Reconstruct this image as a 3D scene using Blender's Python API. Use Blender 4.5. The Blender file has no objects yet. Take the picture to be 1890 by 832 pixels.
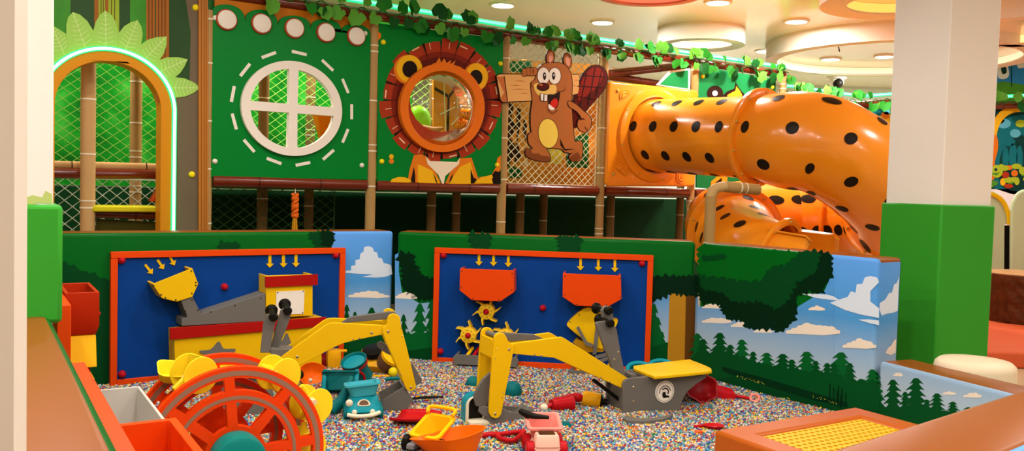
import bpy, bmesh, math, random
import numpy as np
from mathutils import Vector, Matrix
from mathutils.geometry import tessellate_polygon
V = Vector
PI = math.pi
sc = bpy.context.scene
COL = sc.collection

# ------------------------------------------------------------------ camera model (metres, 1890x832 frame)
FPX, CX, CY, EYE = 1600.0, 945.0, 416.0, 1.40
PITCH, ROLL = math.atan(71 / 1600.0), 0.028
_f = V((0, math.cos(PITCH), -math.sin(PITCH)))
_u0 = V((0, math.sin(PITCH), math.cos(PITCH)))
_r0 = V((1, 0, 0))
_r = _r0 * math.cos(ROLL) + _u0 * math.sin(ROLL)
_u = _u0 * math.cos(ROLL) - _r0 * math.sin(ROLL)
EYEV = V((0, 0, EYE))

def ray(x, y):
    return _f + _r * ((x - CX) / FPX) - _u * ((y - CY) / FPX)
def G(x, y, z=0.0):                       # photo point on the level z
    d = ray(x, y)
    return EYEV + d * ((z - EYE) / d.z)
def W(x, y, Y):                           # photo point at distance Y
    d = ray(x, y)
    return EYEV + d * (Y / d.y)

class Pl:                                 # vertical plane: s runs to the right, t = height, n towards the viewer
    def __init__(self, p, ang=None, q=None):
        self.P = V((p[0], p[1], 0))
        if q is not None:
            self.u = (V((q[0], q[1], 0)) - self.P).normalized()
        else:
            self.u = V((math.cos(ang), math.sin(ang), 0))
        self.n = V((self.u.y, -self.u.x, 0))
    def px(self, x, y, n=0.0):
        d = ray(x, y)
        o = self.P + self.n * n - EYEV
        k = o.dot(self.n) / d.dot(self.n)
        h = EYEV + d * k
        return ((h - self.P).dot(self.u), h.z)
    def w(self, s, t, n=0.0):
        return self.P + self.u * s + self.n * n + V((0, 0, t))
    def T(self, pts, n=0.0):
        return [self.px(x, y, n) for x, y in pts]
    def M(self, s, t, n=0.0):             # local frame: x right, y away from the viewer, z up
        m = Matrix((self.u, -self.n, V((0, 0, 1)))).transposed().to_4x4()
        m.translation = self.w(s, t, n)
        return m

def cr(pts, ox, oy, k):                   # coordinates read in an enlarged view -> photo pixels
    return [(ox + x / k, oy + y / k) for x, y in pts]

# ------------------------------------------------------------------ materials
def lin(c):
    return tuple((v / 12.92 if v <= 0.04045 else ((v + 0.055) / 1.055) ** 2.4) for v in c)
def hexc(h):
    h = h.lstrip('#')
    return lin(tuple(int(h[i:i + 2], 16) / 255 for i in (0, 2, 4)))
MATS = {}
def mat(name, col, rough=0.45, spec=0.09, metal=0.0, emit=0.0, noise=0.0, nscale=8.0, bump=0.0, bscale=60.0, coat=0.0):
    if name in MATS: return MATS[name]
    m = bpy.data.materials.new(name); m.use_nodes = True
    nt = m.node_tree; b = nt.nodes['Principled BSDF']
    c = hexc(col) if isinstance(col, str) else col
    b.inputs['Base Color'].default_value = (*c, 1)
    b.inputs['Roughness'].default_value = rough
    b.inputs['Specular IOR Level'].default_value = spec
    b.inputs['Metallic'].default_value = metal
    b.inputs['Coat Weight'].default_value = coat
    if emit:
        b.inputs['Emission Color'].default_value = (*c, 1)
        b.inputs['Emission Strength'].default_value = emit
    if noise or bump:
        tc = nt.nodes.new('ShaderNodeTexCoord')
    if noise:
        n = nt.nodes.new('ShaderNodeTexNoise'); n.inputs['Scale'].default_value = nscale; n.inputs['Detail'].default_value = 4
        nt.links.new(tc.outputs['Object'], n.inputs['Vector'])
        mx = nt.nodes.new('ShaderNodeMix'); mx.data_type = 'RGBA'
        mx.inputs[6].default_value = (*[v * (1 - noise) for v in c], 1)
        mx.inputs[7].default_value = (*[min(1, v * (1 + noise)) for v in c], 1)
        nt.links.new(n.outputs['Fac'], mx.inputs[0]); nt.links.new(mx.outputs[2], b.inputs['Base Color'])
    if bump:
        n2 = nt.nodes.new('ShaderNodeTexNoise'); n2.inputs['Scale'].default_value = bscale; n2.inputs['Detail'].default_value = 3
        nt.links.new(tc.outputs['Object'], n2.inputs['Vector'])
        bp = nt.nodes.new('ShaderNodeBump'); bp.inputs['Strength'].default_value = bump; bp.inputs['Distance'].default_value = 0.01
        nt.links.new(n2.outputs['Fac'], bp.inputs['Height']); nt.links.new(bp.outputs['Normal'], b.inputs['Normal'])
    MATS[name] = m
    return m

def nodes_of(m):
    return m.node_tree.nodes, m.node_tree.links, m.node_tree.nodes['Principled BSDF']

# ------------------------------------------------------------------ objects
ORG = {}
def _finish(name, me, mats, parent, smooth, bevel, base):
    for m in (mats if isinstance(mats, (list, tuple)) else [mats]):
        me.materials.append(m)
    if parent is not None:
        org = ORG[parent.name]
    elif base is not None:
        org = V(base)
    else:
        co = np.empty(len(me.vertices) * 3, np.float32); me.vertices.foreach_get('co', co); co = co.reshape(-1, 3)
        a, b = co.min(0), co.max(0)
        org = V(((a[0] + b[0]) / 2, (a[1] + b[1]) / 2, a[2]))
    me.transform(Matrix.Translation(-org))
    if smooth is not None:
        me.polygons.foreach_set('use_smooth', [True] * len(me.polygons))
        me.set_sharp_from_angle(angle=math.radians(smooth))
    o = bpy.data.objects.new(name, me); COL.objects.link(o)
    ORG[o.name] = org
    if parent is not None: o.parent = parent
    else: o.location = org
    if bevel:
        md = o.modifiers.new('bevel', 'BEVEL'); md.width = bevel; md.segments = 2; md.limit_method = 'ANGLE'; md.angle_limit = math.radians(40)
    return o
def obj(name, bm, mats, parent=None, smooth=35, bevel=0.0, base=None, recalc=True):
    if recalc: bmesh.ops.recalc_face_normals(bm, faces=bm.faces[:])
    me = bpy.data.meshes.new(name); bm.to_mesh(me); bm.free()
    return _finish(name, me, mats, parent, smooth, bevel, base)
def tag(o, label=None, cat=None, group=None, kind=None):
    if label: o['label'] = label
    if cat: o['category'] = cat
    if group: o['group'] = group
    if kind: o['kind'] = kind
    return o
def thing(name, loc, label, cat, group=None, kind=None):
    o = bpy.data.objects.new(name, None); COL.objects.link(o); o.empty_display_size = 0.1
    o.location = loc; ORG[o.name] = V(loc)
    return tag(o, label, cat, group, kind)
def B(): return bmesh.new()
def one(f, *a, **k):
    bm = bmesh.new(); f(bm, *a, **k); return bm

# ------------------------------------------------------------------ shapes
def extr(bm, pl, loops, n0, n1, mi=0, back=True):
    """flat plate on a plane; loops = [outer, hole, ...] in (s, t)"""
    if not isinstance(loops[0][0], (tuple, list)): loops = [loops]
    vec = [[V((s, t, 0)) for s, t in L] for L in loops]
    tris = tessellate_polygon(vec)
    fr = []; bk = []
    for L in loops:
        for s, t in L:
            fr.append(bm.verts.new(pl.w(s, t, n1)))
            if back: bk.append(bm.verts.new(pl.w(s, t, n0)))
    def face(vs):
        if len(set(vs)) < 3: return
        try:
            f = bm.faces.new(vs); f.material_index = mi
        except ValueError: pass
    for a, b, c in tris:
        face([fr[a], fr[b], fr[c]])
        if back: face([bk[c], bk[b], bk[a]])
    if back:
        i = 0
        for L in loops:
            m = len(L)
            for k in range(m):
                a, b = i + k, i + (k + 1) % m
                face([fr[a], bk[a], bk[b], fr[b]])
            i += m
    return bm
def plate(pl, pts, n0, n1, mi=0, bm=None):        # pts in photo pixels on the front face
    bm = bm or B()
    return extr(bm, pl, pl.T(pts, n1), n0, n1, mi)
def flat(bm, pl, pts, n, mi=0):                   # printed patch on a surface (pixels)
    return extr(bm, pl, pl.T(pts, n), 0, n, mi, back=False)
def wallstrip(bm, pl, path, n0, n1, th, mi=0, closed=False):   # thin walls along a path in (s,t); th>0 to the left
    m = len(path)
    for k in range(m if closed else m - 1):
        a, b = V((*path[k], 0)), V((*path[(k + 1) % m], 0))
        d = (b - a).normalized(); w = V((-d.y, d.x, 0)) * th
        extr(bm, pl, [(a.x, a.y), (b.x, b.y), (b.x + w.x, b.y + w.y), (a.x + w.x, a.y + w.y)], n0, n1, mi)
    return bm

def box(bm, M, sx, sy, sz, mi=0):                 # centred in x,y ; z from 0
    vs = [bm.verts.new(M @ V((x * sx / 2, y * sy / 2, z * sz))) for x in (-1, 1) for y in (-1, 1) for z in (0, 1)]
    for q in ((0, 1, 3, 2), (4, 6, 7, 5), (0, 4, 5, 1), (2, 3, 7, 6), (0, 2, 6, 4), (1, 5, 7, 3)):
        f = bm.faces.new([vs[i] for i in q]); f.material_index = mi
    return vs
def hexa(bm, bot, top, mi=0):                     # 4 bottom + 4 top world points
    vs = [bm.verts.new(V(p)) for p in list(bot) + list(top)]
    m = len(bot)
    fs = [list(range(m - 1, -1, -1)), list(range(m, 2 * m))] + [[i, (i + 1) % m, m + (i + 1) % m, m + i] for i in range(m)]
    for q in fs:
        f = bm.faces.new([vs[i] for i in q]); f.material_index = mi
def axes(d):
    d = d.normalized()
    a = V((0, 0, 1)) if abs(d.z) < 0.9 else V((1, 0, 0))
    x = d.cross(a).normalized()
    return x, x.cross(d).normalized()
def tube(bm, path, r, seg=10, cap=True, mi=0, closed=False):
    path = [V(p) for p in path]; m = len(path)
    rr = r if isinstance(r, (list, tuple)) else [r] * m
    rings = []; x = None
    for i in range(m):
        if closed: d = path[(i + 1) % m] - path[i - 1]
        else: d = path[min(i + 1, m - 1)] - path[max(i - 1, 0)]
        if d.length < 1e-9: d = V((0, 0, 1))
        d.normalize()
        if x is None: x, y = axes(d)
        else:
            x = (x - d * x.dot(d)).normalized(); 
        y = d.cross(x)
        rings.append([bm.verts.new(path[i] + (x * math.cos(2 * PI * k / seg) + y * math.sin(2 * PI * k / seg)) * rr[i]) for k in range(seg)])
    for i in range(m if closed else m - 1):
        a, b = rings[i], rings[(i + 1) % m]
        for k in range(seg):
            f = bm.faces.new([a[k], a[(k + 1) % seg], b[(k + 1) % seg], b[k]]); f.material_index = mi
    if cap and not closed:
        f = bm.faces.new(rings[0][::-1]); f.material_index = mi
        f = bm.faces.new(rings[-1]); f.material_index = mi
    return bm
def lathe(bm, M, prof, seg=24, mi=0, a0=0.0, a1=2 * PI, sx=1.0, sy=1.0):   # profile [(r,z)] turned round z
    full = abs(a1 - a0 - 2 * PI) < 1e-6
    n = seg if full else seg + 1
    rows = []
    for r, z in prof:
        if r < 1e-6: rows.append([bm.verts.new(M @ V((0, 0, z)))])
        else: rows.append([bm.verts.new(M @ V((r * sx * math.cos(a0 + (a1 - a0) * k / seg), r * sy * math.sin(a0 + (a1 - a0) * k / seg), z))) for k in range(n)])
    for a, b in zip(rows, rows[1:]):
        for k in range(seg):
            k2 = (k + 1) % n
            q = [a[0] if len(a) == 1 else a[k], a[0] if len(a) == 1 else a[k2], b[0] if len(b) == 1 else b[k2], b[0] if len(b) == 1 else b[k]]
            u = []
            for v in q:
                if v not in u: u.append(v)
            if len(u) >= 3:
                f = bm.faces.new(u); f.material_index = mi
    return bm
def disc_path(r, n=24, a0=0, a1=2 * PI, cx=0, cy=0, ry=None):
    full = abs(a1 - a0 - 2 * PI) < 1e-6
    return [(cx + r * math.cos(a0 + (a1 - a0) * k / (n if full else n - 1)), cy + (ry or r) * math.sin(a0 + (a1 - a0) * k / (n if full else n - 1))) for k in range(n)]
def sphere(bm, M, r, mi=0, sx=1, sy=1, sz=1, seg=14):
    prof = [(r * math.sin(PI * i / (seg // 2 + 1)), -r * math.cos(PI * i / (seg // 2 + 1))) for i in range(seg // 2 + 2)]
    prof[0] = (0, -r); prof[-1] = (0, r)
    return lathe(bm, M @ Matrix.Diagonal((sx, sy, sz, 1)), prof, seg, mi)
def dome(bm, pl, s, t, n, r, h=None, seg=14, mi=0):   # bolt cap standing on a plane
    h = h or r * 0.8
    M = pl.M(s, t, n) @ Matrix.Rotation(PI / 2, 4, 'X')
    return lathe(bm, M, [(r, 0)] + [(r * math.cos(a), h * math.sin(a)) for a in (0.3, 0.7, 1.1)] + [(0, h)], seg, mi)
def rbox_loop(w, h, r, n=5):                       # rounded rectangle loop
    L = []
    for cx, cy, a in ((w / 2 - r, h / 2 - r, 0), (-w / 2 + r, h / 2 - r, PI / 2), (-w / 2 + r, -h / 2 + r, PI), (w / 2 - r, -h / 2 + r, 1.5 * PI)):
        for k in range(n): L.append((cx + r * math.cos(a + PI / 2 * k / (n - 1)), cy + r * math.sin(a + PI / 2 * k / (n - 1))))
    return L
def loft(bm, M, rings, mi=0, cap0=True, cap1=True):    # rings of equal length [(x,y,z)...]
    vr = [[bm.verts.new(M @ V(p)) for p in R] for R in rings]
    m = len(vr[0])
    for a, b in zip(vr, vr[1:]):
        for k in range(m):
            f = bm.faces.new([a[k], a[(k + 1) % m], b[(k + 1) % m], b[k]]); f.material_index = mi
    if cap0: bm.faces.new(vr[0][::-1]).material_index = mi
    if cap1: bm.faces.new(vr[-1]).material_index = mi
    return bm
def tub(bm, M, w0, d0, w1, d1, h, th=0.012, r=0.02, mi=0, rim=0.0):    # open-topped tapered box: bottom w0 x d0, top w1 x d1
    R = lambda w, d, z: [(x, y, z) for x, y in rbox_loop(w, d, min(r, w / 2.1, d / 2.1))]
    rings = [R(w0, d0, 0), R(w1, d1, h)]
    if rim: rings = [R(w0, d0, 0), R(w1, d1, h - rim), R(w1 + 2 * rim, d1 + 2 * rim, h - rim), R(w1 + 2 * rim, d1 + 2 * rim, h)]
    rings += [R(w1 - 2 * th, d1 - 2 * th, h), R(w0 - 2 * th, d0 - 2 * th, th)]
    return loft(bm, M, rings, mi)
def spline(pts, n=6, closed=False):                # catmull-rom smoothing, 2D or 3D
    P = [V((*p, 0)) if len(p) == 2 else V(p) for p in pts]; m = len(P); out = []
    for i in range(m if closed else m - 1):
        p0 = P[i - 1] if (closed or i > 0) else P[i]
        p1 = P[i]; p2 = P[(i + 1) % m]
        p3 = P[(i + 2) % m] if (closed or i + 2 < m) else P[min(i + 1, m - 1)]
        for k in range(n):
            t = k / n
            out.append(0.5 * ((2 * p1) + (p2 - p0) * t + (2 * p0 - 5 * p1 + 4 * p2 - p3) * t * t + (3 * p1 - p0 - 3 * p2 + p3) * t ** 3))
    if not closed: out.append(P[-1])
    return [(v.x, v.y) for v in out] if len(pts[0]) == 2 else out
def ragged(pts, step, amp, seed=1, closed=True):   # leafy, toothed outline (pixels)
    rnd = random.Random(seed); out = []; m = len(pts)
    for i in range(m if closed else m - 1):
        a, b = V((*pts[i], 0)), V((*pts[(i + 1) % m], 0))
        L = (b - a).length; d = (b - a).normalized() if L else V((1, 0, 0)); w = V((d.y, -d.x, 0))
        u = 0.0
        while u < L:
            st = step * rnd.uniform(0.6, 1.45); h = min(amp, st * 0.7) * rnd.uniform(0.35, 1.35)
            e = min(L, u + st)
            p = a + d * u; out.append((p.x, p.y))
            if L - u > step * 0.5:
                q = a + d * (u + (e - u) * rnd.uniform(0.3, 0.7)) + w * h; out.append((q.x, q.y))
            u = e
    return out
def cloud(cx, cy, w, h, seed=0, lumps=6):          # cumulus outline (pixels, y down), flat-ish base
    rnd = random.Random(seed); out = []
    for i in range(lumps):
        u = (i + 0.5) / lumps; x = cx - w / 2 + w * u
        top = h * (math.sin(PI * u) ** 0.8) * (0.75 + 0.35 * rnd.random()); r = w / lumps * 0.62
        for k in range(6):
            a = PI - PI * k / 5
            out.append((x + r * math.cos(a), cy - top + r * 0.8 - r * 0.8 * math.sin(a)))
    out.append((cx + w * 0.42, cy + h * 0.15)); out.append((cx - w * 0.1, cy + h * 0.05)); out.append((cx - w * 0.45, cy + h * 0.1))
    return out
def pine(x, top, bot, w, seed=0, tiers=6):         # drooping pine silhouette (pixels)
    rnd = random.Random(seed); L = []; R = []
    h = bot - top
    for i in range(tiers):
        u0 = (i / tiers) ** 1.1; u1 = ((i + 1) / tiers) ** 1.1
        ww = w * (0.30 + 0.70 * u1)
        for S, sg in ((L, -1), (R, 1)):
            k = ww * (0.85 + 0.3 * rnd.random())
            S += [(x + sg * w * (0.07 + 0.16 * u0), top + h * (u0 + 0.05 / tiers)), (x + sg * k * 0.40, top + h * (u0 + 0.62 * (u1 - u0))), (x + sg * k * 0.60, top + h * (u1 + 0.10 / tiers)), (x + sg * k * 0.34, top + h * (u1 - 0.10 * (u1 - u0)))]
    return [(x, top)] + R + [(x + w * 0.3, bot + 2), (x - w * 0.3, bot + 2)] + L[::-1]

# ================================================================== ROOM
CEIL = 3.4
def struct(o): o['kind'] = 'structure'; return o
ceil_m = mat('ceiling_film', '#f2ecd6', rough=0.13, spec=0.5)
wallp_m = mat('pale_wall_paint', '#dfe4d8', rough=0.6)
floor_m = mat('beige_floor', '#c9ab86', rough=0.35, noise=0.06, nscale=2)
def slab(name, x0, x1, y0, y1, z0, z1, m):
    bm = B(); M = Matrix.Translation(((x0 + x1) / 2, (y0 + y1) / 2, z0)); box(bm, M, x1 - x0, y1 - y0, z1 - z0)
    return struct(obj(name, bm, m))
slab('floor', -9, 10, -4, 16, -0.12, -0.02, floor_m)
slab('ceiling', -9, 10, -4, 16, CEIL, CEIL + 0.1, ceil_m)
slab('wall_back', -9, 10, 15.9, 16, -0.02, CEIL, wallp_m)
slab('wall_left', -9, -8.9, -4, 15.9, -0.02, CEIL, wallp_m)
slab('wall_right', 9.9, 10, -4, 15.9, -0.02, CEIL, wallp_m)

# ------------------------------------------------------------------ camera
cd = bpy.data.cameras.new('camera'); cam = bpy.data.objects.new('camera', cd); COL.objects.link(cam)
cd.sensor_fit = 'HORIZONTAL'; cd.sensor_width = 36.0; cd.lens = 36.0 * FPX / 1890.0
cd.clip_start = 0.05; cd.clip_end = 100
m = Matrix((_r, _u, -_f)).transposed().to_4x4(); m.translation = EYEV
cam.matrix_world = m; sc.camera = cam
sc.view_settings.view_transform = 'Standard'; sc.view_settings.look = 'None'
sc.view_settings.gamma = 1.0; sc.view_settings.use_curve_mapping = False
sc.view_settings.exposure = 0.0
w = bpy.data.worlds.new('world'); sc.world = w; w.use_nodes = True
bg = w.node_tree.nodes['Background']; bg.inputs[0].default_value = (1.0, 0.93, 0.84, 1); bg.inputs[1].default_value = 0.26

# ------------------------------------------------------------------ ceiling lamps
trim_m = mat('lamp_trim_white', '#f2eee4', rough=0.4)
lens_m = mat('lamp_lens', (1.0, 0.93, 0.80), rough=0.5, emit=12.0)
def downlight(p, power, label, group=None):
    t = thing('downlight', (p.x, p.y, p.z - 0.02), label, 'ceiling light', group)
    M = Matrix.Translation((p.x, p.y, p.z - 0.02))
    obj('trim_ring', one(lathe, M, [(0.12, 0.0), (0.145, 0.002), (0.15, 0.02), (0.12, 0.02), (0.12, 0.0)], 24), trim_m, t)
    obj('lens', one(lathe, M, [(0.0, 0.006), (0.12, 0.006), (0.12, 0.012), (0, 0.012)], 24), lens_m, t)
    l = bpy.data.lights.new('lamp', 'AREA'); l.shape = 'DISK'; l.size = 0.22; l.energy = power; l.color = (1.0, 0.965, 0.91)
    o = bpy.data.objects.new('lamp', l); COL.objects.link(o); o.parent = t; o.location = (0, 0, -0.004)
    return t
LP = 40.0
for (x, y, lab) in ((928, 8, 'round recessed downlight in the ceiling above the lion panel, leftmost in view'),
                    (1112, 40, 'round recessed downlight in the ceiling above the beaver cutout, below the coral ring'),
                    (1325, 3, 'round recessed downlight touching the top of the picture, right of the coral ring'),
                    (1470, 38, 'round recessed downlight between the white hanging ring and the amber ring'),
                    (1413, 93, 'round recessed downlight at the left edge of the big hanging ring')):
    downlight(G(x, y, CEIL), LP * 1.3, lab)
for i in range(3):  # fill lamps added behind the camera to brighten front faces and the post
    downlight(V((-2.4 + 2.4 * i, -1.6, CEIL)), LP * 0.85, 'added fill downlight behind the photographer, out of the picture', 'added fill downlights behind the photographer')
for i in range(3):                        # fill lamps added over the pit and over the photographer, above the frame
    for j in range(3):
        downlight(V((-2.4 + 1.6 * i, 0.6 + 2.3 * j, CEIL)), LP * (0.95, 0.85, 0.72)[j], 'added fill downlight above the toy pit, out of the picture', 'added fill downlights above the pit')

for (x, y) in ((-2.6, 8.3), (-1.5, 9.0), (3.2, 14.6), (5.6, 14.0), (8.0, 14.0), (4.6, 6.6), (4.4, 3.6), (5.6, 1.6), (3.0, 2.0), (3.4, -0.6), (6.5, 10.5), (7.5, 8.0), (-4.2, 7.4)):  # unseen lamps added to brighten frame interior, far wall, pillar and right side
    downlight(V((x, y, CEIL)), LP * (1.0 if x < 2 else 2.0 if y > 13 else 0.85), 'added fill downlight in the ceiling, hidden from view', 'added hidden fill downlights')
# ------------------------------------------------------------------ hanging ceiling rings
ringw_m = mat('ring_white', '#efe3d6', rough=0.45)
def ring_lamp(x, y, r_out, r_in, depth, label, glow, side, px_depth=None, strength=6.0):
    c = G(x, y, CEIL - depth)
    t = thing('ceiling_ring', (c.x, c.y, CEIL - depth), label, 'ceiling ring')
    M = Matrix.Translation((c.x, c.y, CEIL - depth))
    obj('ring_body', one(lathe, M, [(r_in, 0.0), (r_out, 0.0), (r_out, depth), (r_out - 0.03, depth), (r_out - 0.03, 0.03), (r_in, 0.02), (r_in, 0.0)], 64), side, t)
    obj('glowing_cove', one(lathe, M, [(r_in + 0.035, 0.03), (r_in + 0.045, 0.03), (r_in + 0.045, 0.115), (r_in + 0.035, 0.115), (r_in + 0.035, 0.03)], 64), mat('cove_' + glow, glow, emit=strength), t)
    obj('inner_ceiling', one(lathe, M, [(0, 0.12), (r_in + 0.05, 0.12), (r_in + 0.05, 0.13), (0, 0.13)], 64), ceil_m, t)
    return t
ring_lamp(1293, 84, 0.53, 0.38, 0.20, 'small white hanging ring lamp above the slide entry', '#fff3d6', ringw_m, strength=1.3)
ring_lamp(1650, 112, 1.62, 1.46, 0.22, 'large white hanging ring lamp beside the square pillar', '#fff0cf', ringw_m, strength=0.7)
ring_lamp(1665, 8, 0.72, 0.48, 0.22, 'white hanging ring with amber glow, cut by the pillar and the top of the picture', '#ffc060', ringw_m, strength=1.1)
ring_lamp(1198, -8, 0.50, 0.42, 0.18, 'coral pink hanging ring at the top of the picture', '#ff7a58', mat('ring_coral', '#f0907a', rough=0.4), strength=1.0)
ring_lamp(1905, 60, 0.95, 0.78, 0.22, 'white hanging ring with warm glow right of the square pillar', '#ffe09a', ringw_m, strength=1.1)
for (x, y, lab) in ((1533, 108, 'round downlight inside the large hanging ring, left one of two'), (1633, 103, 'round downlight inside the large hanging ring, next to the pillar')):
    downlight(G(x, y, CEIL - 0.10), LP, lab)
bm = B(); p = G(1552, 72, CEIL); tube(bm, [p, p + V((0.02, 0, -0.05)), p + V((-0.03, 0, -0.08)), p + V((-0.01, 0, -0.16))], 0.008, 6)
tag(obj('hanging_wire', bm, mat('wire_dark', '#3a2a1c')), 'short dark wire dangling from the ceiling over the large ring', 'wire')

# ------------------------------------------------------------------ pillars
col_m = mat('pillar_paint', '#ebe3da', rough=0.55, noise=0.04, nscale=1.5)
gpad_m = mat('pillar_green_vinyl', '#37992c', rough=0.4, bump=0.05, bscale=3)
leafp_m = mat('pillar_leaf_sticker', '#b9c774', rough=0.6)
def pillar(c, a, b, ztop, pad0, pad1, label, pad_out=0.022):
    t = thing('square_pillar', (c.x + (a.x + b.x) / 2, c.y + (a.y + b.y) / 2, 0), label, 'pillar')
    q = [c, c + a, c + a + b, c + b]
    bm = B(); hexa(bm, [V((p.x, p.y, -0.02)) for p in q], [V((p.x, p.y, ztop)) for p in q]); obj('shaft', bm, col_m, t, bevel=0.006)
    an, bn = a.normalized() * pad_out, b.normalized() * pad_out
    q2 = [c - an - bn, c + a + an - bn, c + a + b + an + bn, c + b - an + bn]
    bm = B(); hexa(bm, [V((p.x, p.y, pad0)) for p in q2], [V((p.x, p.y, pad1)) for p in q2]); obj('padding', bm, gpad_m, t, bevel=0.012)
    return t
RC = W(1738, 378, 5.9); RC.z = 0
pillar(RC, V((-0.202, 0.467, 0)) * 0.94, V((0.467, 0.202, 0)) * 0.94, CEIL, -0.02, 1.362, 'white square pillar with bright green padding, right of the orange slide')
LCx = (97 - CX) / FPX * 2.33
lp = pillar(V((LCx, 2.33, 0)), V((-0.855, -0.52, 0)) * 0.5, V((-0.52, 0.855, 0)) * 0.5, CEIL, 1.0, 1.318, 'cream square pillar with green padding at the left end of the pit wall')
# ivy coloured smear of old sticker above the padding
PLL = Pl((LCx, 2.33), math.atan2(0.52, 0.855))
bm = B(); flat(bm, PLL, [(44, 366), (60, 360), (78, 364), (84, 352), (96, 358), (97, 376), (70, 374), (58, 379), (44, 376)], 0.0012)
obj('sticker_remnant', bm, leafp_m, lp)
# the post right beside the photographer
bm = B(); hexa(bm, [V(p) for p in ((-0.62, 0.6, -0.02), (-0.345, 0.6, -0.02), (-0.42, 0.75, -0.02), (-0.74, 0.75, -0.02))], [V(p) for p in ((-0.62, 0.6, CEIL), (-0.345, 0.6, CEIL), (-0.42, 0.75, CEIL), (-0.74, 0.75, CEIL))])
tag(obj('door_post', bm, mat('post_grey_paint', '#ded4c6', rough=0.6)), 'tall beige post close to the camera at the left edge of the picture', 'post')

# ================================================================== PADDED PIT WALLS WITH PRINTED FOREST
H = 1.02
brown_m = mat('brown_vinyl', '#8a4a1a', rough=0.33, bump=0.04, bscale=4)
fol_m = mat('print_foliage', '#005c16', rough=0.33, noise=0.10, nscale=3)
fold_m = mat('print_foliage_dark', '#02401a', rough=0.33)
folx_m = mat('print_foliage_black', '#012411', rough=0.33)
sky_m = mat('print_sky', '#3f86cf', rough=0.33)
ns, ls, bs = nodes_of(sky_m)
_tc = ns.new('ShaderNodeNewGeometry'); _sx = ns.new('ShaderNodeSeparateXYZ'); _rp = ns.new('ShaderNodeValToRGB')
ls.new(_tc.outputs['Position'], _sx.inputs[0]); ls.new(_sx.outputs['Z'], _rp.inputs[0]); ls.new(_rp.outputs[0], bs.inputs['Base Color'])
_rp.color_ramp.elements[0].position = 0.25; _rp.color_ramp.elements[0].color = (*hexc('#a9bccb'), 1)
_rp.color_ramp.elements[1].position = 1.0; _rp.color_ramp.elements[1].color = (*hexc('#5a9ae6'), 1)
_e = _rp.color_ramp.elements.new(0.62); _e.color = (*hexc('#4a92cf'), 1)
cl_m = mat('print_cloud', '#d3dfee', rough=0.35)
cl2_m = mat('print_cloud_warm', '#eadccb', rough=0.35)
pine_m = mat('print_pine', '#034a1e', rough=0.35)
pine2_m = mat('print_pine_light', '#065c26', rough=0.35)
trunk_m = mat('print_trunk', '#b8811f', rough=0.35)
trunkd_m = mat('print_trunk_dark', '#5e3a12', rough=0.35)
grass_m = mat('print_grass', '#022d15', rough=0.35)
spark_m = mat('print_flower', '#c8c23a', rough=0.4)
PM = [brown_m, fol_m, sky_m, fold_m, folx_m, cl_m, cl2_m, pine_m, pine2_m, trunk_m, trunkd_m, grass_m, spark_m]
BR, FO, SK, FD, FX, CL, CW, PI1, PI2, TR, TD, GR, SP = range(13)

def pad_mesh(pl, s0, s1, cuts, h, th, z0=-0.02, r=0.028):
    """upholstered block; cuts = [(s_end, front material)]"""
    bm = B()
    def prof(d):
        L = [(-d, z0)]
        for k in range(5):
            a = PI / 2 * k / 4; L.append((-r + (r - d) * math.cos(a), h - r + (r - d) * math.sin(a)))
        for k in range(5):
            a = PI / 2 + PI / 2 * k / 4; L.append((-th + r + (r - d) * math.cos(a), h - r + (r - d) * math.sin(a)))
        L.append((-th + d, z0)); return L
    st = []
    for k in range(4):
        a = PI / 2 * k / 3; st.append((s0 + r - r * math.sin(PI / 2 - a) , r * (1 - math.cos(PI / 2 - a)) * 1.0))
    st = [(s0 + r * (1 - math.sin(a)), r * (1 - math.cos(a))) for a in (0.0, 0.5, 1.0)][::-1]
    st = [(s0, r * 0.95), (s0 + r * 0.12, r * 0.5), (s0 + r * 0.45, r * 0.15), (s0 + r, 0)]
    en = [(s1 - (a - s0), d) for a, d in st][::-1]
    for c, _ in cuts[:-1]: st.append((c, 0))
    st += en
    def front(s):
        for c, mi in cuts:
            if s < c: return mi
        return cuts[-1][1]
    rings = []
    for s, d in st:
        rings.append([bm.verts.new(pl.w(s, t, n)) for n, t in prof(d)])
    for i in range(len(rings) - 1):
        fm = front((st[i][0] + st[i + 1][0]) / 2)
        a, b = rings[i], rings[i + 1]
        for k in range(len(a) - 1):
            f = bm.faces.new([a[k], b[k], b[k + 1], a[k + 1]])
            f.material_index = fm if k < 4 else (BR if k < 7 else FO)
    f = bm.faces.new(rings[0][::-1]); f.material_index = front(s0)
    f = bm.faces.new(rings[-1]); f.material_index = front(s1)
    return bm
def hcloud(cx, cy, w, h, seed=0, lumps=7):         # cumulus outline without overlaps (pixels)
    rnd = random.Random(seed); C = []
    for i in range(lumps):
        u = (i + 0.5) / lumps
        C.append((cx - w / 2 + w * u, h * (0.25 + 0.75 * math.sin(PI * u)) * (0.7 + 0.35 * rnd.random()), w / lumps * 0.8))
    top = []
    for k in range(49):
        x = cx - w / 2 + w * k / 48; y = 0
        for (c, t, r) in C:
            if abs(x - c) < r: y = max(y, t - r * 0.7 + math.sqrt(r * r - (x - c) ** 2) * 0.7)
        top.append((x, cy - max(y, 0.01)))
    return top + [(cx + w * 0.5, cy + 0.4), (cx + w * 0.2, cy + h * 0.16), (cx - w * 0.2, cy + h * 0.06), (cx - w * 0.5, cy + 0.4)]
def hang(x0, x1, y0, y1):                          # gentle line helper
    return [(x0, y0), (x1, y1)]

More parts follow.
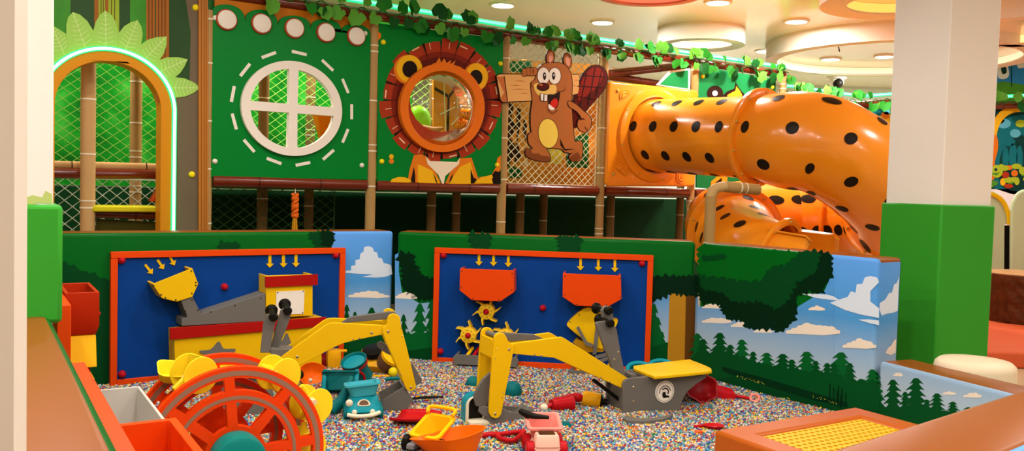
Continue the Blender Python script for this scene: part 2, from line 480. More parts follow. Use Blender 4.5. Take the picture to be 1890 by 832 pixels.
A0, A1 = G(100, 430, H), G(727, 426, H)
B0, B1 = G(733, 427, H), G(1288, 446, H)
C0, C1 = G(1291, 447, H), G(1622, 477, H)
PA = Pl(A0, q=A1); PB = Pl(B0, q=B1); PC = Pl(C0, q=C1)
lenA = (V((A1.x, A1.y, 0)) - PA.P).length; lenB = (V((B1.x, B1.y, 0)) - PB.P).length; lenC = (V((C1.x, C1.y, 0)) - PC.P).length
E = 0.0014

# --- left block
sk = PA.px(612, 470)[0]
bm = pad_mesh(PA, -0.35, lenA, [(sk, FO), (9, SK)], H, 0.27)
flat(bm, PA, ragged([(114, 484), (150, 500), (205, 520), (205, 705), (114, 720)], 18.9, 6, 3), E, FD)
flat(bm, PA, ragged([(570, 430), (590, 428), (614, 440), (612, 456), (585, 458)], 9.45, 6, 4), E, FD)
flat(bm, PA, ragged([(592, 427), (612, 427), (616, 440), (612, 454), (598, 454)], 6.75, 6, 5), 2 * E, FX)
flat(bm, PA, ragged([(405, 448), (440, 448), (440, 460), (405, 460)], 10.8, 6, 8), E, FD)
flat(bm, PA, [(640, 499), (648, 499), (648, 491), (656, 489), (656, 480), (664, 478), (665, 468), (671, 464), (672, 456), (680, 454), (688, 457), (690, 464), (696, 466), (698, 475), (705, 477), (708, 485), (716, 487), (722, 489), (724, 506), (710, 511), (694, 512), (668, 511), (690, 506), (660, 505), (636, 503)], E, CL)
flat(bm, PA, hcloud(681, 548, 76, 13, 3), E, CW)
for i, (x, tp, w_) in enumerate(((640, 562, 20), (655, 575, 20), (686, 567, 26), (708, 580, 18), (722, 572, 18), (670, 583, 22))):
    flat(bm, PA, pine(x, tp, 668, w_ * 1.25, i, 7), E * (1 + 0.1 * i), PI1)
flat(bm, PA, [(636, 610), (660, 602), (690, 606), (726, 600), (726, 690), (636, 690)], 2 * E, PI1)
tag(obj('padded_wall', bm, PM, smooth=40), 'green padded pit wall printed with leaves and sky, behind the blue truck panel', 'wall pad')
# --- middle block
bm = pad_mesh(PB, 0.004, lenB - 0.016, [(9, FO)], H, 0.27)
flat(bm, PB, [(729, 470), (737, 466), (736, 500), (742, 540), (775, 560), (812, 555), (812, 690), (729, 690)], E, SK)
flat(bm, PB, ragged([(735, 470), (760, 468), (768, 500), (800, 520), (812, 525), (812, 548), (790, 552), (770, 548), (752, 536), (742, 528), (745, 505)], 10.8, 7, 2), 2 * E, FX)
flat(bm, PB, hcloud(750, 550, 40, 11, 5), 2 * E, CW)
for i, (x, tp, w_) in enumerate(((745, 580, 26), (775, 560, 44), (797, 553, 40), (735, 600, 26))):
    flat(bm, PB, pine(x, tp, 672, w_, i + 9), E * (2.1 + 0.1 * i), PI2 if i in (1, 2) else PI1)
flat(bm, PB, ragged([(728, 622), (760, 616), (806, 612), (806, 690), (728, 690)], 12.15, 6, 12), 3 * E, PI2)
flat(bm, PB, [(728, 650), (806, 640), (806, 690), (728, 690)], 3.4 * E, FD)
flat(bm, PB, ragged([(866, 431), (905, 433), (903, 456), (872, 456)], 9.45, 8, 6), E, FD)
flat(bm, PB, ragged([(1030, 436), (1072, 438), (1068, 470), (1034, 466)], 9.45, 8, 7), E, FD)
flat(bm, PB, ragged([(806, 505), (930, 520), (1206, 510), (1206, 560), (806, 560)], 13.5, 8, 13), E, FX)
flat(bm, PB, ragged([(1200, 512), (1288, 510), (1288, 546), (1240, 540), (1200, 556)], 10.8, 8, 14), 2.4 * E, FX)
flat(bm, PB, [(1203, 545), (1288, 540), (1288, 690), (1203, 690)], E, SK)
for i, (x, tp, w_) in enumerate(((1207, 560, 34), (1214, 585, 30), (1222, 612, 26))):
    flat(bm, PB, pine(x, tp, 690, w_, i + 20), E * (1.5 + 0.1 * i), PI2)
flat(bm, PB, [(1203, 640), (1236, 630), (1236, 690), (1203, 690)], 2 * E, PI1)
flat(bm, PB, [(1236, 541), (1270, 541), (1266, 690), (1231, 690)], 2.2 * E, TR)
flat(bm, PB, [(1266, 541), (1284, 541), (1281, 690), (1263, 690)], 2.3 * E, TD)
tag(obj('padded_wall', bm, PM, smooth=40), 'green padded pit wall printed with a brown trunk, behind the gear panel', 'wall pad')
# --- right block
sk = PC.px(1532, 500)[0]
bm = pad_mesh(PC, 0.014, lenC, [(sk, FO), (9, SK)], H, 0.27)
X4 = lambda pts: cr(pts, 1270, 430, 2.378)
flat(bm, PC, X4([(46, 255), (46, 320), (150, 330), (250, 400), (410, 420), (470, 330), (600, 250), (640, 160), (640, 830), (20, 830)]), E, SK)
flat(bm, PC, ragged(X4([(50, 180), (140, 200), (150, 235), (300, 215), (330, 170), (450, 150), (520, 80), (622, 92), (632, 175), (600, 230), (580, 262), (530, 250), (470, 275), (478, 340), (455, 390), (425, 420), (395, 435), (360, 415), (320, 420), (250, 415), (245, 375), (185, 380), (150, 345), (145, 310), (60, 300), (46, 265)]), 9.45, 7, 21), 2 * E, FX)
flat(bm, PC, ragged(X4([(48, 160), (145, 195), (200, 205), (330, 200), (350, 150), (440, 130), (500, 82), (575, 88), (560, 170), (470, 215), (430, 300), (390, 330), (300, 290), (200, 300), (150, 260), (60, 240)]), 12.15, 6, 22), 3 * E, FD)
flat(bm, PC, ragged(X4([(48, 60), (480, 88), (430, 130), (350, 145), (330, 195), (250, 205), (150, 190), (48, 175)]), 12.15, 6, 23), 4 * E, FO)
flat(bm, PC, ragged(X4([(60, 105), (110, 100), (160, 96), (165, 108), (120, 118), (65, 120)]), 8.1, 4, 24), 5 * E, FD)
flat(bm, PC, X4([(498, 266), (540, 266), (612, 270), (640, 278), (668, 297), (620, 292), (560, 284)]), 2 * E, CL)
big = [(668, 290), (700, 280), (715, 255), (735, 262), (740, 225), (765, 222), (775, 195), (800, 188), (830, 195), (838, 215), (800, 255), (800, 300), (838, 330), (838, 372), (760, 358), (690, 338), (622, 306)]
flat(bm, PC, X4(big), 2 * E, CL)
flat(bm, PC, X4([(745, 380), (790, 378), (838, 384), (838, 404), (800, 396)]), 2 * E, CL)
flat(bm, PC, hcloud(*X4([(565, 337)])[0], 30, 9, 30), 2 * E, CW)
flat(bm, PC, hcloud(*X4([(548, 440)])[0], 100, 22, 31, 9), 2.1 * E, CW)
flat(bm, PC, hcloud(*X4([(752, 502)])[0], 62, 17, 32), 2 * E, CW)
flat(bm, PC, hcloud(*X4([(125, 392)])[0], 54, 10, 33), 1.5 * E, CW)
flat(bm, PC, hcloud(*X4([(235, 410)])[0], 40, 9, 34), 1.5 * E, CW)
flat(bm, PC, hcloud(*X4([(330, 435)])[0], 36, 7, 35), 1.5 * E, CW)
flat(bm, PC, hcloud(*X4([(110, 328)])[0], 40, 8, 36), 1.5 * E, CW)
for i, (x, tp, bt, w_) in enumerate(((40, 440, 640, 30), (65, 465, 640, 34), (140, 437, 640, 38), (235, 467, 650, 34), (185, 490, 640, 28), (285, 520, 660, 24), (345, 525, 665, 34), (415, 530, 680, 38), (455, 555, 690, 30), (520, 520, 700, 44), (560, 560, 700, 26), (610, 570, 710, 28), (672, 523, 730, 46), (640, 570, 720, 30), (710, 570, 730, 28), (808, 598, 740, 34), (760, 640, 740, 30))):
    flat(bm, PC, pine(*X4([(x, tp)])[0], X4([(0, bt)])[0][1], w_ * 1.45, i + 40, 7), E * (2.2 + 0.05 * i), PI1 if i % 3 else PI2)
flat(bm, PC, ragged(X4([(26, 540), (150, 520), (300, 570), (460, 600), (600, 620), (740, 650), (836, 660), (836, 800), (26, 700)]), 13.5, 6, 60), 3.4 * E, PI1)
flat(bm, PC, X4([(150, 585), (330, 635), (520, 690), (700, 745), (700, 765), (560, 735), (400, 690), (200, 625), (150, 605)]), 4 * E, GR)
flat(bm, PC, X4([(26, 650), (200, 630), (420, 700), (700, 762), (836, 780), (836, 900), (20, 900)]), 4 * E, FD)
rnd = random.Random(5)
for i in range(46):
    u = rnd.random(); x = 215 + 120 * u; y = 628 + 32 * u + rnd.uniform(-4, 4)
    if i > 22: x = 545 + 110 * u; y = 715 + 34 * u + rnd.uniform(-4, 4)
    if i > 36: x = 422 + rnd.uniform(-22, 22); y = 728 + rnd.uniform(-14, 16)
    d = 3.2 if i > 36 else 2.2
    flat(bm, PC, X4([(x - d, y), (x, y - d), (x + d, y), (x, y + d)]), 4.6 * E, SP)
for i in range(7):
    x = 620 + 30 * (i % 2) + 8 * i; flat(bm, PC, X4([(x, 660 + 8 * i), (x + 5, 660 + 8 * i), (x + 4, 738 + 5 * i), (x - 2, 738 + 5 * i)]), 4.4 * E, FX)
flat(bm, PC, X4([(530, 790), (538, 780), (545, 775), (552, 782), (556, 795), (540, 800)]), 4.6 * E, CL)
# end face of the right block
PE = Pl(PC.w(lenC, 0, 0), q=PC.w(lenC, 0, -0.27))
extr(bm, PE, [(0.03, 0.70), (0.03, 0.74), (0.09, 0.76), (0.13, 0.80), (0.16, 0.80), (0.18, 0.85), (0.21, 0.86), (0.235, 0.90), (0.235, 0.68), (0.18, 0.67), (0.12, 0.67), (0.06, 0.66)], 0, E, CL, back=False)
extr(bm, PE, [(0.12, 0.42), (0.15, 0.45), (0.18, 0.46), (0.21, 0.49), (0.235, 0.50), (0.235, 0.41), (0.18, 0.40)], 0, E, CW, back=False)
tag(obj('padded_wall', bm, PM, smooth=40), 'padded pit wall printed with pine forest and clouds, right of the ride-on digger', 'wall pad')

# --- low wall on the right
HL = 0.386
D0, D1 = G(1617, 664, HL), G(1858, 724, HL)
PD = Pl(D0, q=D1); lenD = (V((D1.x, D1.y, 0)) - PD.P).length + 0.5
bm = pad_mesh(PD, 0.02, lenD, [(9, SK)], HL, 0.27)
X5 = lambda pts: cr(pts, 1560, 360, 1.7636)
flat(bm, PD, hcloud(*X5([(172, 588)])[0], 18, 7, 50), E, CW)
flat(bm, PD, hcloud(*X5([(338, 648)])[0], 26, 6, 51), E, CW)
flat(bm, PD, hcloud(*X5([(415, 657)])[0], 34, 9, 52), E, CW)
for i, (x, tp, w_) in enumerate(((100, 575, 34), (155, 600, 38), (230, 595, 46), (298, 645, 36), (350, 672, 30), (195, 640, 26), (265, 665, 26), (400, 690, 30))):
    flat(bm, PD, pine(*X5([(x, tp)])[0], X5([(0, 745)])[0][1], w_ * 1.3, i + 70, 7), E * (1.2 + 0.1 * i), PI1)
flat(bm, PD, X5([(100, 690), (220, 690), (400, 710), (520, 720), (520, 790), (100, 790)]), 2.4 * E, PI1)
sE = PD.px(1850, 745)[0]
for i in range(7):
    P = pine(0, 0, 0.30 + 0.05 * (i % 3), 0.16 + 0.03 * (i % 2), 300 + i, 7)
    extr(bm, PD, [(sE - 0.02 + 0.11 * i + x, 0.30 - 0.04 * (i % 2) - y) for x, y in P if 0.30 - y > -0.5], 0, E * (1.3 + 0.1 * i), PI1, back=False)
extr(bm, PD, [(sE - 0.1, -0.01), (lenD - 0.03, -0.01), (lenD - 0.03, 0.10), (sE - 0.1, 0.13)], 0, E * 2.2, PI1, back=False)
tag(obj('padded_wall', bm, PM, smooth=40), 'low padded wall with brown top and printed pines, in front of the green pillar', 'wall pad')

# --- left wall beside the photographer
L0, L1 = G(112, 612, H), G(230, 832, H)
PLW = Pl(L1, q=L0)                                  # s runs away from the camera, n into the pit
bm = pad_mesh(PLW, -1.0, 1.62, [(9, FO)], H, 0.36)
tag(obj('padded_wall', bm, PM, smooth=40), 'padded wall with brown top running past the left post towards the camera', 'wall pad')
bm = pad_mesh(PLW, 2.15, 5.05, [(9, FO)], H, 0.27)
tag(obj('padded_wall', bm, PM, smooth=40), 'padded wall behind the red hopper bin, hidden by the left pillar', 'wall pad')
# --- near wall, lower right
N1, N2 = G(1890, 711, H), G(1495, 832, H)
PN = Pl(V((N2.x, N2.y, 0)), q=N1)
PNr = Pl(V((N1.x, N1.y, 0)) + PN.u * 0.45, q=V((N2.x, N2.y, 0)) - PN.u * 0.35)
lenN = ((V((N1.x, N1.y, 0)) + PN.u * 0.45) - (V((N2.x, N2.y, 0)) - PN.u * 0.35)).length
bm = pad_mesh(PNr, 0.0, lenN, [(9, SK)], H, 0.19)
for f in bm.faces:
    if f.material_index == FO: f.material_index = SK
tag(obj('padded_wall', bm, PM, smooth=40), 'near padded wall with wide brown top at the lower right corner', 'wall pad')

# --- entry step with perforated mat
oran_m = mat('orange_vinyl', '#ab5214', rough=0.32, bump=0.03, bscale=4)
Q0, Q1 = G(1318, 793, 0.39), G(1578, 750, 0.39)
PS = Pl(V((Q0.x, Q0.y, 0)), q=Q1); PSn = PS
lenS = (V((Q1.x, Q1.y, 0)) - PS.P).length
st = thing('entry_step', PS.w(lenS / 2, 0, 0.35), 'orange vinyl step with yellow perforated mat, lower right of the pit', 'step')
fr_out = [PS.w(s, 0, n) for s, n in ((0, 0), (lenS, 0), (lenS, 0.8), (0, 0.8))]
bm = B(); z1 = 0.39; i_ = 0.13
inn = [(i_, i_), (lenS - i_, i_), (lenS - i_, 0.8 - i_), (i_, 0.8 - i_)]
out = [(0, 0), (lenS, 0), (lenS, 0.8), (0, 0.8)]
def ringv(L, z): return [bm.verts.new(PS.w(s, z, n)) for s, n in L]
r0 = ringv(out, -0.02); r1 = ringv(out, z1); r2 = ringv(inn, z1); r3 = ringv(inn, z1 - 0.03)
for a, b in ((r0, r1), (r1, r2), (r2, r3)):
    for k in range(4): bm.faces.new([a[k], a[(k + 1) % 4], b[(k + 1) % 4], b[k]])
bm.faces.new(r3); bm.faces.new(r0[::-1])
obj('padded_frame', bm, oran_m, st, bevel=0.02)
ymat_m = mat('yellow_rubber', '#e0a417', rough=0.45)
bm = B()
sx = lenS - 2 * i_ - 0.01; sy = 0.8 - 2 * i_ - 0.01; p_ = 0.034
nx, ny = int(sx / p_), int(sy / p_)
def cell(s, n, ds, dn):                              # a square of mat with one slanted hole
    o = [(s, n), (s + ds, n), (s + ds, n + dn), (s, n + dn)]
    c = [(s + ds / 2 + ds * 0.36 * math.cos(a), n + dn / 2 + dn * 0.26 * math.sin(a)) for a in [PI / 4 * k + PI / 8 + PI for k in range(8)]]
    ov = [bm.verts.new(PS.w(a, z1 - 0.012, b)) for a, b in o]; cv = [bm.verts.new(PS.w(a, z1 - 0.012, b)) for a, b in c]
    dv = [bm.verts.new(PS.w(a, z1 - 0.028, b)) for a, b in c]
    for k in range(4):
        bm.faces.new([ov[k], cv[2 * k], cv[2 * k + 1]]); bm.faces.new([ov[k], cv[2 * k + 1], cv[(2 * k + 2) % 8], ov[(k + 1) % 4]])
    for k in range(8): bm.faces.new([cv[k], dv[k], dv[(k + 1) % 8], cv[(k + 1) % 8]])
for i in range(nx):
    for j in range(ny):
        off = 0.0
        cell(i_ + 0.005 + i * sx / nx, i_ + 0.005 + j * sy / ny, sx / nx, sy / ny)
bmesh.ops.remove_doubles(bm, verts=bm.verts[:], dist=0.0006)
obj('perforated_mat', bm, ymat_m, st, smooth=None)
bm = B(); vs = [bm.verts.new(PS.w(s, z1 - 0.0285, n)) for s, n in inn]; bm.faces.new(vs)
obj('mat_underlay', bm, mat('dark_foam', '#4a2d0c', rough=0.8), st, smooth=None)

# ================================================================== BLUE PLAY PANELS
blue_m = mat('board_blue', '#063c88', rough=0.45)
orange_m = mat('board_orange', '#e0450a', rough=0.38)
yel_m = mat('board_yellow', '#eab90c', rough=0.38)
gray_m = mat('board_gray', '#6c6862', rough=0.42)
red_m = mat('board_red', '#a8140f', rough=0.38)
redk_m = mat('knob_red', '#b01520', rough=0.25)
white_m = mat('board_white', '#ece3d6', rough=0.45)
screw_m = mat('screw_steel', '#8d8577', rough=0.3, metal=0.9)
screwd_m = mat('screw_dark', '#3b3226', rough=0.4, metal=0.6)
def arrow_poly(x0, y0, x1, y1, w=8.0, head=20.0, hw=21.0):
    a, b = V((x0, y0, 0)), V((x1, y1, 0)); d = (b - a).normalized(); p = V((-d.y, d.x, 0)); h = b - d * head * 0.62
    L = [a + p * w / 2, h + p * w / 2, h + p * hw / 2, b, h - p * hw / 2, h - p * w / 2, a - p * w / 2]
    return [(v.x, v.y) for v in L]
def screws(root, pl, pts, n, r=0.006, m=None):
    bm = B()
    for x, y in pts:
        s, t = pl.px(x, y, n); dome(bm, pl, s, t, n, r, r * 0.5, 8)
    o = obj('screws', bm, m or screwd_m, root); return o
def hopper(root, pl, front, nf, mats, name='hopper', wall=0.014, open_top=(0, 1), nb=0.03):
    """front plate with side walls behind it, open along the edge open_top"""
    L = pl.T(front, nf); m = len(L)
    bm = B(); extr(bm, pl, L, nf - wall, nf)
    area = sum(L[i][0] * L[(i + 1) % m][1] - L[(i + 1) % m][0] * L[i][1] for i in range(m))
    th = wall if area > 0 else -wall
    for k in range(m):
        if k == open_top[0]: continue
        a, b = V((*L[k], 0)), V((*L[(k + 1) % m], 0)); d = (b - a).normalized(); w_ = V((-d.y, d.x, 0)) * th
        extr(bm, pl, [(a.x, a.y), (b.x, b.y), (b.x + w_.x, b.y + w_.y), (a.x + w_.x, a.y + w_.y)], nb, nf - wall - 0.0004)
    return obj(name, bm, mats, root, bevel=0.002)
def frame_board(root, pl, ox, nb=0.006):
    """outer frame corner pixels -> board + four frame bars"""
    L = pl.T(ox, 0.05)
    s0 = (L[0][0] + L[3][0]) / 2; s1 = (L[1][0] + L[2][0]) / 2; t1 = (L[0][1] + L[1][1]) / 2; t0 = -0.01
    bm = B(); extr(bm, pl, [(s0 + 0.01, t0), (s1 - 0.01, t0), (s1 - 0.01, t1 - 0.01), (s0 + 0.01, t1 - 0.01)], nb, 0.03)
    obj('board', bm, blue_m, root)
    fw = 0.043
    for a in ([(s0, t1 - fw), (s1, t1 - fw), (s1, t1), (s0, t1)], [(s0, t0), (s0 + fw, t0), (s0 + fw, t1 - fw - 0.001), (s0, t1 - fw - 0.001)],
              [(s1 - fw, t0), (s1, t0), (s1, t1 - fw - 0.001), (s1 - fw, t1 - fw - 0.001)], [(s0 + fw + 0.001, t0), (s1 - fw - 0.001, t0), (s1 - fw - 0.001, t0 + fw), (s0 + fw + 0.001, t0 + fw)]):
        bm = B(); extr(bm, pl, a, nb, 0.052); obj('frame_bar', bm, orange_m, root, bevel=0.003)
    return s0, s1, t0, t1
KA = lambda pts: cr(pts, 190, 440, 3.467)
KB = lambda pts: cr(pts, 780, 440, 3.329)

# ---------------- truck panel (left)
ta = thing('play_panel', PA.w(PA.px(420, 600)[0], 0, 0.03), 'blue play board in an orange frame with a yellow and grey truck shape', 'play panel')
frame_board(ta, PA, [(203, 464), (638, 458), (634, 690), (205, 703)])
for x, y in ((224, 480), (619, 471), (225, 690), (414, 529)):
    bm = B(); s, t = PA.px(x, y, 0.03); dome(bm, PA, s, t, 0.03, 0.026, 0.04); obj('knob', bm, redk_m, ta)
for a in ((270, 167, 318, 226), (350, 137, 390, 196), (425, 110, 460, 172)):
    bm = plate(PA, KA(arrow_poly(*a, 16, 42, 48)), 0.03, 0.036); obj('arrow', bm, yel_m, ta)
for x, y1 in ((1069, 187), (1156, 185), (1236, 183)):
    bm = plate(PA, KA(arrow_poly(x, 94, x - 1, y1, 19, 42, 50)), 0.03, 0.036); obj('arrow', bm, yel_m, ta)
hp = hopper(ta, PA, KA([(318, 292), (572, 190), (610, 290), (574, 372), (470, 404), (378, 382)]), 0.20, yel_m, 'shovel_hopper')
screws(hp, PA, KA([(324, 302), (372, 360), (400, 379), (466, 393), (566, 208), (594, 300), (594, 281), (569, 351)]), 0.2005)
b = hopper(ta, PA, KA([(500, 395), (574, 374), (630, 484), (1040, 350), (1040, 528), (505, 560), (505, 510), (540, 505)]), 0.19, gray_m, 'truck_arm', open_top=(99, 0))
screws(b, PA, KA([(500, 418), (528, 465), (570, 393), (608, 458), (845, 429), (1010, 382), (690, 470), (532, 480)]), 0.1905, m=screwd_m)
cab = hopper(ta, PA, KA([(1044, 238), (1342, 228), (1342, 492), (1044, 512)]), 0.19, yel_m, 'cab_hopper')
obj('cab_band', plate(PA, KA([(1040, 246), (1376, 229), (1376, 297), (1040, 313)]), 0.192, 0.208), red_m, ta, bevel=0.002)
wp = obj('white_plate', plate(PA, KA([(1110, 340), (1290, 332), (1284, 481), (1107, 488)]), 0.191, 0.198), white_m, ta)
screws(wp, PA, KA([(1118, 346), (1282, 338), (1278, 474), (1114, 480)]), 0.1985, 0.005)
base = hopper(ta, PA, KA([(455, 590), (1400, 500), (1400, 830), (460, 830)]), 0.19, yel_m, 'truck_body', open_top=(99, 0))
obj('body_band', plate(PA, KA([(430, 573), (1430, 503), (1430, 560), (430, 648)]), 0.192, 0.21), red_m, ta, bevel=0.002)
star = spline(KA([(735, 662), (752, 668), (775, 705), (845, 706), (842, 722), (805, 750), (830, 800), (735, 790), (660, 800), (672, 752), (625, 732), (625, 718), (690, 710)]), 3, True)
obj('star', plate(PA, star, 0.191, 0.2), gray_m, ta)
star = spline(KA([(1175, 605), (1195, 640), (1210, 668), (1290, 680), (1290, 690), (1235, 715), (1250, 770), (1170, 745), (1100, 770), (1115, 712), (1060, 690), (1060, 680), (1140, 662)]), 3, True)
obj('star', plate(PA, star, 0.191, 0.2), gray_m, ta)

# ---------------- gear panel (middle)
tb = thing('play_panel', PB.w(PB.px(1000, 600)[0], 0, 0.03), 'blue play board in an orange frame with two orange hoppers and yellow gears', 'play panel')
frame_board(tb, PB, [(802, 457), (1207, 471), (1199, 668), (797, 660)])
for x, y in ((819, 471), (1185, 486), (813, 648), (1002, 568)):
    bm = B(); s, t = PB.px(x, y, 0.03); dome(bm, PB, s, t, 0.03, 0.026, 0.04); obj('knob', bm, redk_m, tb)
for x, y0, y1 in ((347, 88, 167), (436, 92, 170), (527, 95, 175), (971, 116, 196), (1080, 119, 200), (1182, 122, 206)):
    bm = plate(PB, KB(arrow_poly(x, y0, x - 1, y1, 16, 40, 46)), 0.03, 0.036); obj('arrow', bm, yel_m, tb)
h1 = hopper(tb, PB, KB([(230, 184), (560, 196), (562, 330), (478, 386), (302, 378), (227, 318)]), 0.20, orange_m, 'hopper')
screws(h1, PB, KB([(240, 200), (550, 216), (547, 316), (470, 376), (308, 370), (236, 300)]), 0.2005, 0.005)
h2 = hopper(tb, PB, KB([(862, 214), (1218, 228), (1222, 372), (1140, 418), (940, 412), (860, 358)]), 0.20, orange_m, 'hopper')
screws(h2, PB, KB([(874, 230), (1212, 246), (1212, 360), (1130, 408), (946, 404), (874, 345)]), 0.2005, 0.005)
KG = lambda pts: cr(pts, 800, 540, 5.548)
gearin_m = mat('gear_yellow', '#eec126', rough=0.35)
def gear(cx, cy, rot, root, label=None):
    s, t = PB.px(*KG([(cx, cy)])[0], 0.13)
    bm = B()
    R0, R1 = 0.062, 0.112
    M = PB.M(s, t, 0.04) @ Matrix.Rotation(PI / 2, 4, 'X')
    lathe(bm, M, [(0, 0), (R0, 0), (R0, 0.09), (R0 * 0.86, 0.094), (0, 0.094)], 28)
    for k in range(6):                       # curved vanes
        a = rot + k * PI / 3
        pts = []
        for j, (r, da) in enumerate(((R0 * 0.9, -0.28), (R0 * 1.25, -0.10), (R1, 0.16), (R1 * 1.0, 0.24), (R0 * 1.3, 0.10), (R0 * 0.9, 0.10))):
            pts.append((s + r * math.cos(a + da), t + r * math.sin(a + da)))
        extr(bm, PB, pts, 0.045, 0.13)
    g = obj('gear', bm, gearin_m, root, bevel=0.002)
    bm = B(); dome(bm, PB, s, t, 0.133, 0.024, 0.02); obj('gear_hub', bm, redk_m, g)
    bm = B()
    for k in range(8):
        a = k * PI / 4 + 0.2; dome(bm, PB, s + 0.043 * math.cos(a), t + 0.043 * math.sin(a), 0.134, 0.004, 0.003, 6)
    obj('gear_screws', bm, screwd_m, g)
gear(540, 195, 0.1, tb); gear(354, 438, 0.35, tb); gear(735, 455, 0.35, tb)
# beads caught behind the top gear under a clear shroud
tray = B(); L = PB.T(KB([(186, 712), (590, 730), (576, 772), (215, 755)]), 0.2)
s0, s1 = L[0][0], L[1][0]; tz = L[0][1]
extr(tray, PB, [(s0 + 0.01, tz - 0.075), (s1 - 0.01, tz - 0.075), (s1, tz - 0.02), (s1 - 0.02, tz), (s0 + 0.02, tz), (s0, tz - 0.02)], 0.18, 0.2)
wallstrip(tray, PB, [(s0 + 0.02, tz), (s0 + 0.02, tz - 0.075)], 0.031, 0.1795, 0.015); wallstrip(tray, PB, [(s1 - 0.02, tz - 0.075), (s1 - 0.02, tz)], 0.031, 0.1795, 0.015)
extr(tray, PB, [(s0 + 0.036, tz - 0.075), (s1 - 0.036, tz - 0.075), (s1 - 0.036, tz - 0.06), (s0 + 0.036, tz - 0.06)], 0.031, 0.1795)
tr = obj('tray', tray, gray_m, tb, bevel=0.002)
for k in range(7):
    sx_ = s0 + 0.10 + k * (s1 - s0 - 0.16) / 7
    bm = B(); tube(bm, [PB.w(sx_ + 0.03, tz + 0.03, 0.05), PB.w(sx_, tz - 0.02, 0.17)], 0.014, 10)
    obj('roller', bm, yel_m if k in (0, 5) else redk_m, tr)
# yellow tipping scoop at the right
KX = lambda pts: cr(pts, 1020, 550, 3.466)
dm = hopper(tb, PB, spline(KX([(220, 60), (285, 75), (345, 130), (415, 140), (400, 190), (335, 320), (250, 300), (165, 240), (95, 180), (100, 155), (150, 105)]), 3, True), 0.13, yel_m, 'tipping_scoop', open_top=(99, 0))
screws(dm, PB, KX([(170, 107), (110, 152), (120, 207), (156, 238), (205, 272), (290, 92)]), 0.1305, 0.005)
bm = plate(PB, KX([(152, 185), (168, 178), (220, 275), (262, 295), (255, 312), (210, 296)]), 0.19, 0.155); obj('scoop_lever', bm, gray_m, tb, bevel=0.002)
bm = plate(PB, KX([(275, 180), (300, 180), (280, 362), (255, 362)]), 0.145, 0.16); obj('scoop_lever', bm, gray_m, tb, bevel=0.002)
bm = B(); L = PB.T(KX([(100, 462), (260, 480)]), 0.2); tz = L[0][1]
s0, s1 = L[0][0], L[0][0] + 0.36
extr(bm, PB, [(s0 + 0.02, tz - 0.06), (s1 - 0.02, tz - 0.06), (s1, tz - 0.02), (s1, tz), (s0, tz), (s0, tz - 0.02)], 0.18, 0.2)
wallstrip(bm, PB, [(s0 + 0.02, tz), (s0 + 0.02, tz - 0.06)], 0.031, 0.1795, 0.015); wallstrip(bm, PB, [(s1 - 0.02, tz - 0.06), (s1 - 0.02, tz)], 0.031, 0.1795, 0.015)
extr(bm, PB, [(s0 + 0.036, tz - 0.06), (s1 - 0.036, tz - 0.06), (s1 - 0.036, tz - 0.045), (s0 + 0.036, tz - 0.045)], 0.031, 0.1795)
tr = obj('tray', bm, gray_m, tb, bevel=0.002)
for k in range(5):
    bm = B(); sx_ = s0 + 0.07 + 0.055 * k; tube(bm, [PB.w(sx_ + 0.02, tz + 0.03, 0.05), PB.w(sx_, tz - 0.012, 0.17)], 0.014, 10); obj('roller', bm, yel_m, tr)
bm = plate(PB, KX([(270, 370), (345, 350), (345, 372), (270, 392)]), 0.16, 0.175); obj('scoop_bracket', bm, gray_m, tb, bevel=0.002)
bm = plate(PB, KX([(270, 405), (352, 372), (358, 395), (300, 418)]), 0.16, 0.175); obj('scoop_bracket', bm, gray_m, tb, bevel=0.002)
bm = B()
for (x0, y0, x1, y1) in ((150, 262, 190, 292), (200, 312, 330, 345)):
    pass
bm = plate(PB, KX([(130, 285), (150, 262), (330, 330), (322, 345), (210, 348)]), 0.032, 0.12); obj('scoop_chute', bm, mat('board_ochre', '#c08a10', rough=0.4), tb, bevel=0.002)

# ---------------- hopper unit on the left side wall
darkred_m = mat('bin_red', '#b02c0c', rough=0.4)
clear_m = mat('bin_white', '#c9c2ba', rough=0.35)
def lw(s, n, z): return PLW.w(s, z, n)
def sn(px, py, z):                            # pixel on a level -> (s, n) of the side wall
    p = G(px, py, z) - PLW.P; return p.dot(PLW.u), p.dot(PLW.n)
def bin_box(root, name, s0, s1, n0, n1, z0, z1, m, th=0.016, slant=0.0):
    """open bin; the face towards the camera is at s0; slant pulls the bottom back"""
    bm = B()
    out = [(s0, n0), (s1, n0), (s1, n1), (s0, n1)]; inn = [(s0 + th, n0 + th), (s1 - th, n0 + th), (s1 - th, n1 - th), (s0 + th, n1 - th)]
    lo = [(s0 + slant, n0), (s1, n0), (s1, n1 - slant * 0.4), (s0 + slant, n1 - slant * 0.4)]
    zm = z0 + (z1 - z0) * (0.22 if slant else 0.0)
    R = []
    for L, z in ((lo, z0),) + (((out, zm),) if slant else ()) + ((out, z1), (inn, z1), (inn, z0 + th * 3)):
        R.append([bm.verts.new(lw(s, n, z)) for s, n in L])
    for a, b in zip(R, R[1:]):
        for k in range(4): bm.faces.new([a[k], a[(k + 1) % 4], b[(k + 1) % 4], b[k]])
    bm.faces.new(R[0][::-1]); bm.faces.new(R[-1])
    return obj(name, bm, m, root, bevel=0.002)
a = sn(120, 541, 0.85); b_ = sn(186, 541, 0.85)
s0 = a[0]; n0, n1 = min(a[1], b_[1]), max(a[1], b_[1])
fu = thing('hopper_unit', lw(s0 + 0.3, n0, 0), 'red hopper bin above a yellow stepped chute, beside the left pillar', 'play panel')
